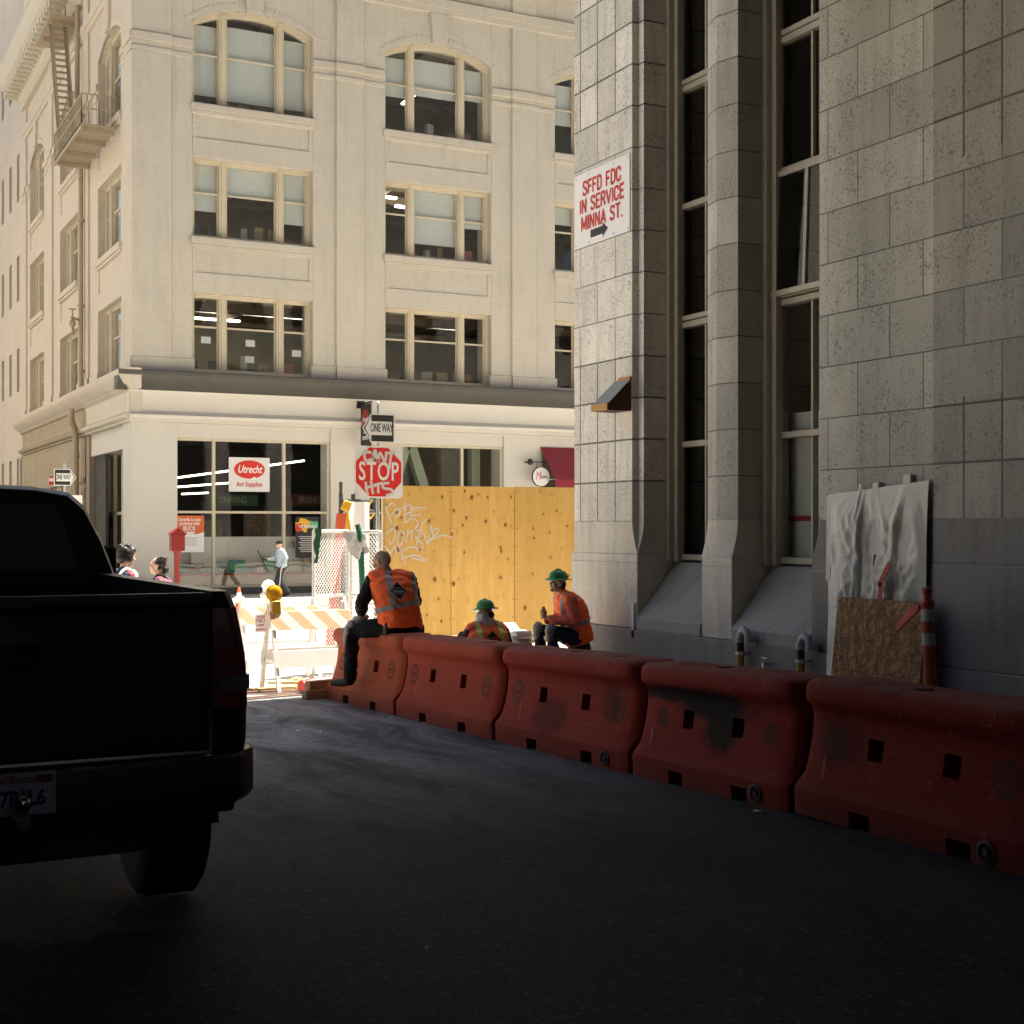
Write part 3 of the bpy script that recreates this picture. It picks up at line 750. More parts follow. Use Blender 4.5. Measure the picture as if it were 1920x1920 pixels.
# smooth lower stage
mb = MB()
mb.box(9.048, 10.6, 14.36, 15.98, .49, 1.402); sub(mb.build("plinth", M['gran_low'], bevel=.01), gr); mb = MB(); mb.box(9.047, 10.6, 12.44, 13.01, .49, 1.402)
sub(mb.build("plinth", M['gran_low'], bevel=.01), gr)
mb = MB(); mb.box(9.046, 10.6, 9.40, 11.10, .49, 1.402); mb.box(9.026, 10.6, -70, 9.40, .49, 1.402); mb.box(9.030, 10.6, -70, 9.40, 1.402, 1.80); sub(mb.build("plinth", M['gran_dark'], bevel=.01), gr)
mb = MB(); mb.box(9.02, 10.6, -70, 15.99, -.8, .488); sub(mb.build("base_course", M['gran_dark'], bevel=.012), gr)
mb = MB()                                                   # fine bed joints of the lower stage
for (y0, y1, zs) in ((14.37, 15.97, (1.29,)), (12.45, 13.0, (1.29,)), (9.41, 11.09, (1.29,))):
    for z in zs: mb.box(9.044, 9.06, y0, y1, z - .004, z + .004)
sub(mb.build("mortar_joint", paint("pale_mortar", (.36, .35, .32), .8, .1, 6)), gr)
for (y0, y1) in ((13.012, 14.358), (11.102, 12.438)):
    mb = MB(); mb.prism([(9.03, .485), (9.03, .62), (9.60, 1.30), (10.6, 1.30), (10.6, .485)], lambda x, z: (x, y0, z), lambda x, z: (x, y1, z))
    sub(mb.build("sloping_sill", M['gran_sill'], bevel=.01), gr)
# recessed windows
def tall_window(y0, y1, hopper=False):
    f = MB(); ym = y0 + (y1 - y0) * .56
    zs = [1.36, 2.73, 4.18, 5.62, 7.05, 8.5, 10, 11.5, 13]
    for y in (y0 + .05, y1 - .05): f.box(WX - .05, WX + .1, y - .05, y + .05, 1.3, 14)
    f.box(WX - .13, WX - .04, y1 - .16, y1, 1.3, 14); f.box(WX - .2, WX - .13, y1 - .08, y1, 1.3, 14)
    for i, z in enumerate(zs):
        f.box(WX - .06, WX + .08, y0, y1, z - .035, z + .035)
        if i % 2 == 0 and i: f.box(WX - .065, WX + .08, y0, y1, z + .05, z + .11)
    for a, b in zip(zs, zs[1:]):
        if hopper and abs(a - 4.18) < .01: continue
        f.box(WX - .02, WX + .06, ym - .018, ym + .018, a, b)
    o = sub(f.build("window", M['bronze'], bevel=.005), gr)
    g = MB()
    for a, b in zip(zs, zs[1:]):
        if hopper and abs(a - 4.18) < .01: continue
        q_ = [(WX + .02, y0 + .1, a + .03), (WX + .02, y1 - .1, a + .03), (WX + .02, y1 - .1, b - .03), (WX + .02, y0 + .1, b - .03)]
        if hopper and a < 4: gc = MB(); gc.face(q_); sub(gc.build("pane", M['glass']), o)
        else: g.face(q_)
    sub(g.build("pane", M['glass_dark']), o)
    k = MB()
    for z in zs[1:]: k.ell((WX - .08, y0 + (y1 - y0) * .35, z), (.02, .025, .025), nu=8, nv=6)
    sub(k.build("window_latch", M['black']), o)
    if hopper:                                              # the sash that hangs open
        a, b = 4.27, 5.58; dx = .05
        h = MB()
        P = lambda y, z: (WX - .07 - dx * (b - z) / (b - a), y, z)
        for (ya, yb) in ((y0 + .02, y0 + .07), (ym - .02, ym + .02), (y1 - .07, y1 - .02)): h.bar(P((ya + yb) / 2, a), P((ya + yb) / 2, b), .05, .04)
        for z in (a, b): h.bar(P(y0, z), P(y1, z), .06, .06)
        s = sub(h.build("open_sash", M['bronze']), o)
        g = MB(); g.face([P(y0, a), P(y1, a), P(y1, b), P(y0, b)]); sub(g.build("sash_pane", M['glass_dark']), o)
    return o
tall_window(13.01, 14.36); tall_window(11.0, 12.44, True)
mb = MB()
for (y0, y1) in ((13.01, 14.36), (11.0, 12.44)):
    mb.box(11.4, 11.5, y0 - .5, y1 + .5, -.3, 14.1)
    mb.box(9.9, 10.58, y0 - .02, y0, 1.3, 14.1)
mb.box(10.6, 11.5, 9, 16, 14, 14.2)
sub(mb.build("dark_interior", M['black_room']), gr)
mb = MB(); mb.box(9.78, 9.80, 11.02, 12.43, 1.3, 2.98); pb = sub(mb.build("window_lining", paint("pale_lining_board", (.58, .58, .50), .8, .12, 2.0)), gr)
mb = MB(); mb.box(9.765, 9.778, 11.02, 12.43, 1.79, 1.85); sub(mb.build("red_tape", M['red']), pb)
mb = MB(); mb.box(9.765, 9.778, 11.05, 11.45, 2.06, 2.10); sub(mb.build("lining_label", M['paper']), pb)
# street face (seen mirrored in the shop glass) and the mass of the tower; its high setback is added to block reflected sky
mb = MB(); mb.box(9.08, 10.6, 12.99, 14.4, 13.9, GT - .01); mb.box(9.08, 10.6, 10.95, 12.46, 13.9, GT - .01); mb.box(9.5, 44, -5, 9.3, GT - .1, 60); mb.box(11.6, 45, -70, 15.4, -.5, GT); mb.box(10.55, 11.6, -70, 9.2, -.5, GT); mb.box(10.55, 11.6, 9.2, 15.98, 14.3, GT)
sub(mb.build("tower_mass", M['gran_side']), gr)
mb = MB()
for i in range(9):
    x = 11.9 + i * 3.3
    mb.box(x, x + 1.3, 15.3, 15.99, -.5, 14.6); mb.box(x + 1.3, x + 3.3, 15.3, 15.99, 10, 12)
sub(mb.build("pier", M['gran_run']), gr)
mb = MB()
for i in range(9): mb.box(13.2 + i * 3.3, 15.2 + i * 3.3, 15.38, 15.45, .3, 14.5)
sub(mb.build("window", M['black_room']), gr)
# ------------------------------------------------------------------ plastic barriers
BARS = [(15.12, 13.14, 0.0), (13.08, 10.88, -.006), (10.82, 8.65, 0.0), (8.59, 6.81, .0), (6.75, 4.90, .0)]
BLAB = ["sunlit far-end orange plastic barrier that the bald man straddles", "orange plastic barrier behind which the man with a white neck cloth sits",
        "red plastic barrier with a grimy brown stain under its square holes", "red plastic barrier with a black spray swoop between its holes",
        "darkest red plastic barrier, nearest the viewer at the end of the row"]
def barrier_mat(k, L, sprays):
    g = N("faded_light_graded_plastic"); v = g.coord(); s = g.sep(v)
    big = g.noise(v, 2.2, 6, .6); fine = g.noise(v, 38, 4, .65); scuff = g.noise(g.comb(g.math('MULTIPLY', s[1], 2.5), g.math('MULTIPLY', s[2], .7)), 7, 8, .7, .5)
    c = g.mix(big, *(((.42, .075, .032), (.60, .14, .06)), ((.32, .036, .019), (.48, .075, .036)), ((.24, .018, .013), (.39, .042, .025)), ((.20, .013, .011), (.32, .030, .021)), ((.155, .010, .009), (.25, .023, .015)))[k])  # base colour darkens barrier by barrier, painting in the alley's light falloff
    c = g.mix(g.math('MULTIPLY', g.ramp(fine, [(.45, 0), (.8, 1)]), .22), c, (.40, .11, .07))
    c = g.mix(g.math('MULTIPLY', g.ramp(scuff, [(.62, 0), (.72, 1)]), .45), c, (.62, .42, .34))
    c = g.mix(g.math('MULTIPLY', g.ramp(g.noise(v, 5, 9, .7, .8), [(.55, 0), (.7, 1)]), .5), c, (.12, .04, .03))
    scr = g.noise(g.comb(g.math('MULTIPLY', s[1], 1.2), g.math('MULTIPLY', s[2], 46), k * 2.0), 2.0, 5, .7, .3)   # long scrapes along the length
    c = g.mix(g.math('MULTIPLY', g.ramp(scr, [(.63, 0), (.68, 1)]), .35), c, (.50, .30, .24))
    c = g.mix(g.math('MULTIPLY', g.ramp(scr, [(.30, 1), (.36, 0)]), .35), c, (.08, .03, .03))
    low = g.math('SUBTRACT', .24, s[2]); low = g.math('MULTIPLY', low, 3.2, clamp=True)
    c = g.mix(g.math('MULTIPLY', low, g.math('MULTIPLY', big, 1.1)), c, (.12, .06, .05))
    top = g.math('MULTIPLY', g.math('SUBTRACT', s[2], .765), 16, clamp=True)            # street dust on the flat top
    c = g.mix(g.math('MULTIPLY', top, g.ramp(g.noise(v, 6, 7, .65), [(.35, .1), (.65, .75)])), c, (.26, .20, .17))
    r0 = .085 if k != 3 else .055
    for sg in (-1, 1):
        cy = sg * (L / 2 - .27)
        dy = g.math('SUBTRACT', s[1], cy); dz = g.math('SUBTRACT', s[2], .44)
        d = g.math('SQRT', g.math('ADD', g.math('MULTIPLY', dy, dy), g.math('MULTIPLY', dz, dz)))
        d = g.math('ADD', d, g.math('MULTIPLY', g.math('SUBTRACT', fine, .5), .02))
        ring = g.math('LESS_THAN', g.math('ABSOLUTE', g.math('SUBTRACT', d, r0)), .013)
        dia = g.math('ADD', g.math('ABSOLUTE', dy), g.math('ABSOLUTE', dz))
        di = g.math('LESS_THAN', g.math('ABSOLUTE', g.math('SUBTRACT', dia, r0 * .70)), .008)
        bar = g.math('MULTIPLY', g.math('LESS_THAN', g.math('ABSOLUTE', dz), .014), g.math('LESS_THAN', g.math('ABSOLUTE', dy), r0 * .5))
        mk = g.math('MAXIMUM', ring, g.math('MAXIMUM', di, bar))
        c = g.mix(g.math('MULTIPLY', mk, .72), c, (.045, .03, .03))
    for (cy, cz, ry, rz, st) in sprays:
        dy = g.math('DIVIDE', g.math('SUBTRACT', s[1], cy), ry); dz = g.math('DIVIDE', g.math('SUBTRACT', s[2], cz), rz)
        d = g.math('SQRT', g.math('ADD', g.math('MULTIPLY', dy, dy), g.math('MULTIPLY', dz, dz)))
        d = g.math('ADD', d, g.math('MULTIPLY', g.math('SUBTRACT', g.noise(v, 7, 7, .7), .5), .95))
        c = g.mix(g.math('MULTIPLY', g.ramp(d, [(.60, 1), (1.10, 0)]), st), c, (.009, .008, .010))
    g.bump(g.math('ADD', fine, scuff), .25, .006)
    return g.set(c, .70, 0, .10)
M['plug'] = paint("grey_plug", (.05, .042, .04), .7, .2, 20, dirt=.5)
M['hole'] = paint("hollow_inside", (.05, .012, .010), .8, .2, 8)
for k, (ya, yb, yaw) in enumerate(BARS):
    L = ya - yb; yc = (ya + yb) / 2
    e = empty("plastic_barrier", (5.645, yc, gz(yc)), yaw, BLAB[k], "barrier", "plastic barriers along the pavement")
    e.rotation_euler = (-.0256 if yc > 6 else 0, 0, yaw)
    half = [(.285, 0), (.29, .13), (.287, .155), (.262, .185), (.232, .25), (.202, .34), (.180, .44), (.167, .54), (.167, .60), (.182, .642), (.212, .668), (.224, .692), (.226, .75), (.212, .79), (.175, .81)]
    prof = [(-x, z) for x, z in half] + [(x, z) for x, z in half[::-1]]
    mb = MB(); ys = [-L / 2, -L / 2 + .03, -L / 2 + .09] + [-L / 2 + .09 + (L - .18) * i / 10 for i in range(1, 10)] + [L / 2 - .09, L / 2 - .03, L / 2]
    rings = []
    for i, y in enumerate(ys):
        ed = {0: .05, len(ys) - 1: .05, 1: .018, len(ys) - 2: .018}.get(i, 0)
        rings.append([(x - math.copysign(ed, x) * (1 if z > .2 else .35), y, z - (ed * .7 if z > .7 else 0) + (.0035 * math.sin(y * 5 + k) if z > .79 else 0)) for x, z in prof])
    mb.rings(rings)
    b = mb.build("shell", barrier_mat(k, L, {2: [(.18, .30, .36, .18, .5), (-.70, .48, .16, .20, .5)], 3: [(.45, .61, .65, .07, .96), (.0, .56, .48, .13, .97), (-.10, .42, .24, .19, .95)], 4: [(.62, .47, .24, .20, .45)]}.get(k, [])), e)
    cut = MB()
    for y in (-.30 * L / 2.0, .34 * L / 2.0): cut.box(-.5, .5, y - .062, y + .062, .385, .51)
    c1 = cut.build("cut", M['hole'], e)
    cut = MB()
    for y in (-.46 * L / 2, .36 * L / 2): cut.box(-.5, -.12, y - .085, y + .085, -.1, .095); cut.box(.12, .5, y - .085, y + .085, -.1, .095)
    c2 = cut.build("cut", M['hole'], e)
    for c in (c1, c2):
        m = b.modifiers.new("cut", 'BOOLEAN'); m.operation = 'DIFFERENCE'; m.object = c; m.solver = 'EXACT'
    bpy.context.view_layer.update()
    me = bpy.data.meshes.new_from_object(b.evaluated_get(bpy.context.evaluated_depsgraph_get()))
    b.modifiers.clear(); b.data = me
    me.polygons.foreach_set("use_smooth", [True] * len(me.polygons)); me.set_sharp_from_angle(angle=R(32))
    for c in (c1, c2): bpy.data.objects.remove(c)
    d = MB(); y = -L / 2 + .30
    d.lathe([(.03, 0), (.06, 0), (.062, -.02), (.045, -.025), (.04, -.012), (.025, -.012), (.02, -.024), (.001, -.024)], (-.278, y, .078), 'X', 16)
    if k > 1: d.build("drain_plug", M['plug'], e, smooth=True)
    else: d.bm.free()
    d = MB()
    for z in (.22, .40, .58): d.box(-.05, .05, -L / 2 - .055, -L / 2 + .02, z, z + .07)
    d.build("coupling_lug", b.data.materials[0], e, bevel=.008)
    d = MB(); d.lathe([(.045, 0), (.055, .003), (.055, .012), (.001, .014)], (.0, .12, .803), n=16); d.lathe([(.09, .0), (.09, .002), (.001, .004)], (.0, -.5, .806), n=16)
    d.build("fill_cap", M['hole'], e, smooth=True)

# ------------------------------------------------------------------ pickup truck
M['truck'] = paint("black_truck_paint", (.010, .0105, .014), .34, .15, 3, spec=.4, coat=.22)
M['chrome'] = paint("dull_chrome", (.32, .32, .34), .22, .15, 5, metal=1)
M['rubber'] = paint("tyre_rubber", (.016, .015, .015), .85, .25, 20, bump=.4)
M['tlens'] = paint("dark_red_lens", (.22, .010, .006), .2, .1, 4, coat=.4)
M['wlens'] = paint("clear_lens", (.22, .2, .2), .2, .1, 4, coat=.5)
M['plastic'] = paint("dark_trim_plastic", (.015, .015, .016), .6, .2, 12)
tk = empty("pickup_truck", (.705, 5.62, 0), 0, "black pickup truck with a long open bed, seen from behind in shade", "pickup truck")
def side_prof(z):      # half width of the body at a height
    pts = [(.50, .90), (.66, .93), (.85, .962), (1.05, .966), (1.2, .955), (1.36, .925), (1.43, .905), (1.46, .88)]
    for (a, xa), (b, xb) in zip(pts, pts[1:]):
        if z <= b: return xa + (xb - xa) * (z - a) / (b - a)
    return pts[-1][1]
zs = [.56, .7, .85, 1.0, 1.12, 1.24, 1.34, 1.40, 1.44, 1.46]
for sg in (-1, 1):
    mb = MB(); rings = []
    for y, k in ((.0, .955), (.03, .985), (.12, 1.0), (.62, 1.0), (1.5, 1.0), (2.46, 1.0)):
        out = [(sg * side_prof(z) * k, y, z) for z in zs]; inn = [(sg * .80, y, z) for z in reversed(zs)]
        rings.append(out + inn)
    mb.rings(rings); mb.build("bed_side", M['truck'], tk, smooth=True)
    wl = MB()                                             # wheel arch lip
    arcp = [(sg * .955, 1.02 + .47 * math.cos(t), .40 + .47 * math.sin(t)) for t in [math.pi * i / 12 for i in range(13)]]
    wl.tube(arcp, .022, 6); wl.build("wheel_arch", M['truck'], tk, smooth=True)
mb = MB(); mb.box(-.80, .80, .02, 2.46, .76, .80); mb.box(-.80, .80, 2.40, 2.46, .80, 1.40); mb.build("bed_floor", M['plastic'], tk)
mb = MB(); mb.box(-.785, .785, -.01, .05, .815, 1.405)
mb.rings([[(-.79, .02 + .042 * math.cos(t), 1.415 + .042 * math.sin(t)) for t in [2 * math.pi * i / 10 for i in range(10)]], [(.79, .02 + .042 * math.cos(t), 1.415 + .042 * math.sin(t)) for t in [2 * math.pi * i / 10 for i in range(10)]]])
tg = mb.build("tailgate", M['truck'], tk, smooth=True, bevel=.012)
mb = MB(); mb.bar((-.70, -.018, 1.33), (.70, -.018, 1.33), .02, .012); mb.bar((-.70, -.018, .88), (.70, -.018, .88), .02, .012); mb.build("tailgate_crease", M['truck'], tg)
mb = MB(); mb.box(-.14, .14, -.022, -.008, 1.16, 1.27); mb.box(-.10, .10, -.034, -.022, 1.19, 1.235); mb.build("handle", M['plastic'], tg, bevel=.006)
text("CHEVROLET", .062, plane_M((.545, -.0125, 1.035), (1, 0, 0), (0, 0, 1)), paint("badge_grey", (.045, .045, .048), .4, .05, 3), tg, "badge", sx=.9, bold=.002, depth=.003)
for sg in (-1, 1):
    mb = MB(); rings = []
    for z in (.985, 1.08, 1.20, 1.30, 1.39):
        w = side_prof(z)
        rings.append([(sg * .80, -.004, z), (sg * (w * .93), -.012, z), (sg * (w * .985), .02, z), (sg * (w + .004), .14, z), (sg * (w - .03), .14, z), (sg * .80, .05, z)])
    mb.rings(rings); tl = mb.build("tail_light", M['tlens'], tk, smooth=True)
    mb = MB(); w = side_prof(1.06); mb.rings([[(sg * .815, -.016, z), (sg * w * .935, -.020, z), (sg * w * .993, .015, z), (sg * w * .99, .05, z), (sg * .815, .02, z)] for z in (1.055, 1.115)]); mb.build("reversing_lens", M['wlens'], tl)
# bumper
mb = MB(); rings = []
for x, y, h in ((-.985, .16, .92), (-.97, .0, 1), (-.88, -.13, 1), (-.40, -.175, 1), (0, -.18, 1), (.40, -.175, 1), (.88, -.13, 1), (.97, .0, 1), (.985, .16, .92)):
    zt, zb = .815, .815 - .20 * h
    rings.append([(x, y + .06, zt - .01), (x, y + .01, zt), (x, y, zt - .02), (x, y + .0, zb + .03), (x * .99, y + .03, zb), (x, y + .08, zb + .02)])
mb.rings(rings); bp = mb.build("rear_bumper", paint("dark_step_bumper", (.035, .035, .038), .32, .2, 6, metal=.6), tk, smooth=True)
mb = MB(); mb.rings([[(x, y - .004, .800), (x, y + .003, .814), (x, y + .02, .818), (x, y + .02, .800)] for x, y in ((-.88, -.13), (-.40, -.175), (-.2, -.178))]); mb.build("bumper_edge", M['chrome'], bp); mb = MB(); mb.rings([[(x, y - .004, .800), (x, y + .003, .814), (x, y + .02, .818), (x, y + .02, .800)] for x, y in ((.2, -.178), (.40, -.175), (.88, -.13))]); mb.build("bumper_edge", M['chrome'], bp)
mb = MB(); mb.box(-.155, .155, -.195, -.188, .655, .812); pl = mb.build("licence_plate", paint("plate_white", (.52, .58, .70), .5, .05, 3), tk)
PM = lambda x, z: plane_M((x, -.1955, z), (1, 0, 0), (0, 0, 1))
text("California", .042, PM(.0, .788), M['red'], pl, "plate_lettering", shear=.35, bold=.0005)
text("8A7B1L6", .078, PM(.0, .715), paint("plate_navy", (.02, .025, .08), .5, .05, 3), pl, "plate_lettering", sx=.82, bold=.003)
mb = MB(); mb.box(.085, .145, -.1975, -.1955, .772, .802); mb.build("plate_sticker", paint("plate_sticker_red", (.20, .05, .03), .5, .1, 3), pl)
mb = MB(); mb.cyl((.02, -.12, .655), (.02, -.36, .655), .028, n=10); mb.cyl((.02, -.33, .66), (.02, -.33, .70), .02, n=10); mb.ell((.02, -.33, .725), (.033, .033, .033)); mb.build("tow_ball", paint("bright_chrome", (.6, .6, .6), .1, .05, 3, metal=1), tk, smooth=True)
mb = MB(); mb.box(-.62, .62, -.02, .12, .44, .62); mb.box(-.5, .5, .05, 5.2, .42, .58); mb.box(-.55, -.1, .3, 2.2, .36, .74); mb.box(.1, .5, 1.4, 2.6, .36, .74); mb.cyl((.62, .1, .42), (.62, 1.6, .44), .03, n=10); mb.cyl((-.9, 1.02, .39), (.9, 1.02, .39), .05, n=10); mb.ell((0, 1.02, .39), (.14, .16, .15)); mb.build("chassis", M['plastic'], tk)
def wheel(x, y, s):
    T = .145; mb = MB(); n = 40; rings = []
    for (r, h) in ((.22, -T), (.33, -T - .008), (.375, -T + .01), (.392, -T + .04), (.396, 0), (.392, T - .04), (.375, T - .01), (.33, T + .008), (.22, T)):
        rings.append([(h, r * math.cos(2 * math.pi * k / n), r * math.sin(2 * math.pi * k / n)) for k in range(n)])
    mb.rings(rings)
    for k in range(44):                                   # tread blocks
        a = 2 * math.pi * k / 44
        for h in (-.09, -.03, .03, .09):
            q = a + (.035 if h in (-.03, .09) else 0); c = Vector((h, .396 * math.cos(q), .396 * math.sin(q)))
            mb.obox(c, (.048, .016, .036), Matrix.Rotation(q, 3, 'X'))
    w = mb.build("wheel", M['rubber'], tk, smooth=True); w.location = (x, y, .402)
    mb = MB(); mb.lathe([(.001, s * .06), (.07, s * .07), (.09, s * .03), (.2, s * .05), (.225, s * .12), (.225, -s * .1), (.001, -s * .1)], axis='X', n=28); mb.build("rim", M['chrome'], w, smooth=True)
for x in (-.83, .83):
    for y in (1.02, 4.36): wheel(x, y, 1 if x > 0 else -1)
# cab
def cab_ring(y, sh=0, roof=1.955, wd=1.0, belt=1.44):
    pts = [(.90, .45), (.95, .8), (.965, 1.05), (.95, belt - .06), (.93, belt), (.86, belt + .2), (.77, roof - .11), (.68, roof - .03), (.5, roof), (0, roof + .02)]
    ring = [(x * wd, y + sh * max(0, (z - belt)), z) for x, z in pts]
    return ring + [(-x, yy, z) for x, yy, z in ring[-2::-1]]
mb = MB(); mb.rings([cab_ring(2.56, .16, 1.93, .98), cab_ring(2.60, .16, 1.95), cab_ring(3.0, .0, 1.965), cab_ring(3.7, .0, 1.96), cab_ring(4.05, -.30, 1.93, .99), cab_ring(4.55, -1.0, 1.90, .97)])
cb = mb.build("cab", M['truck'], tk, smooth=True, ang=50)
mb = MB(); gls = glass("tinted_cab_glass", (.04, .045, .05), .8, .0)
mb.face([(-.72, 2.555, 1.48), (.72, 2.555, 1.48), (.60, 2.615, 1.85), (-.60, 2.615, 1.85)]); mb.build("rear_window", paint("tinted_rear_glass", (.004, .004, .005), .08, .05, 2, coat=.3), cb)
mb = MB(); rings = []
for y, w, h in ((4.3, .95, 1.40), (4.9, .95, 1.36), (5.45, .93, 1.30), (5.62, .90, 1.15)):
    rings.append([(w, y, .45), (w + .02, y, .9), (w, y, h - .12), (w - .12, y, h), (-w + .12, y, h), (-w, y, h - .12), (-w - .02, y, .9), (-w, y, .45)])
mb.rings(rings); mb.build("bonnet", M['truck'], tk, smooth=True)
for sg in (-1, 1):
    mb = MB(); mb.obox((sg * 1.1, 3.9, 1.5), (.18, .08, .2)); mb.bar((sg * .9, 3.92, 1.45), (sg * 1.1, 3.92, 1.47), .04, .04); mb.build("wing_mirror", M['plastic'], tk, bevel=.02)

# ------------------------------------------------------------------ plywood hoarding
def plywood(name, ca, cb, knots=True):
    g = N(name); v = g.coord('World'); s = g.sep(v)
    gr_ = g.noise(g.comb(g.math('MULTIPLY', s[0], 26), g.math('MULTIPLY', s[2], 1.2)), 1.4, 7, .65, .5)
    flow = g.noise(g.comb(g.math('MULTIPLY', s[0], 3.0), g.math('MULTIPLY', s[2], .45)), 1.2, 3, .5, 1.2)
    c = g.mix(g.ramp(gr_, [(.25, 0), (.75, 1)]), ca, cb)
    c = g.mix(g.math('MULTIPLY', g.ramp(flow, [(.56, 0), (.58, 1)]), .4), c, sc3(cb, 1.1))
    c = g.mix(g.math('MULTIPLY', g.ramp(flow, [(.33, 1), (.42, 0)]), .3), c, sc3(ca, .88))
    if knots:
        for sx_, sz_, rad, seed in ((2.9, 2.8, .058, 0), (4.4, 3.6, .055, 7.3)):
            vo = g.n("TexVoronoi"); vo.voronoi_dimensions = '2D'; vo.inputs['Scale'].default_value = 1
            g.l(g.comb(g.math('MULTIPLY', s[0], sx_), g.math('ADD', g.math('MULTIPLY', s[2], sz_ * .78), seed), seed), vo.inputs['Vector'])
            hs = g.sep(vo.outputs['Color'])
            kn = g.math('LESS_THAN', vo.outputs['Distance'], g.math('MULTIPLY', g.math('ADD', hs[0], .25), rad * 1.35))
            kn = g.math('MULTIPLY', kn, g.math('GREATER_THAN', hs[1], .55))
            hal = g.math('MULTIPLY', g.math('MULTIPLY', g.ramp(vo.outputs['Distance'], [(.05, 1), (.22, 0)]), g.math('GREATER_THAN', hs[1], .55)), .3)
            wn_ = g.n("TexWhiteNoise"); wn_.noise_dimensions = '1D'; g.l(g.math('FLOOR', g.math('DIVIDE', g.math('SUBTRACT', s[0], 8.72), 1.2175)), wn_.inputs['W'])
            c = g.mix(g.math('MULTIPLY', wn_.outputs['Value'], .30), c, sc3(ca, .6)) if not seed else c
            c = g.mix(hal, c, sc3(ca, .72)); c = g.mix(g.math('MULTIPLY', kn, .85), c, (.16, .045, .012))
        ux = g.math('MULTIPLY', g.math('FRACT', g.math('DIVIDE', g.math('SUBTRACT', s[0], 8.72), 1.2175)), 1.2175)         # screw heads down each edge
        for ex in (.035, 1.18):
            dx_ = g.math('SUBTRACT', ux, ex); dz_ = g.math('MULTIPLY', g.math('SUBTRACT', g.math('FRACT', g.math('DIVIDE', s[2], .31)), .5), .31)
            sc_ = g.math('LESS_THAN', g.math('ADD', g.math('MULTIPLY', dx_, dx_), g.math('MULTIPLY', dz_, dz_)), .00012); c = g.mix(g.math('MULTIPLY', sc_, .7), c, (.10, .06, .03))
        # printed mill marks in rows down each sheet
        fx = g.math('FRACT', g.math('DIVIDE', g.math('ADD', s[0], 9.6), .61)); fz = g.math('FRACT', g.math('DIVIDE', s[2], .34))
        mk = g.math('MULTIPLY', g.math('LESS_THAN', g.math('ABSOLUTE', g.math('SUBTRACT', fx, .5)), .10), g.math('LESS_THAN', g.math('ABSOLUTE', g.math('SUBTRACT', fz, .5)), .16))
        mk = g.math('MULTIPLY', mk, g.math('GREATER_THAN', g.noise(v, 60, 2), .56))
        c = g.mix(g.math('MULTIPLY', mk, .4), c, (.22, .12, .05))
    g.bump(gr_, .12, .004)
    return g.set(c, .62, 0, .25)
HY = 21.7
ho = empty("plywood_hoarding", (11, HY, gz(HY)), 0, "yellow plywood hoarding with white spray tags beside the stop sign", "hoarding")
PW = plywood("yellow_plywood", (.57, .325, .085), (.655, .42, .14))
hx = [8.72, 9.93, 11.15, 12.37, 13.59, 14.8]
for i in range(5):
    mb = MB(); mb.box(hx[i] + .006, hx[i + 1] - .006, HY + .002 * (i % 2), HY + .02, -.12, 2.42 + .006 * ((i * 7) % 3)); sub(mb.build("plywood_sheet", PW), ho)
mb = MB()
for x in hx: mb.box(x - .02, x + .02, HY + .03, HY + .12, gz(HY), 2.38)
for z in (.3, 1.2, 2.2): mb.box(8.75, 14.8, HY + .03, HY + .07, z, z + .09)
mb.box(8.72, 14.8, HY - .0, HY + .12, gz(HY), -.13)
sub(mb.build("stud_frame", paint("pine_stud", (.50, .36, .18), .7, .15, 6)), ho)
spray = paint("white_spray_paint", (.56, .50, .42), .6, .05, 6)
G1 = [[(110, 630), (165, 780)], [(112, 632), (170, 590), (200, 640), (160, 700)], [(218, 650), (202, 700), (228, 706), (240, 655), (215, 640), (205, 690)], [(290, 590), (285, 690), (280, 765)], [(250, 640), (330, 610), (345, 660), (290, 690)],
      [(330, 640), (400, 632), (470, 635)], [(342, 650), (330, 740)], [(345, 702), (420, 700)], [(180, 790), (195, 880), (160, 960), (140, 920)], [(120, 865), (160, 830), (200, 785)], [(232, 850), (215, 950), (250, 965), (272, 870), (240, 840)],
      [(290, 770), (340, 725), (400, 765), (372, 830)], [(312, 830), (290, 940)], [(300, 880), (345, 840), (340, 920)], [(480, 730), (430, 800), (385, 970)], [(390, 840), (430, 830), (420, 890), (380, 900), (440, 960), (430, 1010), (390, 1000)],
      [(455, 870), (490, 960), (515, 790), (540, 900)], [(500, 850), (580, 820), (560, 880), (480, 940), (620, 882), (705, 905)], [(105, 980), (150, 1040)], [(150, 1060), (190, 980), (205, 1050)], [(230, 980), (260, 1060), (292, 1150)], [(240, 1030), (340, 985), (440, 1020)], [(250, 1090), (380, 1060), (470, 1110), (350, 1085)]]
sp = MB(); Id = plane_M((0, HY, 0), (1, 0, 0), (0, 0, 1))
strokes(sp, [[(lambda q: (q.x, q.z))(onY(700 + x / 4.8, 820 + y / 4.8, HY)) for x, y in ln] for ln in G1], Id, .027, .0025)
sub(sp.build("graffiti", spray, recalc=False), ho)
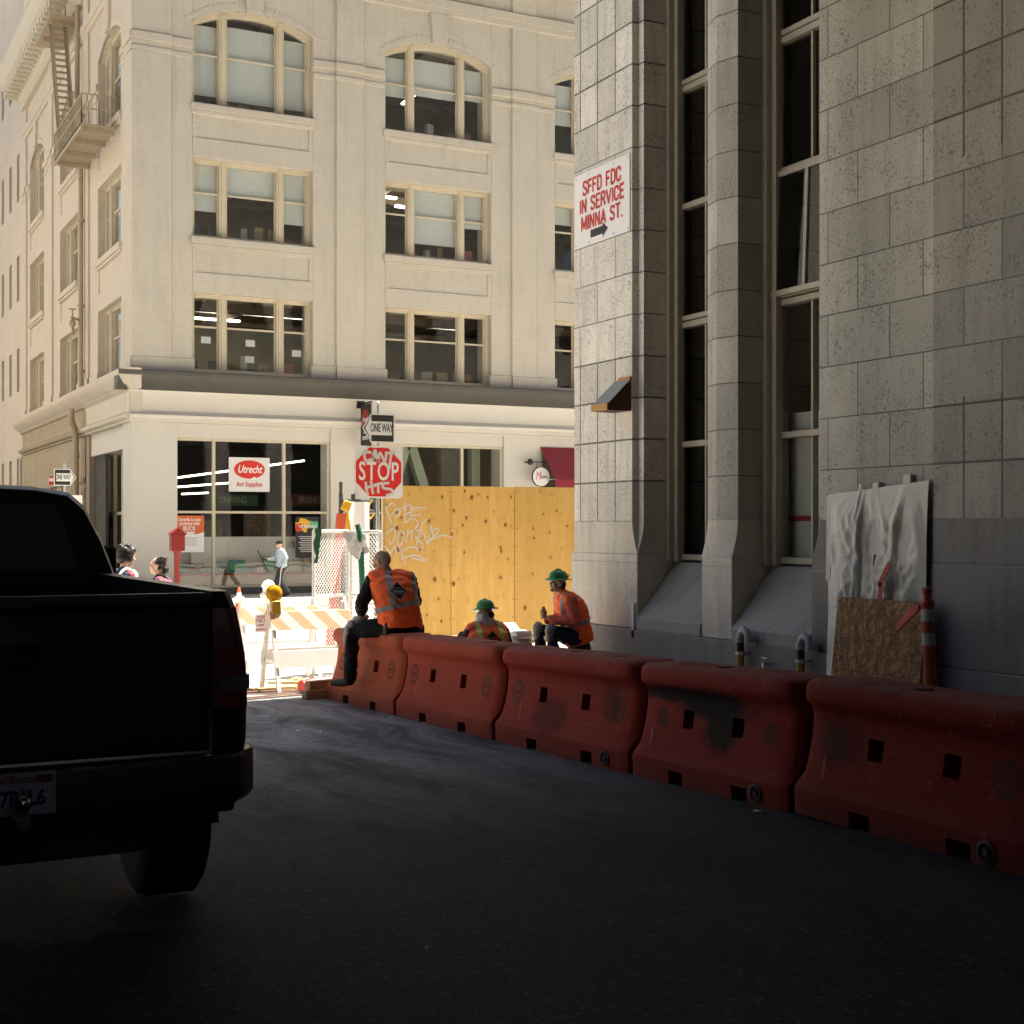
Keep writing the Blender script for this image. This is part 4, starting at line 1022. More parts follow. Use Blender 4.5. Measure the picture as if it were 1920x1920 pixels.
# ------------------------------------------------------------------ stop sign with one way plate
SP = Vector((8.14, 20.53, gz(20.5)))
ss = empty("stop_sign", SP, 0, "red stop sign with white graffiti and a one way plate on its pole", "street sign")
mb = MB(); mb.cyl((SP.x, SP.y + .03, SP.z), (SP.x, SP.y + .03, 3.66), .03, n=12); mb.ell((SP.x, SP.y + .03, 3.67), (.035, .035, .035)); sub(mb.build("pole", M['steel'], smooth=True), ss)
wp = paint("white_sign_sheet", (.70, .69, .68), .5, .05, 2, dirt=.15, dcol=(.4, .38, .34))
def rrect(x0, x1, z0, z1, r, n=5):
    o = []
    for (cx, cz, a0) in ((x1 - r, z1 - r, 0), (x0 + r, z1 - r, 90), (x0 + r, z0 + r, 180), (x1 - r, z0 + r, 270)):
        for i in range(n + 1): a = R(a0 + 90 * i / n); o.append((cx + r * math.cos(a), cz + r * math.sin(a)))
    return o
cz = 2.59; mb = MB(); mb.prism(rrect(SP.x - .41, SP.x + .41, cz - .41, cz + .41, .06), lambda x, z: (x, SP.y - .008, z), lambda x, z: (x, SP.y - .004, z)); sub(mb.build("backing_board", wp), ss)
octo = lambda r: [(SP.x + r * math.cos(R(22.5 + 45 * i)), cz + r * math.sin(R(22.5 + 45 * i))) for i in range(8)]
mb = MB(); mb.prism(octo(.437), lambda x, z: (x, SP.y - .012, z), lambda x, z: (x, SP.y - .008, z)); pl = sub(mb.build("stop_plate", wp), ss)
mb = MB(); mb.prism(octo(.415), lambda x, z: (x, SP.y - .015, z), lambda x, z: (x, SP.y - .0125, z)); sub(mb.build("red_face", paint("sign_red", (.62, .022, .018), .45, .05, 3)), pl)
sub(text("STOP", .41, plane_M((SP.x, SP.y - .017, cz), (1, 0, 0), (0, 0, 1)), wp, None, sx=.64, bold=.006, spacing=1.12), pl)
G2 = [[(600, 690), (545, 680), (520, 730), (545, 790), (600, 770)], [(610, 800), (650, 660), (670, 740), (690, 800)], [(610, 750), (690, 730)], [(690, 800), (712, 690), (770, 800), (790, 680)], [(780, 700), (880, 685)], [(855, 690), (835, 790), (825, 890)],
      [(535, 1050), (545, 1120), (560, 1200)], [(600, 1040), (625, 1190)], [(530, 1120), (660, 1090)], [(640, 1085), (740, 1060)], [(690, 1070), (690, 1180)], [(820, 1060), (760, 1070), (750, 1120), (850, 1140), (860, 1190), (790, 1210)]]
k_ = Matrix.Identity(4); mb = MB()
def g2(p):
    q = onY(600 + p[0] / 6.4, 740 + p[1] / 6.4, SP.y); c = onY(709, 885, SP.y); return (SP.x + (q.x - c.x) * .98, cz + (q.z - c.z) * .98)
strokes(mb, [[g2(p) for p in ln] for ln in G2], plane_M((0, SP.y - .018, 0), (1, 0, 0), (0, 0, 1)), .042, .002); sub(mb.build("graffiti", paint("grey_spray_paint", (.56, .53, .51), .6, .05, 6), recalc=False), pl)
def one_way(root, c, w, h, dirn):
    """plate facing -Y with an arrow; dirn -1 points to -X"""
    x, y, z = c; ow = MB(); f = lambda px, pz: (x - dirn * px, z + pz)
    shape = lambda g: [f(-w / 2 + g * 1.25, 0), f(-w / 2 + w * .26 + g * .5, h / 2 - g), f(w / 2 - g, h / 2 - g), f(w / 2 - g, -h / 2 + g), f(-w / 2 + w * .26 + g * .5, -h / 2 + g)]
    ow.prism(shape(0), lambda a, b: (a, y, b), lambda a, b: (a, y + .003, b)); p = sub(ow.build("one_way_plate", wp), root)
    m = MB(); m.prism(shape(.018), lambda a, b: (a, y - .003, b), lambda a, b: (a, y - .0005, b)); sub(m.build("plate_face", paint("sign_black", (.022, .022, .022), .5, .1, 3)), p)
    m = MB(); m.prism([f(-w / 2 + .045, 0), f(-w / 2 + w * .27, h * .42), f(-w / 2 + w * .27, h * .24), f(w / 2 - .045, h * .24), f(w / 2 - .045, -h * .24), f(-w / 2 + w * .27, -h * .24), f(-w / 2 + w * .27, -h * .42)], lambda a, b: (a, y - .006, b), lambda a, b: (a, y - .0035, b)); sub(m.build("arrow", wp), p)
    sub(text("ONE WAY", h * .42, plane_M((x + dirn * -.075 * w * 1.2, y - .008, z), (1, 0, 0), (0, 0, 1)), paint("sign_black_letters", (.02, .02, .02), .5, .1, 3), None, sx=.355 * w / h, bold=.002), p)
one_way(ss, (SP.x + .0, SP.y - .01, 3.28), .54, .45, -1)
mb = MB()
for z in (1.0, 1.12, 1.3, 1.42): mb.box(SP.x - .035, SP.x + .035, SP.y - .004, SP.y - .001, z, z + .09)
sub(mb.build("sticker", M['paper']), ss)
p = atT(122, 895, 30); s2 = empty("one_way_sign", (p.x, p.y, gz(p.y)), 0, "one way plate on a pole beyond the pickup roof, arrow to the shop", "street sign")
mb = MB(); mb.cyl((p.x, p.y + .03, gz(p.y)), (p.x, p.y + .03, p.z + .3), .03, n=10); sub(mb.build("pole", M['steel'], smooth=True), s2)
one_way(s2, (p.x, p.y, p.z), .46, .36, 1)
mb = MB(); mb.prism(rrect(p.x - .33, p.x - .1, p.z - .16, p.z + .02, .02), lambda a, b: (a, p.y + .004, b), lambda a, b: (a, p.y + .008, b)); q = sub(mb.build("parking_plate", M['red']), s2)
sub(text("NO", .10, plane_M((p.x - .27, p.y + .002, p.z - .06), (1, 0, 0), (0, 0, 1)), wp, None, sx=.8, bold=.003), q)
mb = MB(); mb.prism(rrect(p.x - .2, p.x + .36, p.z - .85, p.z - .38, .03), lambda a, b: (a, p.y - .003, b), lambda a, b: (a, p.y + .001, b)); sub(mb.build("blank_plate", wp), s2)

# ------------------------------------------------------------------ signs on buildings
G = lambda x, z: plane_M((9.036, x, z), (0, -1, 0), (0, 0, 1))
sg_ = empty("direction_board", (9.045, 15.2, 5.8), 0, "white board with red capitals and a black arrow on the granite pier", "sign")
mb = MB(); mb.box(9.038, 9.044, 14.52, 15.88, 5.34, 6.29); sub(mb.build("board", paint("white_sign_board", (.80, .77, .78), .5, .03, 2, dirt=.1, dcol=(.5, .4, .3))), sg_)
rd = paint("sign_red_letters", (.52, .03, .02), .5, .08, 5)
for tx, z, w_ in (("SFFD FDC", 6.09, .92), ("IN SERVICE", 5.865, 1.07), ("MINNA ST.", 5.64, 1.0)):
    mb = MB(); block_text(mb, tx, .165, w_, G(15.19, z)); sub(mb.build("lettering", rd, recalc=False), sg_)
mb = MB(); mb.prism([(15.46, 5.425), (15.46, 5.525), (15.16, 5.525), (15.16, 5.57), (15.03, 5.475), (15.16, 5.38), (15.16, 5.425)], lambda y, z: (9.036, y, z), lambda y, z: (9.0375, y, z)); sub(mb.build("arrow", M['black']), sg_)
mb = MB()
for y in (14.56, 15.84, 14.9, 15.5): mb.ell((9.036, y, 6.25), (.006, .012, .012), nu=8, nv=6); mb.ell((9.036, y, 5.38), (.006, .012, .012), nu=8, nv=6)
sub(mb.build("fixing_bolt", M['steel']), sg_)
# metal hood under it
hd = empty("wall_hood", (9.05, 14.9, 3.3), 0, "small sloping metal hood with rusty sides fixed to the granite pier", "wall hood")
mb = MB(); y0, y1 = 14.50, 14.86
mb.prism([(9.045, 3.14), (9.045, 3.50), (8.73, 3.20), (8.73, 3.14)], lambda x, z: (x, y0, z), lambda x, z: (x, y1, z)); sub(mb.build("hood_body", paint("rusty_side", (.10, .035, .02), .7, .4, 7, dirt=.4)), hd)
mb = MB(); mb.hexa([(9.04, y0 - .01, 3.52), (8.715, y0 - .01, 3.21), (8.715, y1 + .01, 3.21), (9.04, y1 + .01, 3.52), (9.04, y0 - .01, 3.535), (8.715, y0 - .01, 3.225), (8.715, y1 + .01, 3.225), (9.04, y1 + .01, 3.535)]); sub(mb.build("sloping_lid", paint("grey_lid", (.32, .33, .31), .5, .1, 5)), hd)
mb = MB(); mb.box(8.70, 8.715, y0 - .012, y1 + .012, 3.14, 3.225); mb.box(9.02, 9.046, y0 - .012, y1 - .1, 3.52, 3.56); sub(mb.build("ochre_edge", paint("ochre_edge", (.42, .22, .06), .6, .15, 5)), hd)
# art shop sign in the window
p = onY(467, 890, FY + .1); a = empty("shop_sign", (p.x, FY + .1, p.z), 0, "square white hanging sign with a red oval in the shop window", "sign")
mb = MB(); mb.box(p.x - .66, p.x + .66, FY + .06, FY + .11, p.z - .54, p.z + .54); sub(mb.build("board", paint("sign_white", (.70, .68, .66), .5, .03, 2)), a)
mb = MB(); pts = [(p.x + .5 * math.cos(2 * math.pi * i / 40), p.z + .16 + .29 * math.sin(2 * math.pi * i / 40)) for i in range(40)]
mb.prism(pts, lambda x, z: (x, FY + .052, z), lambda x, z: (x, FY + .058, z)); ov = sub(mb.build("red_oval", paint("logo_red", (.60, .03, .02), .5, .05, 3)), a)
sub(text("Utrecht", .34, plane_M((p.x, FY + .049, p.z + .16), (1, 0, 0), (0, 0, 1)), M['paper'], None, sx=.72, shear=.3, bold=.006), a)
sub(text("Art Supplies", .215, plane_M((p.x, FY + .055, p.z - .31), (1, 0, 0), (0, 0, 1)), rd, None, sx=.80, bold=.003), a)
mb = MB(); mb.prism([(p.x + .02, p.z - .155), (p.x + .16, p.z - .06), (p.x + .24, p.z - .13), (p.x + .1, p.z - .17)], lambda x, z: (x, FY + .05, z), lambda x, z: (x, FY + .051, z)); sub(mb.build("oval_notch", M['paper']), a)
# posters in the window
p = onY(355, 1001, FY + .15); a = empty("window_poster", (p.x, FY + .15, p.z), 0, "orange and white poster in the shop window behind the red alarm box", "poster")
mb = MB(); mb.box(p.x - .46, p.x + .46, FY + .14, FY + .15, p.z - .57, p.z + .57); sub(mb.build("sheet", M['paper']), a)
mb = MB(); mb.prism([(p.x - .46, p.z + .57), (p.x + .46, p.z + .57), (p.x + .46, p.z + .06), (p.x + .2, p.z - .02), (p.x + .05, p.z + .05), (p.x - .2, p.z - .0), (p.x - .46, p.z + .08)], lambda x, z: (x, FY + .134, z), lambda x, z: (x, FY + .139, z)); sub(mb.build("orange_band", paint("poster_orange", (.62, .13, .04), .6, .25, 3)), a)
for tx, dz, s in (("Utrecht is now", .44, .15), ("partners with", .32, .15), ("BLICK", .17, .19), ("art materials", .055, .09)):
    sub(text(tx, s, plane_M((p.x, FY + .131, p.z + dz), (1, 0, 0), (0, 0, 1)), M['paper'], None, sx=.78, bold=.003), a)
mb = MB()
for i in range(8): mb.box(p.x - .3, p.x + .3 - .05 * (i % 3), FY + .136, FY + .139, p.z - .12 - i * .035, p.z - .108 - i * .035)
sub(mb.build("small_print", paint("print_grey", (.4, .38, .37), .7, .05, 3)), a)
p = onY(575, 1005, FY + .15); a = empty("dark_poster", (p.x, FY + .15, p.z), 0, "black poster with a paint splash in the shop window near the fence panels", "poster")
mb = MB(); mb.box(p.x - .38, p.x + .42, FY + .14, FY + .15, p.z - .70, p.z + .62); sub(mb.build("sheet", paint("poster_black", (.02, .02, .02), .5, .1, 3)), a)
def splash(cx, cz, r, col, sd, nm):
    rr = random.Random(sd); m = MB(); pts = []
    for i in range(22): q = r * (.72 + .45 * rr.random()); pts.append((cx + q * math.cos(2 * math.pi * i / 22), cz + .8 * q * math.sin(2 * math.pi * i / 22)))
    m.prism(pts, lambda x, z: (x, FY + .133 - sd * .001, z), lambda x, z: (x, FY + .139, z)); sub(m.build(nm, paint(nm, col, .6, .2, 4)), a)
splash(p.x - .12, p.z + .36, .27, (.80, .42, .03), 1, "yellow_splash"); splash(p.x - .26, p.z + .28, .16, (.6, .05, .02), 2, "red_splash"); splash(p.x + .24, p.z + .36, .17, (.10, .42, .22), 3, "green_splash")
sub(text("THE PREFERRED", .14, plane_M((p.x + .02, FY + .124, p.z + .30), (1, 0, 0), (0, 0, 1)), M['paper'], None, sx=.62, bold=.003), a)
mb = MB()
for i in range(9): mb.box(p.x - .28 + .04 * (i % 3), p.x + .30 - .05 * (i % 2), FY + .136, FY + .1395, p.z - .03 - i * .06, p.z - .012 - i * .06)
sub(mb.build("small_print", M['paper']), a)
for tx, px_, col in (("DRAWING", 437, (.03, .08, .03)), ("BRUSHES", 580, (.10, .025, .015))):
    q = onY(px_, 938, FY + 5); e_ = empty("aisle_sign", (q.x, q.y, q.z), 0, "dim green aisle sign inside the shop" if tx == "DRAWING" else "dim red aisle sign inside the shop", "sign")
    mb = MB(); mb.box(q.x - .9, q.x + .9, q.y, q.y + .03, q.z - .2, q.z + .2); sub(mb.build("board", paint("aisle_" + tx.lower(), col, .6, .1, 3)), e_)
    sub(text(tx, .34, plane_M((q.x, q.y - .01, q.z), (1, 0, 0), (0, 0, 1)), paint("dim_letters", (.30, .30, .26), .7, .05, 3), None, sx=.6), e_)
# black projecting banner
a = empty("black_banner", (16.45, FY, 5), 0, "black projecting banner with a red disc beside the one way plate", "banner")
mb = MB(); mb.box(16.42, 16.46, FY - 1.0, FY - .12, 4.35, 5.72); sub(mb.build("cloth", paint("banner_black", (.03, .03, .028), .7, .1, 3)), a)
mb = MB(); mb.bar((16.44, FY + .0, 5.76), (16.44, FY - 1.05, 5.76), .05, .05); mb.box(16.3, 16.58, FY - .1, FY, 5.62, 5.86); mb.bar((16.44, FY, 4.36), (16.44, FY - 1.0, 4.36), .03, .03); sub(mb.build("bracket", M['black']), a)
mb = MB(); mb.prism([(FY - .55 + .33 * math.cos(2 * math.pi * i / 28), 5.22 + .33 * math.sin(2 * math.pi * i / 28)) for i in range(28)], lambda y, z: (16.412, y, z), lambda y, z: (16.418, y, z)); sub(mb.build("red_disc", M['red']), a)
BM = lambda z: plane_M((16.409, FY - .55, z), (0, -1, 0), (0, 0, 1))
sub(text("Utrecht", .22, BM(5.22), M['paper'], None, sx=.7, shear=.3, bold=.004), a); sub(text("ART", .17, BM(4.82), M['paper'], None, sx=.8, bold=.004), a); sub(text("SUPPLIES", .17, BM(4.62), M['paper'], None, sx=.7, bold=.004), a)
# red awning and round hanging sign
a = empty("red_awning", (25.2, FY, 4), 0, "dark red sloping awning over the next shop", "awning")
mb = MB(); mb.hexa([(23.15, FY - .02, 4.50), (23.15, FY - 1.1, 3.35), (27.7, FY - 1.1, 3.35), (27.7, FY - .02, 4.50), (23.15, FY - .02, 4.53), (23.15, FY - 1.1, 3.38), (27.7, FY - 1.1, 3.38), (27.7, FY - .02, 4.53)])
mb.box(23.15, 27.7, FY - 1.11, FY - 1.09, 3.1, 3.36); sub(mb.build("canopy", paint("awning_red", (.22, .018, .028), .75, .08, 3)), a)
mb = MB(); mb.bar((23.2, FY, 3.38), (23.2, FY - 1.1, 3.38), .03, .03); mb.bar((23.2, FY, 3.4), (23.2, FY - .05, 4.5), .03, .03); sub(mb.build("awning_frame", M['steel']), a)
a = empty("round_shop_sign", (22.9, FY, 3.6), 0, "round white hanging sign on a black arm under the red awning", "sign")
q0, q1, qc = onY(994, 866, FY - .4), onY(1034, 863, FY - .4), onY(1014, 894, FY - .4)
mb = MB(); mb.bar((q0.x, FY - .4, q0.z), (q1.x, FY - .4, q0.z), .035, .035); mb.ell((q0.x, FY - .4, q0.z), (.11, .11, .11)); mb.cyl((q0.x, FY - .4, q0.z), (q0.x, FY, q0.z), .03, n=8)
for x in (qc.x - .18, qc.x + .16): mb.bar((x, FY - .4, q0.z), (x, FY - .4, qc.z + .2), .012, .012)
sub(mb.build("arm", M['black']), a)
mb = MB(); mb.lathe([(.33, -.03), (.345, -.03), (.345, .03), (.33, .03)], (qc.x, FY - .4, qc.z), 'Y', 32); sub(mb.build("rim", M['black']), a)
mb = MB(); mb.lathe([(.001, -.035), (.325, -.035), (.325, .035), (.001, .035)], (qc.x, FY - .4, qc.z), 'Y', 32); dd = sub(mb.build("disc", M['paper']), a)
sub(text("M", .42, plane_M((qc.x - .12, FY - .44, qc.z + .02), (1, 0, 0), (0, 0, 1)), paint("pink_letter", (.62, .10, .22), .6, .05, 3), None, sx=.6, shear=.2), dd)
sub(text("adelaine", .15, plane_M((qc.x + .1, FY - .44, qc.z + .0), (1, 0, 0), (0, 0, 1)), M['black'], None, sx=.65, shear=.3), dd)

# ------------------------------------------------------------------ fire escape and drainpipe on the alley face
fe = empty("fire_escape", (FX, 48, 14.4), 0, "cream iron fire escape balcony with a steep ladder on the alley face", "fire escape")
fem = paint("fire_escape_paint", (.40, .33, .24), .6, .12, 3, dirt=.3, dcol=(.2, .12, .06), world=True)
X0, X1 = 7.95, 9.05; Y0, Y1 = 45.4, 50.6; Z0 = 14.42
mb = MB(); mb.box(X0, X1 - .02, Y0, Y1, Z0, Z0 + .06)
for y in (Y0 + .3, 47.1, 48.8, Y1 - .3): mb.box(X0 + .1, X1, y - .06, y + .06, Z0 - .16, Z0 - .003)
mb.box(X0, X0 + .08, Y0 + .003, Y1 - .003, Z0 - .1, Z0 + .07); sub(mb.build("platform", fem), fe)
mb = MB()
def rail_line(p, q, n):
    p = Vector(p); q = Vector(q)
    for h in (.5, .95): mb.bar(p + Vector((0, 0, h)), q + Vector((0, 0, h)), .035, .035)
    for i in range(n + 1): c = p.lerp(q, i / n); mb.bar(c, c + Vector((0, 0, .95)), .018, .018)
rail_line((X0 + .03, Y0, Z0 + .05), (X0 + .03, Y1, Z0 + .05), 30); rail_line((X0 + .03, Y0, Z0 + .05), (X1, Y0, Z0 + .05), 7); rail_line((X0 + .03, Y1, Z0 + .05), (X1, Y1, Z0 + .05), 7)
sub(mb.build("railing", fem), fe)
mb = MB(); A0, A1 = Vector((8.15, 50.3, Z0)), Vector((8.15, 47.6, 19.6)); off = Vector((.50, 0, 0))
A0, A1 = A0, Vector((8.15, 52.6, 20.0))
mb.bar(A0, A1, .05, .14); mb.bar(A0 + off, A1 + off, .05, .14)
for i in range(1, 22): c = A0.lerp(A1, i / 22); mb.box(c.x, c.x + .5, c.y - .10, c.y + .10, c.z - .015, c.z + .015)
for o_ in (Vector((0, 0, .8)), off + Vector((0, 0, .8))):
    mb.bar(A0 + o_, A1 + o_, .03, .03)
    for i in range(0, 9): c = A0.lerp(A1, i / 8) + o_ - Vector((0, 0, .8)); mb.bar(c, c + Vector((0, 0, .8)), .02, .02)
sub(mb.build("ladder", fem), fe)
mb = MB(); mb.box(8.0, 9.03, 51.6, 55.2, 19.9, 19.98); mb.box(8.1, 9.03, 52, 52.12, 19.75, 19.897); mb.box(8.1, 9.03, 54, 54.12, 19.75, 19.897); sub(mb.build("upper_platform", fem), fe)
dp = empty("drainpipe", (8.9, 50.8, gz(50)), 0, "cream drainpipe with an offset bend beside the fire escape", "drainpipe")
mb = MB(); mb.tube([(8.92, 51.6, 20.4), (8.92, 51.6, 17.2), (8.92, 50.9, 16.0), (8.92, 50.9, 6.7)], .085, 10); mb.tube([(8.6, 50.9, 5.9), (8.6, 50.9, 5.5), (8.75, 51.1, 5.2), (8.8, 51.2, 4.8), (8.8, 51.2, gz(51))], .11, 10)
for z in (15.6, 12.5, 9.5, 7.2): mb.cyl((8.92, 50.9, z), (8.92, 50.9, z + .1), .12, n=12)
for z in (4.2, 2.5): mb.cyl((8.8, 51.2, z), (8.8, 51.2, z + .1), .14, n=12)
sub(mb.build("pipe", fem, smooth=True), dp)
mb = MB(); mb.cyl((8.86, 50.9, 9.05), (8.55, 50.75, 9.1), .05, n=8); mb.ell((8.62, 50.8, 8.9), (.12, .12, .14)); mb.cyl((8.62, 50.8, 9.0), (8.62, 50.8, 9.4), .03, n=8); mb.cyl((8.5, 50.8, 9.4), (8.74, 50.8, 9.4), .03, n=8)
mb.cyl((8.62, 50.8, 8.9), (8.7, 51.2, 8.6), .05, n=8); sub(mb.build("valve", fem, smooth=True), dp)
# ------------------------------------------------------------------ street works
M['worange'] = paint("faded_orange_plastic", (.66, .16, .06), .55, .12, 6, dirt=.2)
M['timber'] = paint("raw_timber", (.52, .37, .19), .7, .2, 8, dirt=.2)
STR = stripes("orange_white_stripes", (.93, .91, .88), (.93, .58, .36), 1, 1, .32, dirt=.08)
def thin_sheet(name, col):
    g = N(name); d = g.n("BsdfDiffuse"); t = g.n("BsdfTranslucent"); mx = g.n("MixShader"); mx.inputs[0].default_value = .5
    for q in (d, t): q.inputs[0].default_value = (*col, 1)
    g.l(d.outputs[0], mx.inputs[1]); g.l(t.outputs[0], mx.inputs[2]); g.l(mx.outputs[0], g.out.inputs[0]); return g.m
def barricade(x, y, w, rz, label, sign=True):
    z = gz(y); e = empty("barricade", (x, y, z), rz, label, "barricade", "folding barricades at the alley mouth")
    for sx in (0, w):
        for sy in (-1, 1):
            mb = MB(); mb.bar((sx, sy * .30, 0), (sx, sy * .03, 1.06), .05, .02, (0, 1, 0)); mb.bar((sx - .022, sy * .30, 0.0), (sx - .022, sy * .03, 1.06), .006, .05, (0, 1, 0)); mb.build("leg", M['white_metal'], e)
    for (z0, h, m, nm) in ((.74, .22, STR, "striped_board"), (.30, .20, M['white_metal'], "lower_board")):
        for sy in (-1, 1):
            y0 = sy * (.30 - .27 * (z0 / 1.06)); y1 = sy * (.30 - .27 * ((z0 + h) / 1.06)); o = sy * .015
            mb = MB(); mb.hexa([(-.04, y0 + o, z0), (w + .04, y0 + o, z0), (w + .04, y0 + o * 2, z0), (-.04, y0 + o * 2, z0), (-.04, y1 + o, z0 + h), (w + .04, y1 + o, z0 + h), (w + .04, y1 + o * 2, z0 + h), (-.04, y1 + o * 2, z0 + h)]); mb.build(nm, m, e, bevel=.004)
    mb = MB(); mb.bar((0, -.2, .36), (0, .2, .36), .02, .03); mb.bar((w, -.2, .36), (w, .2, .36), .02, .03); mb.build("spreader", M['steel'], e)
    return e
p = atT(519, 1300, 16.45)
b1 = barricade(p.x, p.y + .25, .95, .05, "nearer folding barricade with orange stripes and an amber lamp on top")
mb = MB(); mb.box(-.02, .10, -.10, .0, .92, 1.09); lb = mb.build("lamp_battery_box", paint("yellow_box", (.62, .40, .05), .5, .1, 5), b1, bevel=.01)
mb = MB(); mb.lathe([(.001, -.036), (.03, -.037), (.06, -.033), (.085, -.024), (.095, -.014), (.095, .014), (.085, .024), (.06, .033), (.001, .036)], (.03, -.05, 1.18), 'Y', 28); mb.build("amber_lens", paint("amber_lens", (.85, .42, .02), .25, .15, 30, bump=.4, bscale=90, coat=.4), lb, smooth=True)
mb = MB(); mb.lathe([(.095, -.016), (.104, -.016), (.104, .016), (.095, .016)], (.03, -.05, 1.18), 'Y', 28); mb.build("lens_rim", paint("yellow_rim", (.66, .40, .04), .5, .1, 5), lb, smooth=True)
mb = MB(); mb.box(-.20, -.06, -.03, -.027, .72, .93); pn = mb.build("paper_sign", thin_sheet("bright_paper", (.92, .91, .90)), b1)
for tx, z in (("TOW AWAY", .90), ("NO", .855), ("STOPPING", .80), ("CONSTRUCTION", .75)):
    text(tx, .030 if tx != "NO" else .07, plane_M((-.13, -.0325, z), (1, 0, 0), (0, 0, 1)), paint("pale_red_print", (.75, .22, .18), .7, .05, 4), pn, sx=.62 if tx != "NO" else 1, bold=.001)
p = atT(478, 1292, 17.6); barricade(p.x - .1, p.y + .25, .95, -.06, "further folding barricade half behind the pickup tailgate")
def cone(x, y, z, label, h=.71, tall=True):
    e = empty("traffic_cone", (x, y, z), 0, label, "traffic cone", "traffic cones")
    mb = MB(); mb.box(-.18, .18, -.18, .18, 0, .03); mb.build("base", paint("cone_base", (.5, .12, .05), .7, .2, 6), e, bevel=.02)
    mb = MB(); mb.lathe([(.135, .03), (.125, .06), (.03, h - .01), (.024, h), (.001, h)], n=24); mb.build("body", M['worange'], e, smooth=True)
    for (z0, z1) in ((.34, .44), (.50, .59)):
        r = lambda q: .127 - (.127 - .03) * (q - .06) / (h - .07) + .002
        mb = MB(); mb.lathe([(r(z0), z0), (r(z1), z1), (r(z1) - .004, z1), (r(z0) - .004, z0)], n=24); mb.build("reflective_collar", M['paper'], e, smooth=True)
    return e
p = atT(448, 1145, 33); c1 = cone(p.x, p.y, gz(p.y), "tall orange cone with a white bag tied round it near the white hydrant")
mb = MB(); mb.ell((0, 0, .44), (.13, .13, .07)); mb.ell((.08, -.05, .42), (.06, .05, .06)); mb.build("tied_bag", M['paper'], c1, smooth=True)
p = atT(1632, 1290, 9.6); cone(p.x, p.y, gz(p.y) , "orange cone poking up behind the dark barrier before the chipboard")
# hydrant
p = atT(503, 1145, 33); hy = empty("fire_hydrant", (p.x, p.y, gz(p.y)), R(25), "white fire hydrant with a black 8 beside the tall cone", "fire hydrant")
mb = MB(); mb.lathe([(.17, 0), (.17, .04), (.13, .06), (.13, .48), (.155, .5), (.155, .54), (.13, .56), (.13, .70), (.165, .72), (.165, .76), (.14, .80), (.09, .86), (.03, .88), (.001, .89)], n=24); mb.build("barrel", M['white_metal'], hy, smooth=True)
for dx, dy, r, nm in ((0, -1, .085, "front_outlet"), (-1, 0, .065, "side_outlet"), (1, 0, .065, "side_outlet")):
    mb = MB(); mb.cyl((dx * .1, dy * .1, .62 if dy else .52), (dx * .20, dy * .20, .62 if dy else .52), r); mb.cyl((dx * .20, dy * .20, .62 if dy else .52), (dx * .225, dy * .225, .62 if dy else .52), r * .6, n=6); mb.build(nm, M['white_metal'], hy, smooth=True)
mb = MB(); mb.disc((0, -.228, .62), .04, (0, -1, 0)); mb.build("outlet_cap", paint("dark_brass", (.12, .07, .03), .5, .1, 5), hy)
text("8", .18, plane_M((.0, -.137, .26), (1, 0, 0), (0, 0, 1)), M['black'], hy)
# fire alarm box
p = atT(332, 1100, 38); z = gz(p.y) + .07; fa = empty("fire_alarm_box", (p.x, p.y, z), 0, "red gabled fire alarm box on a red post by the white shop pier", "fire alarm box")
hz = 1.56 - z
mb = MB(); mb.lathe([(.13, 0), (.12, .1), (.085, .14), (.085, hz - .55), (.12, hz - .5), (.12, hz - .45)], n=16); RB = paint("alarm_box_red", (.20, .009, .008), .4, .1, 4); mb.build("post", RB, fa, smooth=True)
mb = MB(); mb.box(-.185, .185, -.14, .14, hz - .48, hz - .02); mb.prism([(-.185, hz - .02), (.185, hz - .02), (0, hz + .11)], lambda x, q: (x, -.14, q), lambda x, q: (x, .14, q)); mb.build("box", RB, fa, bevel=.012)
mb = MB(); mb.prism([(-.215, hz - .045), (0, hz + .11), (.215, hz - .045), (.215, hz - .01), (0, hz + .145), (-.215, hz - .01)], lambda x, q: (x, -.17, q), lambda x, q: (x, .17, q)); mb.build("gable_roof", RB, fa)
# chain-link panels
def fence_panel(a, b, z0, z1, label, name="chain_link_panel", low=.25):
    a = Vector(a); b = Vector(b); e = empty(name, (a.x, a.y, gz(a.y)), 0, label, "fence panel", "white chain link panels at the alley mouth")
    mb = MB(); up = lambda p, z: Vector((p.x, p.y, z))
    for p in (a, b): mb.cyl(up(p, gz(p.y)), up(p, z1), .024, n=8)
    for z in (z0, .80, z1): mb.cyl(up(a, z), up(b, z), .024, n=8)
    sub(mb.build("tube_frame", M['white_metal'], smooth=True), e)
    L = (b - a).length; d = (b - a) / L; H = z1 - z0; mb = MB(); nrm = Vector((d.y, -d.x, 0)); step = .062
    n = int((L + H) / step)
    for s in (0, 1):
        for i in range(n + 1):
            c = i * step; u0, w0 = (c, 0) if c < L else (L, c - L); u1, w1 = (0, c) if c < H else (c - H, H)
            if abs(u0 - u1) < .02: continue
            if s: u0, u1 = L - u0, L - u1
            P = lambda u, w: up(a + d * u + nrm * (.004 if s else -.004), z0 + w)
            mb.bar(P(u0, w0), P(u1, w1), .0062, .0062)
    sub(mb.build("chain_link", paint("white_coated_wire", (.74, .73, .71), .5, .05, 5)), e)
    return e
pa, pb, pc = atT(588, 1200, 18.5), atT(652, 1200, 19.2), atT(714, 1200, 18.8)
fp = fence_panel(pa, pb, -.02, 1.67, "white chain link panel with a green rag tied at its top corner")
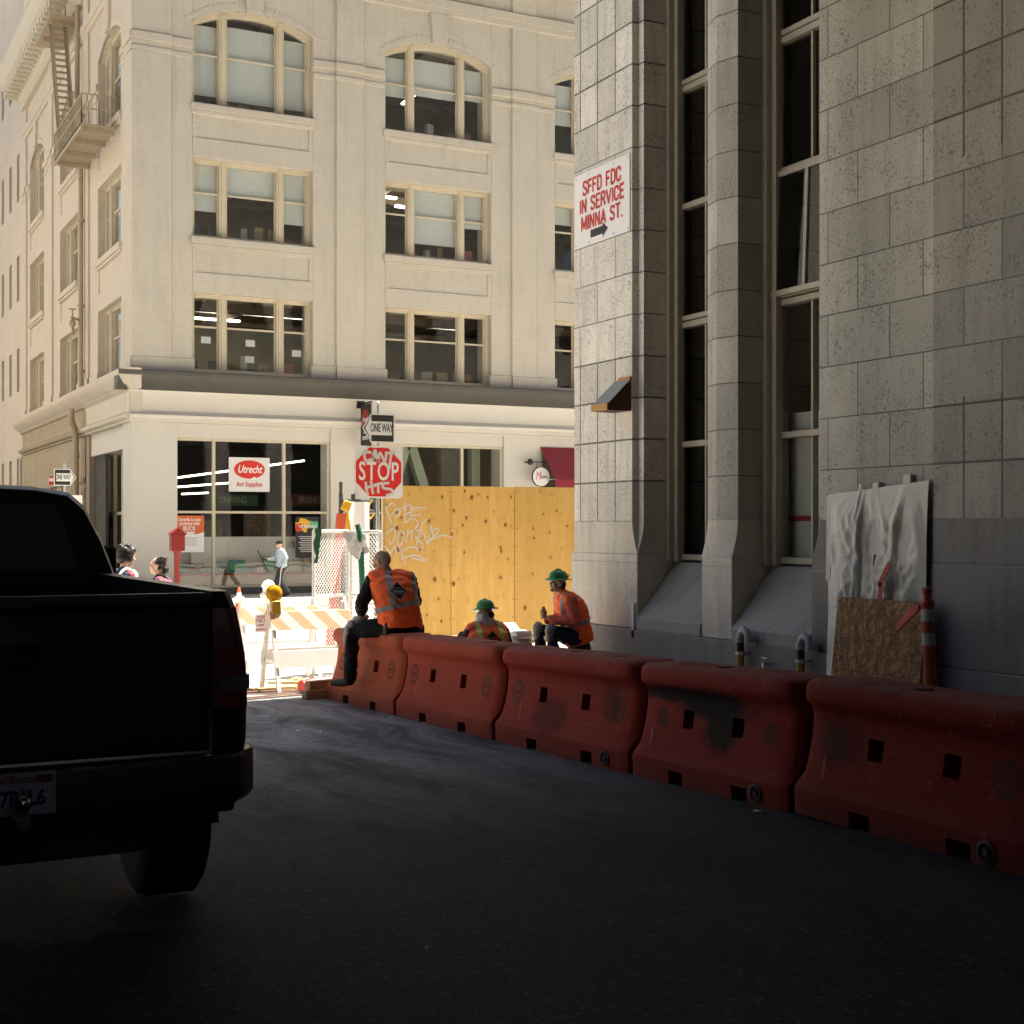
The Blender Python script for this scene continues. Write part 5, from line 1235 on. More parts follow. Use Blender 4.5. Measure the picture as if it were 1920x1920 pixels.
mb = MB(); mb.rings([[(pa.x + .02 * math.sin(i * 2), pa.y - .03 - .004 * i, 1.70 - .09 * i), (pa.x + .10 - .012 * i, pa.y - .045, 1.70 - .09 * i), (pa.x + .10 - .012 * i, pa.y - .04, 1.70 - .09 * i), (pa.x + .02 * math.sin(i * 2), pa.y - .026, 1.70 - .09 * i)] for i in range(6)])
tag(mb.build("green_rag", paint("green_rag", (.025, .12, .06), .8, .2, 9)), "green rag hanging from the corner of the chain link panel", "rag")
fence_panel(tuple(pb + Vector((.03, -.05, 0))), pc, -.02, 1.66, "white chain link panel standing against the plywood end")
q = atT(678, 1050, 18.9); gp = empty("green_strap", (q.x, q.y, gz(q.y)), 0, "long green strap hanging down the chain link panel", "strap")
mb = MB(); mb.tube([(q.x - .06, q.y, 1.76), (q.x - .03, q.y - .02, 1.6), (q.x, q.y - .01, 1.1), (q.x + .02, q.y, .55), (q.x + .03, q.y, .1), (q.x + .03, q.y, gz(q.y))], [.035, .045, .042, .04, .03, .03], 8); sub(mb.build("webbing", paint("green_webbing", (.02, .13, .07), .7, .2, 12), smooth=True), gp)
q = atT(665, 1010, 18.8)
mb = MB()
for i in range(6):
    for j in range(7):
        f = lambda i, j: (q.x - .16 + .05 * i + .01 * j, q.y + .03 * math.sin(i * 1.7 + j), 1.68 - .055 * j * (1 - abs(i - 2.5) * .12) - .01 * i)
        mb.face([f(i, j), f(i + 1, j), f(i + 1, j + 1), f(i, j + 1)])
bmesh.ops.remove_doubles(mb.bm, verts=mb.bm.verts, dist=1e-4)
tag(mb.build("white_cloth", M['paper'], smooth=True), "white cloth draped over the top rail of the chain link panels", "cloth")
# orange board and site rack behind the panels
a, b = atT(640, 963, 21.2), atT(617, 1190, 21.2)
e = empty("orange_board", (b.x, b.y, gz(b.y)), 0, "long orange board leaning behind the chain link panel", "board")
mb = MB(); mb.bar((a.x, a.y, a.z), (b.x, b.y, gz(b.y)), .15, .03, (0, 1, 0)); sub(mb.build("plank", paint("orange_board", (.60, .10, .05), .6, .15, 4)), e)
rk0, rk1 = atT(639, 935, 21.5), atT(704, 935, 22.2)
e = empty("site_rack", (rk0.x, rk0.y, gz(rk0.y)), 0, "dark pipe rack with white boards left of the plywood hoarding", "rack")
mb = MB()
for p in (rk0, rk0.lerp(rk1, .35), rk1): mb.cyl((p.x, p.y, gz(p.y)), (p.x, p.y, 2.24), .035, n=8)
for z in (2.14, 1.98, 1.1): mb.cyl((rk0.x, rk0.y, z), (rk1.x, rk1.y, z), .025, n=8)
mb.cyl((rk0.x, rk0.y, 2.2), (rk0.x, rk0.y, 2.42), .028, n=8); sub(mb.build("pipe_frame", paint("dark_pipe", (.06, .065, .06), .5, .2, 8)), e)
mb = MB(); p, q = rk0.lerp(rk1, .2), rk0.lerp(rk1, .78); mb.hexa([(p.x, p.y - .05, .35), (q.x, q.y - .05, .35), (q.x, q.y - .03, .35), (p.x, p.y - .03, .35), (p.x, p.y - .05, 2.12), (q.x, q.y - .05, 2.12), (q.x, q.y - .03, 2.12), (p.x, p.y - .03, 2.12)]); sub(mb.build("white_board", M['paper']), e)
mb = MB(); p = rk0.lerp(rk1, .1)
mb.obox((p.x, p.y - .08, 2.05), (.14, .08, .16), Matrix.Rotation(.4, 3, 'Y')); mb.obox((p.x + .02, p.y - .08, 1.80), (.08, .06, .30), Matrix.Rotation(-.15, 3, 'Y')); sub(mb.build("yellow_clamp", paint("yellow_tool", (.70, .40, .03), .5, .1, 5), bevel=.015), e)
mb = MB(); p = rk0.lerp(rk1, .86); mb.tube([(p.x, p.y - .05, 2.15), (p.x - .12, p.y - .06, 1.95), (p.x - .02, p.y - .05, 1.86), (p.x + .05, p.y - .05, 1.95)], .014, 6); sub(mb.build("yellow_rope", paint("yellow_rope", (.72, .50, .08), .6, .1, 5), smooth=True), e)
# timber offcuts, cup and bits on the bright ground
rr = random.Random(4)
for i, (px, py, t, L, rz, lab) in enumerate(((520, 1280, 16.9, 1.1, .1, "long timber plank lying at the barricade feet"), (560, 1277, 17.2, .75, -.5, "short timber plank askew across the long one"), (545, 1266, 17.8, .6, .9, "timber offcut pointing away behind the barricade"), (588, 1283, 16.8, .5, -.9, "timber offcut beside the red cup"), (600, 1300, 15.95, .42, .2, "thick timber block at the foot of the sunlit barrier"), (603, 1290, 16.0, .40, .3, "timber block stacked on the thick block by the barrier"))):
    p = atT(px, py, t); zz = gz(p.y) + (.0 if i < 4 else (.0 if i == 4 else .105)) + (.035 if i == 1 else 0)
    o = MB().box(-L / 2, L / 2, -.05, .05, 0, .035 if i < 4 else .10).build("timber_plank" if i < 4 else "timber_block", M['timber'], bevel=.004)
    o.location = (p.x, p.y, zz + .002); o.rotation_euler = (0, 0, rz); tag(o, lab, "timber", "timber offcuts on the bright ground")
p = atT(577, 1285, 16.5); e = empty("red_bucket", (p.x, p.y, gz(p.y)), .4, "small red bucket tipped over by the timber offcuts", "bucket")
mb = MB(); mb.lathe([(.07, -.1), (.095, .1), (.088, .1), (.066, -.09), (.001, -.09)], (0, 0, .09), 'X', 20); mb.build("body", paint("bright_red_plastic", (.68, .05, .03), .4, .1, 4), e, smooth=True)
mb = MB(); mb.lathe([(.096, .09), (.103, .09), (.103, .112), (.096, .112)], (0, 0, .09), 'X', 20); mb.build("white_rim", M['paper'], e, smooth=True)
# flat bits of rebar / cables in the sun
for i in range(5):
    p = atT(490 + i * 14, 1290 + i * 5, 16.6 - i * .12)
    a = rr.uniform(-.25, .25); L = rr.uniform(.5, 1.1); mb = MB()
    mb.tube([(p.x - L * math.cos(a), p.y - L * math.sin(a), gz(p.y - L * math.sin(a)) + .012), (p.x, p.y + .03, gz(p.y) + .014), (p.x + L * .8 * math.cos(a), p.y + L * .8 * math.sin(a), gz(p.y + L * .8 * math.sin(a)) + .012)], .010, 6)
    tag(mb.build("steel_rod", paint("rusty_rod", (.20, .13, .10), .7, .2, 9)), "thin rusty rod lying on the sunlit street before the barricades", "rod", "rusty rods on the ground")

# ------------------------------------------------------------------ things against the granite wall
def standpipe(px, label):
    q = onX(px, 1200, 8.93); z = gz(q.y) + .12; e = empty("standpipe", (8.93, q.y, z), 0, label, "standpipe", "gas standpipes on the granite base")
    h = .50 - z + .03
    mb = MB(); mb.cyl((0, 0, 0), (0, 0, h - .12), .043, n=14); mb.build("yellow_pipe", paint("ochre_pipe", (.38, .20, .035), .5, .2, 7, dirt=.3), e, smooth=True)
    mb = MB(); mb.cyl((0, 0, h - .12), (0, 0, h), .04, n=14); mb.build("black_sleeve", M['black'], e, smooth=True)
    mb = MB(); mb.tube([(0, 0, h - .02), (.0, 0, h + .03), (.0, -.025, h + .08), (0, -.07, h + .105), (0, -.115, h + .085), (.0, -.14, h + .035), (.02, -.145, h + .0)], .042, 12)
    mb.cyl((0, 0, h - .03), (0, 0, h + .01), .052, n=14); mb.cyl((0, -.145, h + .02), (.01, -.145, h - .02), .052, n=14); mb.cyl((.0, -.145, h + .01), (.12, -.145, h + .01), .035, n=10)
    mb.build("elbow", paint("grey_iron_elbow", (.34, .36, .35), .5, .15, 9, metal=.4), e, smooth=True)
    mb = MB(); mb.cyl((0, 0, h - .16), (0, 0, h - .135), .052, n=14); mb.box(-.02, .1, -.06, -.045, h - .16, h - .135); mb.box(-.02, .1, .045, .06, h - .16, h - .135); mb.build("pipe_strap", M['steel'], e)
standpipe(1388, "ochre standpipe with a grey elbow beside the stone pier"); standpipe(1501, "ochre standpipe with a grey elbow close to the plastic sheet")
q = onX(1440, 1245, 9.0); tp = empty("wall_tap", (9.02, q.y, q.z), 0, "small chrome hose tap on the granite base between the standpipes", "tap")
mb = MB(); mb.cyl((0, 0, 0), (-.09, 0, 0), .016, n=10); mb.cyl((-.07, 0, 0), (-.10, -.02, -.05), .014, n=10); mb.cyl((-.05, 0, 0), (-.06, .01, .06), .010, n=8); mb.build("body", M['steel'], tp, smooth=True)
mb = MB(); mb.bar((-.06, -.035, .062), (-.06, .05, .068), .016, .012); mb.build("handle", M['steel'], tp)
# chipboard
OSB = None
def osb():
    g = N("strand_board"); v = g.coord(); s = g.sep(v); c = None
    base = (.20, .095, .035)
    for k, (a, sc_) in enumerate(((.6, 16), (-.5, 19), (1.4, 14), (2.4, 22))):
        ca, sa = math.cos(a), math.sin(a)
        u = g.math('ADD', g.math('MULTIPLY', s[1], ca), g.math('MULTIPLY', s[2], sa)); w = g.math('SUBTRACT', g.math('MULTIPLY', s[2], ca), g.math('MULTIPLY', s[1], sa))
        vo = g.n("TexVoronoi"); vo.voronoi_dimensions = '2D'; vo.inputs['Scale'].default_value = sc_; g.l(g.comb(g.math('ADD', g.math('MULTIPLY', u, .55), k * 3.3), g.math('MULTIPLY', w, 2.6)), vo.inputs['Vector'])
        f = g.sep(vo.outputs['Color'])[0]
        col = ((.30, .15, .06), (.13, .055, .02), (.38, .21, .09), (.22, .105, .04))[k]
        c = g.mix(g.ramp(f, [(.55, 0), (.60, 1)]), c if c is not None else base, col)
    ln = g.math('LESS_THAN', g.math('ABSOLUTE', g.math('SUBTRACT', g.math('FRACT', g.math('ADD', g.math('DIVIDE', s[2], .30), .28)), .5)), .008)
    c = g.mix(g.math('MULTIPLY', ln, .8), c, (.03, .02, .015))
    return g.set(c, .7, 0, .3)
q0, q1 = onX(1557, 1150, 8.75), onX(1722, 1150, 8.75)
ob = empty("chipboard_panel", (8.72, (q0.y + q1.y) / 2, gz(10) + .12), 0, "brown chipboard panel leaning on the wall below the plastic sheet", "board")
ob.rotation_euler = (0, R(7), 0)
w = q0.y - q1.y; mb = MB(); mb.box(0, .018, -w / 2, w / 2, 0, 1.05); mb.build("board", osb(), ob)
# plastic sheet taped on the wall
pc_ = N("milky_plastic"); pv = pc_.coord(); pc_.set(pc_.mix(pc_.noise(pv, 4, 6, .6), (.50, .485, .43), (.62, .60, .54)), .55, 0, .25); pc_.b.inputs['Transmission Weight'].default_value = .12
ps = empty("plastic_sheet", (9.03, 10.1, .2), 0, "crumpled milky plastic sheet taped to the granite wall", "plastic sheet")
ya, yb = 10.80, 9.42
def psz(f, g_): # f across 0..1 (far to near), g_ down 0..1
    top = 2.04 + .10 * f + (.06 if .33 < f < .36 else 0); yfar = ya + (-.04 + .10 * g_); bot = .02 + .0 * f
    y = (ya + .06 * math.sin(g_ * 9) * .25 - (.00 if g_ < .3 else .0)) + (yb - ya) * (f * (1 - .16 * g_ * g_))
    z = top + (bot - top) * g_
    fold = .03 * abs(mnoise.noise(Vector((f * 4 + g_ * 2.2, g_ * 2.6 - f, 9.0)))) * (.4 + g_) + .05 * max(0, 1 - abs(f - .40 + .10 * g_) / .035) * min(1, g_ * 2) + .04 * max(0, 1 - abs(f - .78 + .25 * g_) / .05) + .045 * mnoise.noise(Vector((f * 7, g_ * 5, 2.0))) + .030 * (.5 - abs(mnoise.noise(Vector((f * 5 + g_ * 4, g_ * 6 - f * 4, 5.0))))) + .026 * (.5 - abs(mnoise.noise(Vector((f * 12 - g_ * 9, g_ * 14 + f * 8, 1.0)))))
    if abs(f - .37) < .03: fold += .03
    edge = min(1, f * 7, (1 - f) * 5 + .05)
    return (9.012 - .012 - max(0, fold) * min(1, g_ * 6) * edge - .05 * g_ * edge, y, z)
mb = MB(); nx, nz = 110, 120
V = [[mb.v(psz(i / nx, j / nz)) for i in range(nx + 1)] for j in range(nz + 1)]
for j in range(nz):
    for i in range(nx): mb.bm.faces.new([V[j][i], V[j][i + 1], V[j + 1][i + 1], V[j + 1][i]])
sub(mb.build("film", pc_.m, smooth=True, ang=80), ps)
mb = MB()
for (f, z0, z1, w_) in ((.02, 1.2, 2.02, .07), (.50, 1.95, 2.14, .08), (.80, .9, 2.20, .09)):
    y = ya + (yb - ya) * f; mb.hexa([(8.985, y - w_ / 2, z0), (8.985, y + w_ / 2, z0), (8.99, y + w_ / 2, z0), (8.99, y - w_ / 2, z0), (9.0, y - w_ / 2, z1), (9.0, y + w_ / 2, z1), (9.045, y + w_ / 2, z1), (9.045, y - w_ / 2, z1)])
mb.hexa([(9.005, ya, 1.95), (9.005, yb, 2.05), (9.01, yb, 2.05), (9.01, ya, 1.95), (9.005, ya, 2.03), (9.005, yb, 2.13), (9.01, yb, 2.13), (9.01, ya, 2.03)])
sub(mb.build("tape_strip", paint("pale_tape", (.60, .60, .54), .5, .06, 6)), ps)
q = onX(1640, 1050, 8.88); mb = MB(); mb.tube([(8.86, q.y, q.z - .06), (8.85, q.y - .04, q.z + .05)], [.004, .012], 5); sub(mb.build("tear", M['black']), ps)
q = onX(1655, 1090, 8.85); mb = MB()
for (dy, dz, a, L) in ((-.03, .06, .6, .26), (.02, -.09, .15, .16)): mb.obox((8.84, q.y + dy, q.z + dz), (.008, .055, L), Matrix.Rotation(a, 3, 'X'))
sub(mb.build("red_tape", paint("red_tape", (.42, .03, .02), .5, .2, 9)), ps)
# channelizer post with tape
q = atT(1748, 1300, 11.7); ch = empty("delineator_post", (q.x, q.y, gz(q.y) + .12), R(3), "orange delineator post with white bands and red tape tied round it", "delineator post")
ch.rotation_euler = (0, R(-3), 0)
hh = 1.22 - gz(q.y) - .12
mb = MB(); mb.lathe([(.16, 0), (.16, .05), (.068, .07), (.050, hh - .55), (.054, hh - .54), (.05, hh - .12), (.034, hh - .10), (.034, hh - .05), (.042, hh - .045), (.042, hh - .01), (.03, hh), (.001, hh)], n=20); mb.build("post", paint("dull_red_orange_post", (.40, .065, .03), .6, .2, 8, dirt=.3), ch, smooth=True)
for z0 in (hh - .28, hh - .48): mb = MB(); mb.lathe([(.0555, z0), (.0535, z0 + .1), (.047, z0 + .1), (.047, z0)], n=20); mb.build("white_band", paint("scuffed_white_band", (.42, .41, .40), .6, .2, 14, dirt=.4), ch, smooth=True)
mb = MB(); mb.lathe([(.056, hh - .16), (.06, hh - .15), (.06, hh - .12), (.05, hh - .11)], n=14)
mb.rings([[(-.03, .05 + .27 * t, hh - .14 - .14 * t + .02 * math.sin(t * 6)), (-.05, .05 + .27 * t, hh - .14 - .14 * t + .02 * math.sin(t * 6)), (-.05 - .02 * t, .05 + .27 * t, hh - .19 - .20 * t), (-.03 - .02 * t, .05 + .27 * t, hh - .19 - .20 * t)] for t in (0, .25, .5, .75, 1)])
mb.build("red_tape", paint("caution_tape", (.45, .03, .025), .5, .25, 12), ch)
# white strips left on the stone, small loose things
o = MB().box(9.02, 9.045, 14.40, 14.45, .38, .80).build("white_strip", M['paper']); tag(o, "white strip stuck upright on the corner of the granite pier", "strip")
q = onX(1727, 1220, 8.99); o = MB().box(8.985, 9.015, q.y - .04, q.y + .04, .2, .55).build("white_label_strip", M['paper']); tag(o, "white strip on the granite right beside the chipboard", "strip")
q = onX(1518, 1063, 9.0); o = MB(); o.ell((9.3, 11.14, 1.30), (.05, .04, .05)); o.ell((9.28, 11.2, 1.33), (.03, .04, .03)); o = o.build("dark_bulb_lamp", paint("dark_red_fitting", (.08, .015, .015), .5, .2, 8), smooth=True); tag(o, "small dark fitting on the stone at the corner of the window sill", "fitting")
for i, (px, py, t) in enumerate(((560, 1375, 12.9), (600, 1380, 12.8), (585, 1412, 12.1), (800, 1780, 5.7), (1420, 1515, 8.55), (735, 1345, 13.9))):
    p = atT(px, py, t); o = MB(); o.face([(-.05, -.02, .0), (.06, -.015, .012), (.05, .025, .004), (-.04, .03, .015)]); o = o.build("litter", M['paper']); o.scale = (.55, .55, .6) if i != 3 else (.2, .2, .6); o.location = (p.x, p.y, gz(p.y) + .006); o.rotation_euler = (0, 0, i * 1.3)
    tag(o, "scrap of pale paper litter on the dark alley asphalt" if i not in (4,) else "scrap of paper litter at the foot of the black sprayed barrier", "litter", "litter on the alley asphalt", "thing")
# goods on the shop display shelf
cols = [(.10, .32, .16), (.45, .42, .30), (.30, .10, .06), (.14, .18, .22), (.50, .45, .25), (.06, .25, .20), (.52, .50, .46), (.22, .30, .34)]
cn = ["green", "tan", "brown", "slate", "straw", "teal", "white", "blue grey"]
xs_ = 10.45; i = 0
rr = random.Random(12)
kinds = []; ORD = 'first second third fourth fifth sixth seventh eighth ninth tenth eleventh twelfth thirteenth fourteenth fifteenth sixteenth seventeenth eighteenth nineteenth twentieth'.split()
while xs_ < 15.2:
    w_ = rr.choice((.16, .22, .30, .42, .55)); h_ = rr.uniform(.16, .42) * (1.25 if w_ > .4 else 1); ci = rr.randrange(8)
    nm = "art_book" if w_ < .35 else "canvas_board"
    e = empty(nm, (xs_ + w_ / 2, FY + .62 + .1 * (i % 2), .268), rr.uniform(-.2, .2), "%s %s leaning on the shop display shelf, %s item from the alarm box" % (cn[ci], "art book" if w_ < .35 else "canvas board", ORD[i]), "book" if w_ < .35 else "canvas", "art goods on the shop display shelf")
    e.rotation_euler = (R(-12), 0, e.rotation_euler.z)
    o = MB().box(-w_ / 2, w_ / 2, -.02, .02, 0, h_).build("cover", paint("cover_" + cn[ci].replace(" ", "_"), cols[ci], .5, .5, 6), e)
    o = MB().box(-w_ / 2 + .02, w_ / 2 - .02, -.024, -.0205, h_ * .25, h_ * .75).build("cover_picture", paint("cover_print", cols[(ci + 3) % 8], .5, .8, 9), e)
    kinds.append((e, ci, nm)); xs_ += w_ + rr.uniform(.03, .12); i += 1
for (px, hgt, lab) in ((372, .95, "wooden easel with a canvas behind the alarm box post"), (548, 1.0, "wooden easel with a sketch beside the walking man")):
    q = onY(px, 1060, FY + 1.0); e = empty("easel", (q.x, FY + 1.0, .268), 0, lab, "easel"); mb = MB()
    for dx in (-.22, .22): mb.bar((dx, 0, 0), (dx * .25, .1, hgt), .035, .03)
    mb.bar((0, .22, 0), (0, .1, hgt), .03, .03); mb.bar((-.25, -.03, .28), (.25, -.03, .28), .05, .04); mb.build("easel_frame", M['timber'], e)
    mb = MB(); mb.hexa([(-.24, -.03, .31), (.24, -.03, .31), (.24, -.01, .31), (-.24, -.01, .31), (-.24, .05, .80), (.24, .05, .80), (.24, .07, .80), (-.24, .07, .80)]); mb.build("canvas", M['paper'], e)
# ------------------------------------------------------------------ people
def evalmesh(o):
    bpy.context.view_layer.update()
    return bpy.data.meshes.new_from_object(o.evaluated_get(bpy.context.evaluated_depsgraph_get()))
def skin(mb, name, mat, parent=None, vox=.012, smooth=4):
    """weld overlapping closed volumes into one continuous surface"""
    o = mb.build(name, mat, None)
    r = o.modifiers.new("r", 'REMESH'); r.mode = 'VOXEL'; r.voxel_size = vox
    if smooth: s = o.modifiers.new("s", 'SMOOTH'); s.factor = .5; s.iterations = smooth
    me = evalmesh(o); o.modifiers.clear(); o.data = me; me.materials.clear(); me.materials.append(mat)
    me.polygons.foreach_set("use_smooth", [True] * len(me.polygons))
    if parent is not None: o.parent = parent
    return o
def wrinkle(o, amp, sc_=9.0, sd=0.0):
    """cloth creases: ridged noise pushed along the normals"""
    me = o.data; nv = len(me.vertices); co = [0.0] * (3 * nv); no = [0.0] * (3 * nv)
    me.vertices.foreach_get('co', co); me.vertices.foreach_get('normal', no)
    for i in range(nv):
        q = Vector(co[3 * i:3 * i + 3]); a = mnoise.noise(Vector((q.x * sc_ + sd, q.y * sc_, q.z * sc_ * 1.7))); b = mnoise.noise(Vector((q.x * sc_ * 2.3 + q.z * 9, q.y * sc_ * 2.3, q.z * sc_ * 1.2 + sd)))
        k = amp * (1.0 - 3.2 * abs(a)) + amp * .6 * (.4 - 1.6 * abs(b))
        for j in range(3): co[3 * i + j] = q[j] + no[3 * i + j] * k
    me.vertices.foreach_set('co', co); me.update(); return o
def limb(mb, pts, rad, n=12):
    P = [Vector(p) for p in pts]
    mb.tube(P, rad, n)
    for p, r in zip(P, rad): mb.ell(p, (r, r, r), nu=12, nv=8)
def patch(me, name, mat, parent, pred, off=.006):
    bm = bmesh.new(); bm.from_mesh(me)
    bmesh.ops.delete(bm, geom=[f for f in bm.faces if not pred(f.calc_center_median())], context='FACES')
    if not bm.faces: bm.free(); return None
    bm.normal_update()
    for v in bm.verts: v.co += v.normal * off
    m2 = bpy.data.meshes.new(name); bm.to_mesh(m2); bm.free(); m2.materials.append(mat)
    m2.polygons.foreach_set("use_smooth", [True] * len(m2.polygons))
    o = bpy.data.objects.new(name, m2); COL.objects.link(o); o.parent = parent; return o
SK = paint("skin_tan", (.42, .20, .12), .55, .12, 9); SKP = paint("skin_pale", (.62, .38, .28), .55, .1, 9)
ORG = paint("hi_vis_orange", (1.32, .20, .05), .7, .1, 5, dirt=.16, dcol=(.25, .06, .02), bump=.35, bscale=11)
SIL = paint("silver_reflective_tape", (.34, .34, .36), .45, .2, 14); LIM = paint("lime_reflective_tape", (.72, .72, .20), .5, .1, 9)
BLK = paint("black_cloth", (.006, .0065, .0075), .85, .3, 7, bump=.4, bscale=14); DEN = paint("dark_denim", (.022, .030, .062), .85, .35, 6, bump=.4, bscale=16)
BOOT = paint("worn_black_boot", (.030, .022, .018), .6, .3, 10)
GRN = paint("green_hard_hat", (.05, .27, .085), .35, .2, 9, dirt=.25, dcol=(.02, .05, .02))
HAIR = paint("dark_hair", (.018, .013, .010), .5, .3, 40, bump=.6, bscale=50)
EYEM = paint("eye", (.02, .015, .012), .2, .1, 9)
class Fig:
    def __init__(s, P, N_, H, look, arms, legs, S=(1, 0, 0), b=1.0, S2=None):
        s.P, s.N, s.H = Vector(P), Vector(N_), Vector(H); s.T = (s.N - s.P); s.L = s.T.length; s.T.normalize()
        s.S = Vector(S).normalized(); s.S2 = Vector(S2).normalized() if S2 else s.S; s.b = b
        s.look = Vector(look).normalized(); s.arms = {k: [Vector(p) for p in v] for k, v in arms.items()}; s.legs = {k: [Vector(p) for p in v] for k, v in legs.items()}
        s.sh = {k: s.N + s.S2 * (.175 * b * g) - s.T * .055 for k, g in (('L', -1), ('R', 1))}
        s.hip = {k: s.P + s.S * (.095 * b * g) - s.T * .02 for k, g in (('L', -1), ('R', 1))}
    def torso(s, mb, inf=0, f0=-.2, f1=1.02, wide=1.0):
        tab = [(-.22, .11, .085), (-.12, .165, .125), (.03, .178, .13), (.22, .170, .122), (.45, .178, .125), (.66, .192, .130), (.82, .198, .120), (.92, .165, .095), (1.0, .095, .072)]
        rings = []
        for f, hw, hd in tab:
            if f < f0 or f > f1: continue
            S = s.S.lerp(s.S2, min(max(f, 0), 1)).normalized(); F = s.T.cross(S).normalized()
            bend = .035 * math.sin(math.pi * min(max(f, 0), 1))
            c = s.P + s.T * (s.L * f) - F * bend
            rings.append([c + S * ((hw * s.b * wide + inf) * math.copysign(abs(math.cos(a)) ** .85, math.cos(a))) + F * ((hd * s.b + inf) * math.copysign(abs(math.sin(a)) ** .85, math.sin(a))) for a in [2 * math.pi * k / 20 for k in range(20)]])
        mb.rings(rings)
    def arm(s, mb, k, inf=0, upto=2):
        e, w = s.arms[k][0], s.arms[k][1]; a = s.sh[k]
        pts = [a, a.lerp(e, .5), e]; r = [.062, .052, .044]
        if upto > 1: pts += [e.lerp(w, .35), w if upto == 2 else e.lerp(w, .6)]; r += [.045, .030]
        limb(mb, pts, [q * s.b + inf for q in r])
    def leg(s, mb, k, inf=0):
        kn, an = s.legs[k][0], s.legs[k][1]; h = s.hip[k]
        limb(mb, [h, h.lerp(kn, .5), kn, kn.lerp(an, .4), an], [(.092) * s.b + inf, .078 * s.b + inf, .056 * s.b + inf, .052 * s.b + inf, .038 * s.b + inf * 1.3])
    def hand(s, mb, k):
        e, w = s.arms[k][0], s.arms[k][1]; tip = s.arms[k][2]; d = (tip - w).normalized()
        up = Vector(s.arms[k][3]) if len(s.arms[k]) > 3 else Vector((0, 0, 1)); side = d.cross(up)
        side = side.normalized() if side.length > .1 else s.S.copy(); nrm = side.cross(d).normalized()
        M3 = Matrix((side, d, nrm)).transposed(); mb.ell(w + d * .045, (.040, .055, .018), M3)
        for i, (o, L) in enumerate(((-.030, .070), (-.010, .082), (.010, .076), (.030, .060))):
            b0 = w + d * .085 + side * o; b1 = b0 + d * L * .5 - nrm * .012; b2 = b1 + d * L * .3 - nrm * .028
            limb(mb, [b0, b1, b2], [.0105, .0095, .0085], 8)
        sg = 1 if k == 'L' else -1
        t0 = w + d * .03 + side * sg * .034; t1 = t0 + d * .035 + side * sg * .022 - nrm * .012; t2 = t1 + d * .03 + side * sg * .002 - nrm * .012
        limb(mb, [t0, t1, t2], [.013, .011, .0095], 8)
    def headM(s):
        f = s.look; r = f.cross(Vector((0, 0, 1))).normalized(); u = r.cross(f).normalized()
        return Matrix((r, f, u)).transposed()
    def head(s, mb):
        m = s.headM(); h = s.H; A = lambda c, r: mb.ell(h + m @ Vector(c), r, m)
        A((0, -.008, .02), (.075, .096, .098)); A((0, .022, -.045), (.058, .068, .070)); A((0, .062, -.088), (.026, .026, .022)); A((0, .082, .032), (.052, .018, .014))
        mb.rings([[h + m @ Vector(q) for q in r] for r in ([(-.008, .085, .028), (.008, .085, .028), (.008, .075, .028), (-.008, .075, .028)], [(-.011, .112, -.004), (.011, .112, -.004), (.012, .08, -.004), (-.012, .08, -.004)], [(-.017, .108, -.022), (.017, .108, -.022), (.017, .075, -.026), (-.017, .075, -.026)])])
        A((0, .084, -.052), (.026, .012, .007)); A((0, .082, -.063), (.022, .012, .007))
        for g in (-1, 1): A((g * .077, -.008, -.004), (.010, .022, .034)); A((g * .045, .062, -.02), (.022, .025, .022))
        limb(mb, [s.N - s.T * .05, s.N.lerp(h, .4), h + m @ Vector((0, -.012, -.05))], [.068, .056, .054])
    def body(s, name, mat, vox=.0085):
        mb = MB(); s.torso(mb, -.008); s.head(mb)
        for k in 'LR': s.arm(mb, k, -.004); s.hand(mb, k); s.leg(mb, k, -.006)
        for k in 'LR':
            an, to = s.legs[k][1], s.legs[k][2]; limb(mb, [an, an.lerp(to, .5) - Vector((0, 0, .02)), to], [.036, .034, .026])
        o = skin(mb, name, mat, None, vox, 3); s.o = o
        m = s.headM()
        for g in (-1, 1):
            e = MB(); e.ell(s.H + m @ Vector((g * .031, .078, .010)), (.013, .010, .009), m, 8, 6); e.build("eye", EYEM, o, smooth=True)
        return o
    def shirt(s, mat, upto=2, inf=.014, name="shirt", vox=.012):
        mb = MB(); s.torso(mb, inf * .8)
        for k in 'LR': s.arm(mb, k, inf, upto)
        mb.tube([s.N - s.T * .03, s.N + (s.H - s.N) * .28], [.085, .066], 14)
        return wrinkle(skin(mb, name, mat, s.o, vox, 3), .007, 9, 3)
    def trousers(s, mat, inf=.014):
        mb = MB(); s.torso(mb, inf, f1=.15)
        for k in 'LR': s.leg(mb, k, inf)
        return wrinkle(skin(mb, "trousers", mat, s.o, .013, 3), .008, 8, 7)
    def boots(s, mat):
        for k in 'LR':
            an, to = s.legs[k][1], s.legs[k][2]; mb = MB(); d = (to - an); d.normalize()
            limb(mb, [an + Vector((0, 0, .03)), an - Vector((0, 0, .03)), an.lerp(to, .55) - Vector((0, 0, .02)), to], [.052, .05, .046, .038]); skin(mb, "boot", mat, s.o, .011, 3)
    def vest(s, mat, inf=.034):
        mb = MB(); s.torso(mb, inf, f0=-.13, f1=1.02)
        for k, g in (('L', -1), ('R', 1)): limb(mb, [s.N + s.S2 * (.05 * g) - s.T * .01, s.sh[k] + s.T * .012 - s.S2 * (.030 * g)], [.062 * s.b + inf * .6, .060 * s.b + inf])
        s.v = wrinkle(skin(mb, "vest", mat, s.o, .012, 4), .009, 6.5, 1); return s.v
    def loc(s, c):
        q = c - s.P; f = q.dot(s.T) / s.L; S = s.S.lerp(s.S2, min(max(f, 0), 1)).normalized(); return q.dot(S), f, q.dot(s.T.cross(S))
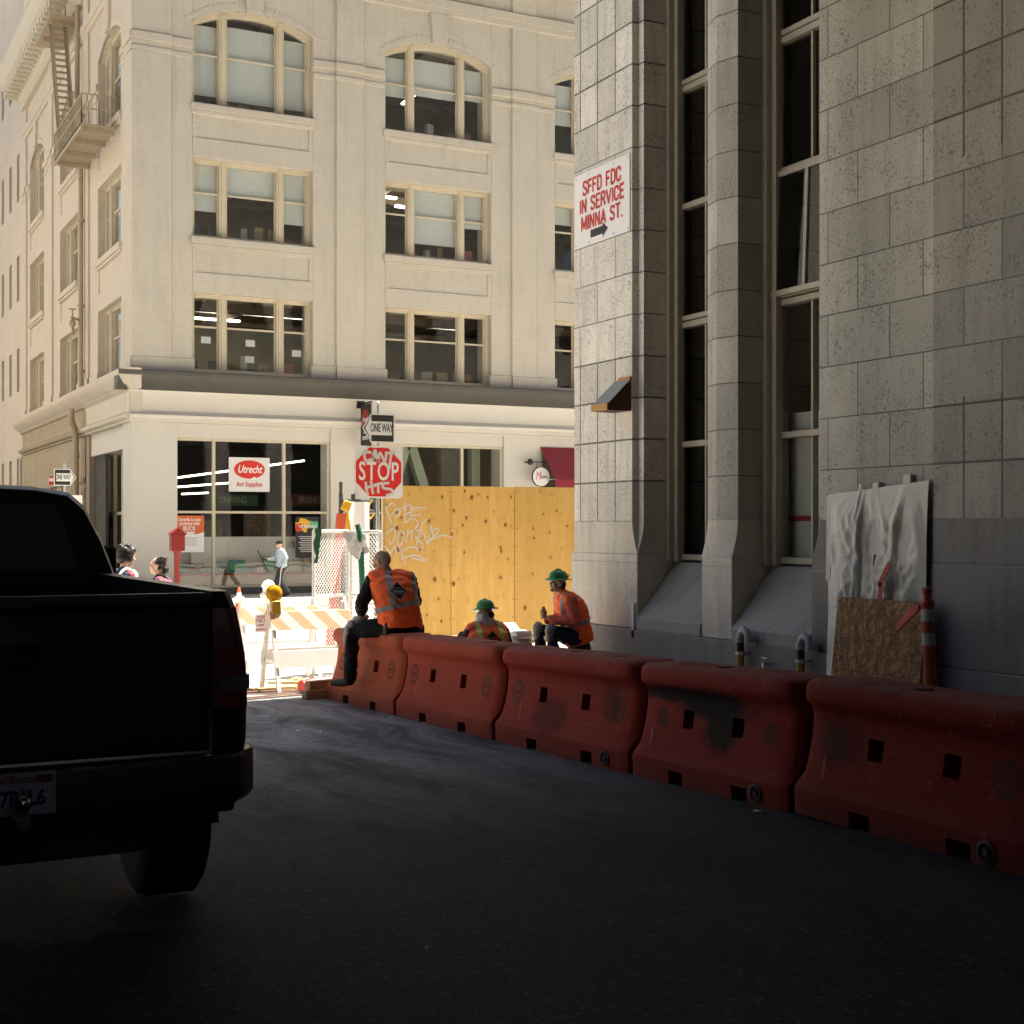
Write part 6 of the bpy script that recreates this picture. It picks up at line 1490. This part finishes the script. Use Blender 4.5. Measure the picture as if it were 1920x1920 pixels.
    def tapes(s, mat, band=True, mat2=None):
        def pb(c): x, f, y = s.loc(c); return .30 < f < .40
        def ps(g): return lambda c: (lambda q: abs(q[0] - g * .135) < .028 and q[1] > (.41 if band else -.2))(s.loc(c))
        if band: patch(s.v.data, "reflective_band", mat, s.v, pb, .005)
        for g in (-1, 1): patch(s.v.data, "reflective_stripe", mat2 or mat, s.v, ps(g), .005)
    def backM(s, f=.66, d=.0):
        S = s.S.lerp(s.S2, f).normalized(); F = s.T.cross(S).normalized()
        if d is None: d = max(-q[2] for q in (s.loc(v.co) for v in s.v.data.vertices) if abs(q[0]) < .09 and abs(q[1] - f) < .17) + .001
        c = s.P + s.T * (s.L * f) - F * d
        return plane_M(c, S, s.T)
    def hard_hat(s, mat):
        m = s.headM(); h = s.H; mb = MB(); rings = []; n = 28
        for (r, z) in ((.162, .040), (.168, .046), (.118, .062), (.112, .095), (.100, .125), (.075, .148), (.04, .160), (.004, .164)):
            rings.append([h + m @ Vector((r * .93 * math.cos(2 * math.pi * k / n), r * 1.08 * math.sin(2 * math.pi * k / n) - .005, z - .012 * math.sin(2 * math.pi * k / n) * (r > .14) + (.006 if (k % 14) < 1 and r < .12 else 0))) for k in range(n)])
        mb.rings(rings); hh = mb.build("hard_hat", mat, s.o, smooth=True, ang=50)
        mb = MB(); mb.tube([h + m @ Vector((0, -.112 + .224 * t, .085 + .088 * math.sin(math.pi * t))) for t in [i / 10 for i in range(11)]], .010, 8); mb.build("hat_ridge", mat, hh, smooth=True)
        return hh
def place(o, loc, rz, label, group=None):
    o.location = loc; o.rotation_euler = (0, 0, rz); tag(o, label, "person", group)
def emblem(fig, f, r, d, mats, name="vest_emblem", flat=True):
    Mx = fig.backM(f, d); dark, lite = mats
    mb = MB(); mb.prism([(0, r), (r * .95, 0), (0, -r), (-r * .95, 0)], lambda x, y: Mx @ Vector((x, y, .0)), lambda x, y: Mx @ Vector((x, y, .004))); e = mb.build(name, lite if lite else dark, fig.v)
    if lite:
        mb = MB(); q = r * .86; mb.prism([(0, q), (q * .95, 0), (0, -q), (-q * .95, 0)], lambda x, y: Mx @ Vector((x, y, .005)), lambda x, y: Mx @ Vector((x, y, .006))); mb.build("emblem_field", dark, e)
    mb = MB(); L = lambda x0, x1, y0, y1: mb.face([Mx @ Vector(p) for p in ((x0, y0, .0075), (x1, y0, .0075), (x1, y1, .0075), (x0, y1, .0075))])
    if lite: L(-r * .5, r * .5, r * .26, r * .34); L(-r * .42, r * .42, -r * .30, -r * .24)
    else: L(-r * .8, r * .8, r * .26, r * .32); L(-r * .8, r * .8, -r * .32, -r * .26)
    mb.build("emblem_bars", lite or ORG, e, recalc=False)
    text("Jovonn", r * .50, Mx @ Matrix.Translation((0, 0, .008)), lite or ORG, e, "emblem_lettering", sx=.85, bold=.002)
    return e
LT = paint("emblem_grey", (.42, .42, .42), .6, .1, 6)
# 1 bald worker astride the far barrier
f1 = Fig((0, 0, .105), (-.07, .10, .60), (-.125, .18, .755), (-.50, .82, -.26), dict(L=[(-.40, .10, .33), (-.29, .32, .17), (-.26, .42, .13)], R=[(.26, .14, .33), (.08, .36, .22), (.0, .42, .2)]),
         dict(L=[(-.36, .39, .02), (-.325, .53, -.50), (-.42, .76, -.565)], R=[(.36, .30, .02), (.37, .34, -.44), (.42, .55, -.50)]), b=1.10, S2=(.93, -.37, 0))
bz = gz(13.56) + .795
o = f1.body("person", SK); place(o, (5.645, 13.62, bz), R(5), "bald worker in orange vest and black trousers sitting astride the far barrier")
f1.shirt(BLK, 3, .020); f1.trousers(BLK, .020); f1.boots(BOOT); f1.vest(ORG, .040); f1.tapes(SIL); emblem(f1, .64, .105, None, (paint("emblem_black", (.02, .02, .02), .6, .1, 5), LT))
m = f1.headM(); mb = MB(); mb.ell(f1.H + m @ Vector((0, -.016, .022)), (.0775, .094, .099), m, 20, 12)
hr = mb.build("hair", paint("cropped_grey_hair", (.36, .26, .20), .8, .25, 60), o, smooth=True)
bmx = bmesh.new(); bmx.from_mesh(hr.data); bmesh.ops.delete(bmx, geom=[f for f in bmx.faces if (lambda q: q.y > .02 or q.z < -.05 or q.z > .085)(m.inverted() @ (f.calc_center_median() - f1.H))], context='FACES'); bmx.to_mesh(hr.data); bmx.free()
mb = MB(); mb.tube([f1.P + f1.S * (.20 * math.cos(a)) + f1.T.cross(f1.S) * (.155 * math.sin(a)) + f1.T * -.02 for a in [2 * math.pi * i / 16 for i in range(17)]], .018, 6); mb.build("belt", BOOT, o, smooth=True)
mb = MB(); mb.obox((-.19, -.06, .06), (.06, .09, .15)); mb.build("tool_pouch", BOOT, o, bevel=.015)
mb = MB()
for c, r in (((-.27, .33, .17), (.07, .06, .035)), ((-.33, .35, .14), (.05, .06, .04)), ((-.40, .36, .09), (.04, .055, .05)), ((-.44, .37, .03), (.03, .05, .06)), ((-.455, .38, -.05), (.022, .04, .06)), ((-.46, .38, -.11), (.014, .025, .05))): mb.ell(o.matrix_basis @ Vector(c), r)
rg = skin(mb, "grey_rag", paint("pale_grey_rag", (.42, .43, .47), .85, .15, 12, bump=.6, bscale=18), None, .012, 2); tag(rg, "pale grey rag lying over the bald worker's thigh", "rag")
# 2 seated worker with his back to us
f2 = Fig((0, 0, .11), (0, .06, .56), (0, .10, .72), (-.12, .95, -.12), dict(L=[(-.30, .16, .34), (-.16, .40, .36), (-.10, .48, .38)], R=[(.30, .16, .34), (.16, .40, .36), (.10, .48, .38)]),
         dict(L=[(-.18, .40, .42), (-.18, .60, .08), (-.20, .82, .04)], R=[(.18, .40, .42), (.18, .60, .08), (.20, .82, .04)]), b=1.12)
p = atT(915, 1180, 16.4); o = f2.body("person", SK, .010); place(o, (p.x, p.y, gz(p.y) + .21), R(-8), "green hatted worker sitting low with his back turned, white cloth at his neck")
f2.shirt(paint("dark_maroon_shirt", (.08, .025, .03), .8, .3, 8), 2); f2.trousers(DEN); f2.boots(BOOT); f2.vest(paint("faded_hi_vis", (1.2, .21, .07), .75, .12, 5, dirt=.2, dcol=(.3, .10, .06), bump=.3, bscale=12), .034); f2.tapes(LIM, band=False, mat2=LIM)
emblem(f2, .62, .115, None, (paint("emblem_dark", (.03, .02, .02), .7, .3, 20), None))
hh = f2.hard_hat(GRN); m = f2.headM()
mb = MB(); mb.disc(f2.H + m @ Vector((.045, -.098, .108)), .026, m @ Vector((.4, -.85, .45))); mb.build("hat_sticker", M['paper'], hh)
mb = MB(); h = f2.H
for (c, r) in (((0, -.06, -.09), (.09, .06, .05)), ((-.05, -.075, -.05), (.055, .04, .07)), ((.06, -.04, -.11), (.055, .06, .04)), ((-.09, 0, -.06), (.03, .07, .08)), ((.0, -.095, -.12), (.07, .03, .05))): mb.ell(h + m @ Vector(c), r, m)
skin(mb, "neck_cloth", paint("white_neck_cloth", (.68, .67, .68), .85, .1, 14, bump=.6, bscale=24), o, .011, 2)
mb = MB(); mb.ell(h + m @ Vector((.035, -.062, -.025)), (.05, .05, .05), m); mb.build("hair", HAIR, o, smooth=True)
# 3 worker eating, back against the pier
f3 = Fig((0, 0, .47), (0, .18, .985), (-.02, .275, 1.145), (-.05, .98, .05), dict(L=[(-.29, .16, .69), (-.08, .37, .70), (-.02, .43, .74), (0, .3, 1)], R=[(.28, .16, .67), (.08, .37, .69), (.02, .43, .73), (0, .3, 1)]),
         dict(L=[(-.16, .40, .57), (-.15, .37, .10), (-.16, .60, .05)], R=[(.17, .44, .57), (.16, .44, .10), (.17, .66, .05)]), b=1.06)
wx, wy = 8.60, 15.02; wz = gz(wy) + .12
o = f3.body("person", SKP); place(o, (wx, wy, wz), R(82), "worker in a green hard hat eating, seated with his back to the granite pier")
f3.shirt(paint("dusty_red_shirt", (.66, .13, .07), .8, .15, 6, dirt=.12, dcol=(.3, .12, .08), bump=.4, bscale=16), 2, .018); f3.trousers(DEN, .018); f3.boots(BOOT); f3.vest(paint("bright_hi_vis", (1.35, .20, .04), .65, .08, 5, bump=.3, bscale=12), .036); f3.tapes(SIL); f3.hard_hat(GRN)
for k in 'LR':
    kn = f3.legs[k][0]; mb = MB(); mb.ell(kn + Vector((0, .02, .0)), (.085, .07, .10)); mb.ell(kn + Vector((0, .035, -.07)), (.075, .05, .08)); mb.build("knee_pad", paint("grey_knee_pad", (.22, .22, .20), .6, .4, 14), o, smooth=True)
m = f3.headM(); mb = MB(); mb.ell(f3.H + m @ Vector((0, -.045, -.015)), (.075, .062, .075), m); mb.build("hair", HAIR, o, smooth=True)
mb = MB(); mb.ell(f3.H + m @ Vector((0, .092, -.042)), (.032, .014, .011), m); mb.ell(f3.H + m @ Vector((0, .075, -.085)), (.028, .022, .024), m); mb.build("beard", paint("grey_stubble", (.36, .24, .19), .8, .2, 40), o, smooth=True)
def at(o, v): return o.matrix_basis @ Vector(v)
sd = empty("sandwich", at(o, (-.01, .46, .775)), R(82), "half eaten wrapped sandwich in the seated worker's hands", "sandwich")
mb = MB(); mb.ell((0, 0, .03), (.035, .03, .06)); mb.build("filling", paint("sandwich_bread", (.42, .26, .11), .8, .5, 30), sd, smooth=True)
mb = MB(); mb.lathe([(.028, -.06), (.042, -.02), (.048, .02), (.044, .035), (.038, .02), (.02, -.05)], n=9); mb.build("wrapper", paint("yellow_wrapper", (.62, .50, .20), .6, .2, 20), sd)
bk = empty("upturned_bucket", (wx + .02, wy, wz), 0, "brown bucket the eating worker sits on", "bucket")
mb = MB(); mb.lathe([(.165, 0), (.17, .02), (.14, .37), (.13, .385), (.001, .385)], n=24); mb.build("body", paint("brown_bucket", (.14, .06, .04), .6, .2, 5), bk, smooth=True)
mb = MB(); mb.lathe([(.168, .05), (.178, .05), (.176, .08), (.166, .08)], n=24); mb.build("rim", paint("brown_bucket_rim", (.12, .05, .035), .6, .2, 5), bk, smooth=True)
p = atT(972, 1196, 17.9); lb = empty("lunch_box", (p.x, p.y, gz(p.y) + .12), .3, "white foam lunch box standing on a drum between the two seated workers", "lunch box")
mb = MB(); mb.box(-.14, .14, -.12, .12, .44, .52); mb.build("tray", M['paper'], lb, bevel=.02)
mb = MB(); mb.hexa([(-.14, .12, .52), (.14, .12, .52), (.13, .2, .60), (-.13, .2, .60), (-.14, .125, .53), (.14, .125, .53), (.13, .205, .61), (-.13, .205, .61)]); mb.build("open_lid", M['paper'], lb)
dr = empty("drum", (p.x, p.y, gz(p.y) + .12), 0, "pale drum under the white lunch box", "drum")
mb = MB(); mb.lathe([(.18, 0), (.18, .15), (.186, .16), (.18, .17), (.18, .43), (.17, .438), (.001, .438)], n=24); mb.build("body", paint("pale_drum", (.62, .57, .50), .6, .1, 5), dr, smooth=True)
mb = MB(); mb.lathe([(.178, .40), (.190, .40), (.190, .425), (.178, .425)], n=24); mb.build("hoop", M['steel'], dr, smooth=True)
# walkers ------------------------------------------------------------------
def walker(h, b, stride=.30, head_fwd=.03, look=(0, 1, 0), larm=None, rarm=None):
    k = h / 1.78
    P = (0, 0, .93 * k); N_ = (0, .02, 1.46 * k); H = (0, head_fwd + .03, 1.62 * k)
    A = dict(L=larm or [(-.26, -.02, 1.16 * k), (-.25, .14, .95 * k), (-.24, .20, .86 * k)], R=rarm or [(.26, -.05, 1.16 * k), (.25, .06, .93 * k), (.24, .11, .84 * k)])
    Lg = dict(L=[(-.10, .16, .50 * k), (-.10, stride * .95, .10), (-.10, stride * .95 + .19, .05)], R=[(.10, .02, .50 * k), (.10, -stride, .14), (.10, -stride + .18, .05)])
    return Fig(P, N_, H, look, A, Lg, b=b)
# man with a stick by the shop
p = atT(527, 1118, 42); z = gz(p.y) + .07
f4 = walker(1.76, 1.02, .26, larm=[(-.26, -.08, 1.18), (-.24, .02, .94), (-.24, .05, .85)], rarm=[(.25, .06, 1.18), (.22, .30, 1.15), (.22, .38, 1.18)])
o = f4.body("person", SKP, .011); place(o, (p.x, p.y, z), R(88), "man in a pale blue shirt and black cap walking past the shop window")
f4.shirt(paint("pale_blue_shirt", (.42, .52, .60), .8, .06, 5, bump=.3, bscale=12), 2, .022); f4.trousers(paint("charcoal_trousers", (.03, .035, .045), .85, .2, 7), .02); f4.boots(BLK)
m = f4.headM(); mb = MB(); mb.ell(f4.H + m @ Vector((0, -.008, .045)), (.084, .104, .085), m); mb.obox(f4.H + m @ Vector((0, .12, .05)), (.13, .09, .012), m); skin(mb, "cap", BLK, o, .012, 2)
mb = MB(); mb.obox(f4.H + m @ Vector((0, .088, .012)), (.13, .02, .034), m); mb.build("sunglasses", M['black'], o, bevel=.008)
st = empty("walking_stick", at(o, (-.24, .06, 0)), 0, "thin pale stick in the hand of the man in the blue shirt", "stick")
mb = MB(); a_, b_ = at(o, (-.24, .06, .92)), at(o, (-.22, .14, .02)); mb.cyl(a_, b_, .012, n=8); sub(mb.build("shaft", M['white_metal']), st)
bm2 = empty("broom_handle", at(o, (.22, .38, 0)), 0, "dark pole carried upright in front of the man in the blue shirt", "pole")
mb = MB(); a_, b_ = at(o, (.20, .34, .75)), at(o, (.22, .66, 1.42)); mb.cyl(a_, b_, .016, n=8); sub(mb.build("shaft", M['black']), bm2)
# black-haired man behind the cab
p = atT(229, 1100, 15.9); z = gz(p.y)
f5 = walker(1.78, 1.0, .2, look=(-.15, 1, -.08)); o = f5.body("person", SKP, .011); place(o, (p.x, p.y, z), R(-75), "black haired man in a navy striped jacket walking behind the pickup cab")
f5.shirt(paint("navy_jacket", (.045, .06, .12), .7, .15, 6), 2, .022, "jacket"); f5.trousers(DEN); f5.boots(BLK)
sj = [c for c in o.children if c.name.startswith("jacket")][0]
patch(sj.data, "red_stripe", paint("jacket_red", (.55, .05, .06), .7, .1, 5), sj, lambda c: c.x > .16 and abs(c.y - .0) < .026 and c.z > .9, .004)
patch(sj.data, "white_stripe", paint("jacket_white", (.66, .68, .72), .7, .1, 5), sj, lambda c: c.x > .16 and (.026 < c.y < .07) and c.z > .9, .004)
mb = MB(); mb.tube(catmull([(.12, .13, 1.15), (.135, .10, 1.38), (.13, .0, 1.49), (.13, -.10, 1.40), (.12, -.14, 1.1)], 4), .022, 8); mb.build("bag_strap", M['paper'], o, smooth=True)
def hairy(fig, o, cl, mat=HAIR):
    m = fig.headM(); mb = MB()
    for c, r in cl: mb.ell(fig.H + m @ Vector(c), r, m)
    skin(mb, "hair", mat, o, .009, 2)
rr = random.Random(3)
hairy(f5, o, [((0, -.022, .045), (.088, .104, .092)), ((0, .05, .085), (.07, .05, .04)), ((.06, -.02, .0), (.03, .06, .06)), ((-.06, -.02, .0), (.03, .06, .06)), ((0, -.08, -.01), (.07, .045, .07))] + [((rr.uniform(-.06, .06), rr.uniform(-.09, .06), rr.uniform(.08, .13)), (.03, .03, .03)) for _ in range(14)])
mb = MB(); m = f5.headM(); mb.tube([f5.H + m @ Vector(q) for q in ((.07, -.02, -.03), (.075, -.05, -.10), (.05, -.07, -.16), (.0, -.08, -.20))], .005, 6); mb.build("earphone_wire", M['paper'], o)
# curly-haired woman
p = atT(304, 1100, 18.6); z = gz(p.y)
f6 = walker(1.62, .90, .18, look=(.0, 1, .02)); o = f6.body("person", SKP, .011); place(o, (p.x, p.y, z), R(70), "curly haired woman in a plum cardigan and green top walking towards the pickup")
f6.shirt(paint("green_top", (.28, .36, .14), .8, .1, 5), 1, .012); f6.trousers(BLK); f6.boots(BLK)
mb = MB(); f6.torso(mb, .028)
for k in 'LR': f6.arm(mb, k, .018, 2)
cd = skin(mb, "cardigan", paint("plum_cardigan", (.20, .07, .13), .8, .2, 6), o, .012, 3)
bmx = bmesh.new(); bmx.from_mesh(cd.data); bmesh.ops.delete(bmx, geom=[f for f in bmx.faces if (lambda c: c.y > .06 and abs(c.x) < .10)(f.calc_center_median())], context='FACES'); bmx.to_mesh(cd.data); bmx.free()
mb = MB(); mb.tube(catmull([(-.10, .13, 1.0), (-.11, .135, 1.2), (-.10, .05, 1.345), (-.08, -.08, 1.3), (.1, -.17, 1.0)], 4), .016, 8); mb.build("bag_strap", BLK, o, smooth=True)
hairy(f6, o, [((0, -.03, .035), (.086, .09, .088)), ((0, -.10, -.05), (.055, .05, .055))] + [((.075 * math.cos(a) * rr.uniform(.8, 1.1), -.035 + .08 * math.sin(a) * .9, rr.uniform(-.04, .11)), (.028, .028, .026)) for a in [i * .55 for i in range(26)] if math.sin(a) < .75])
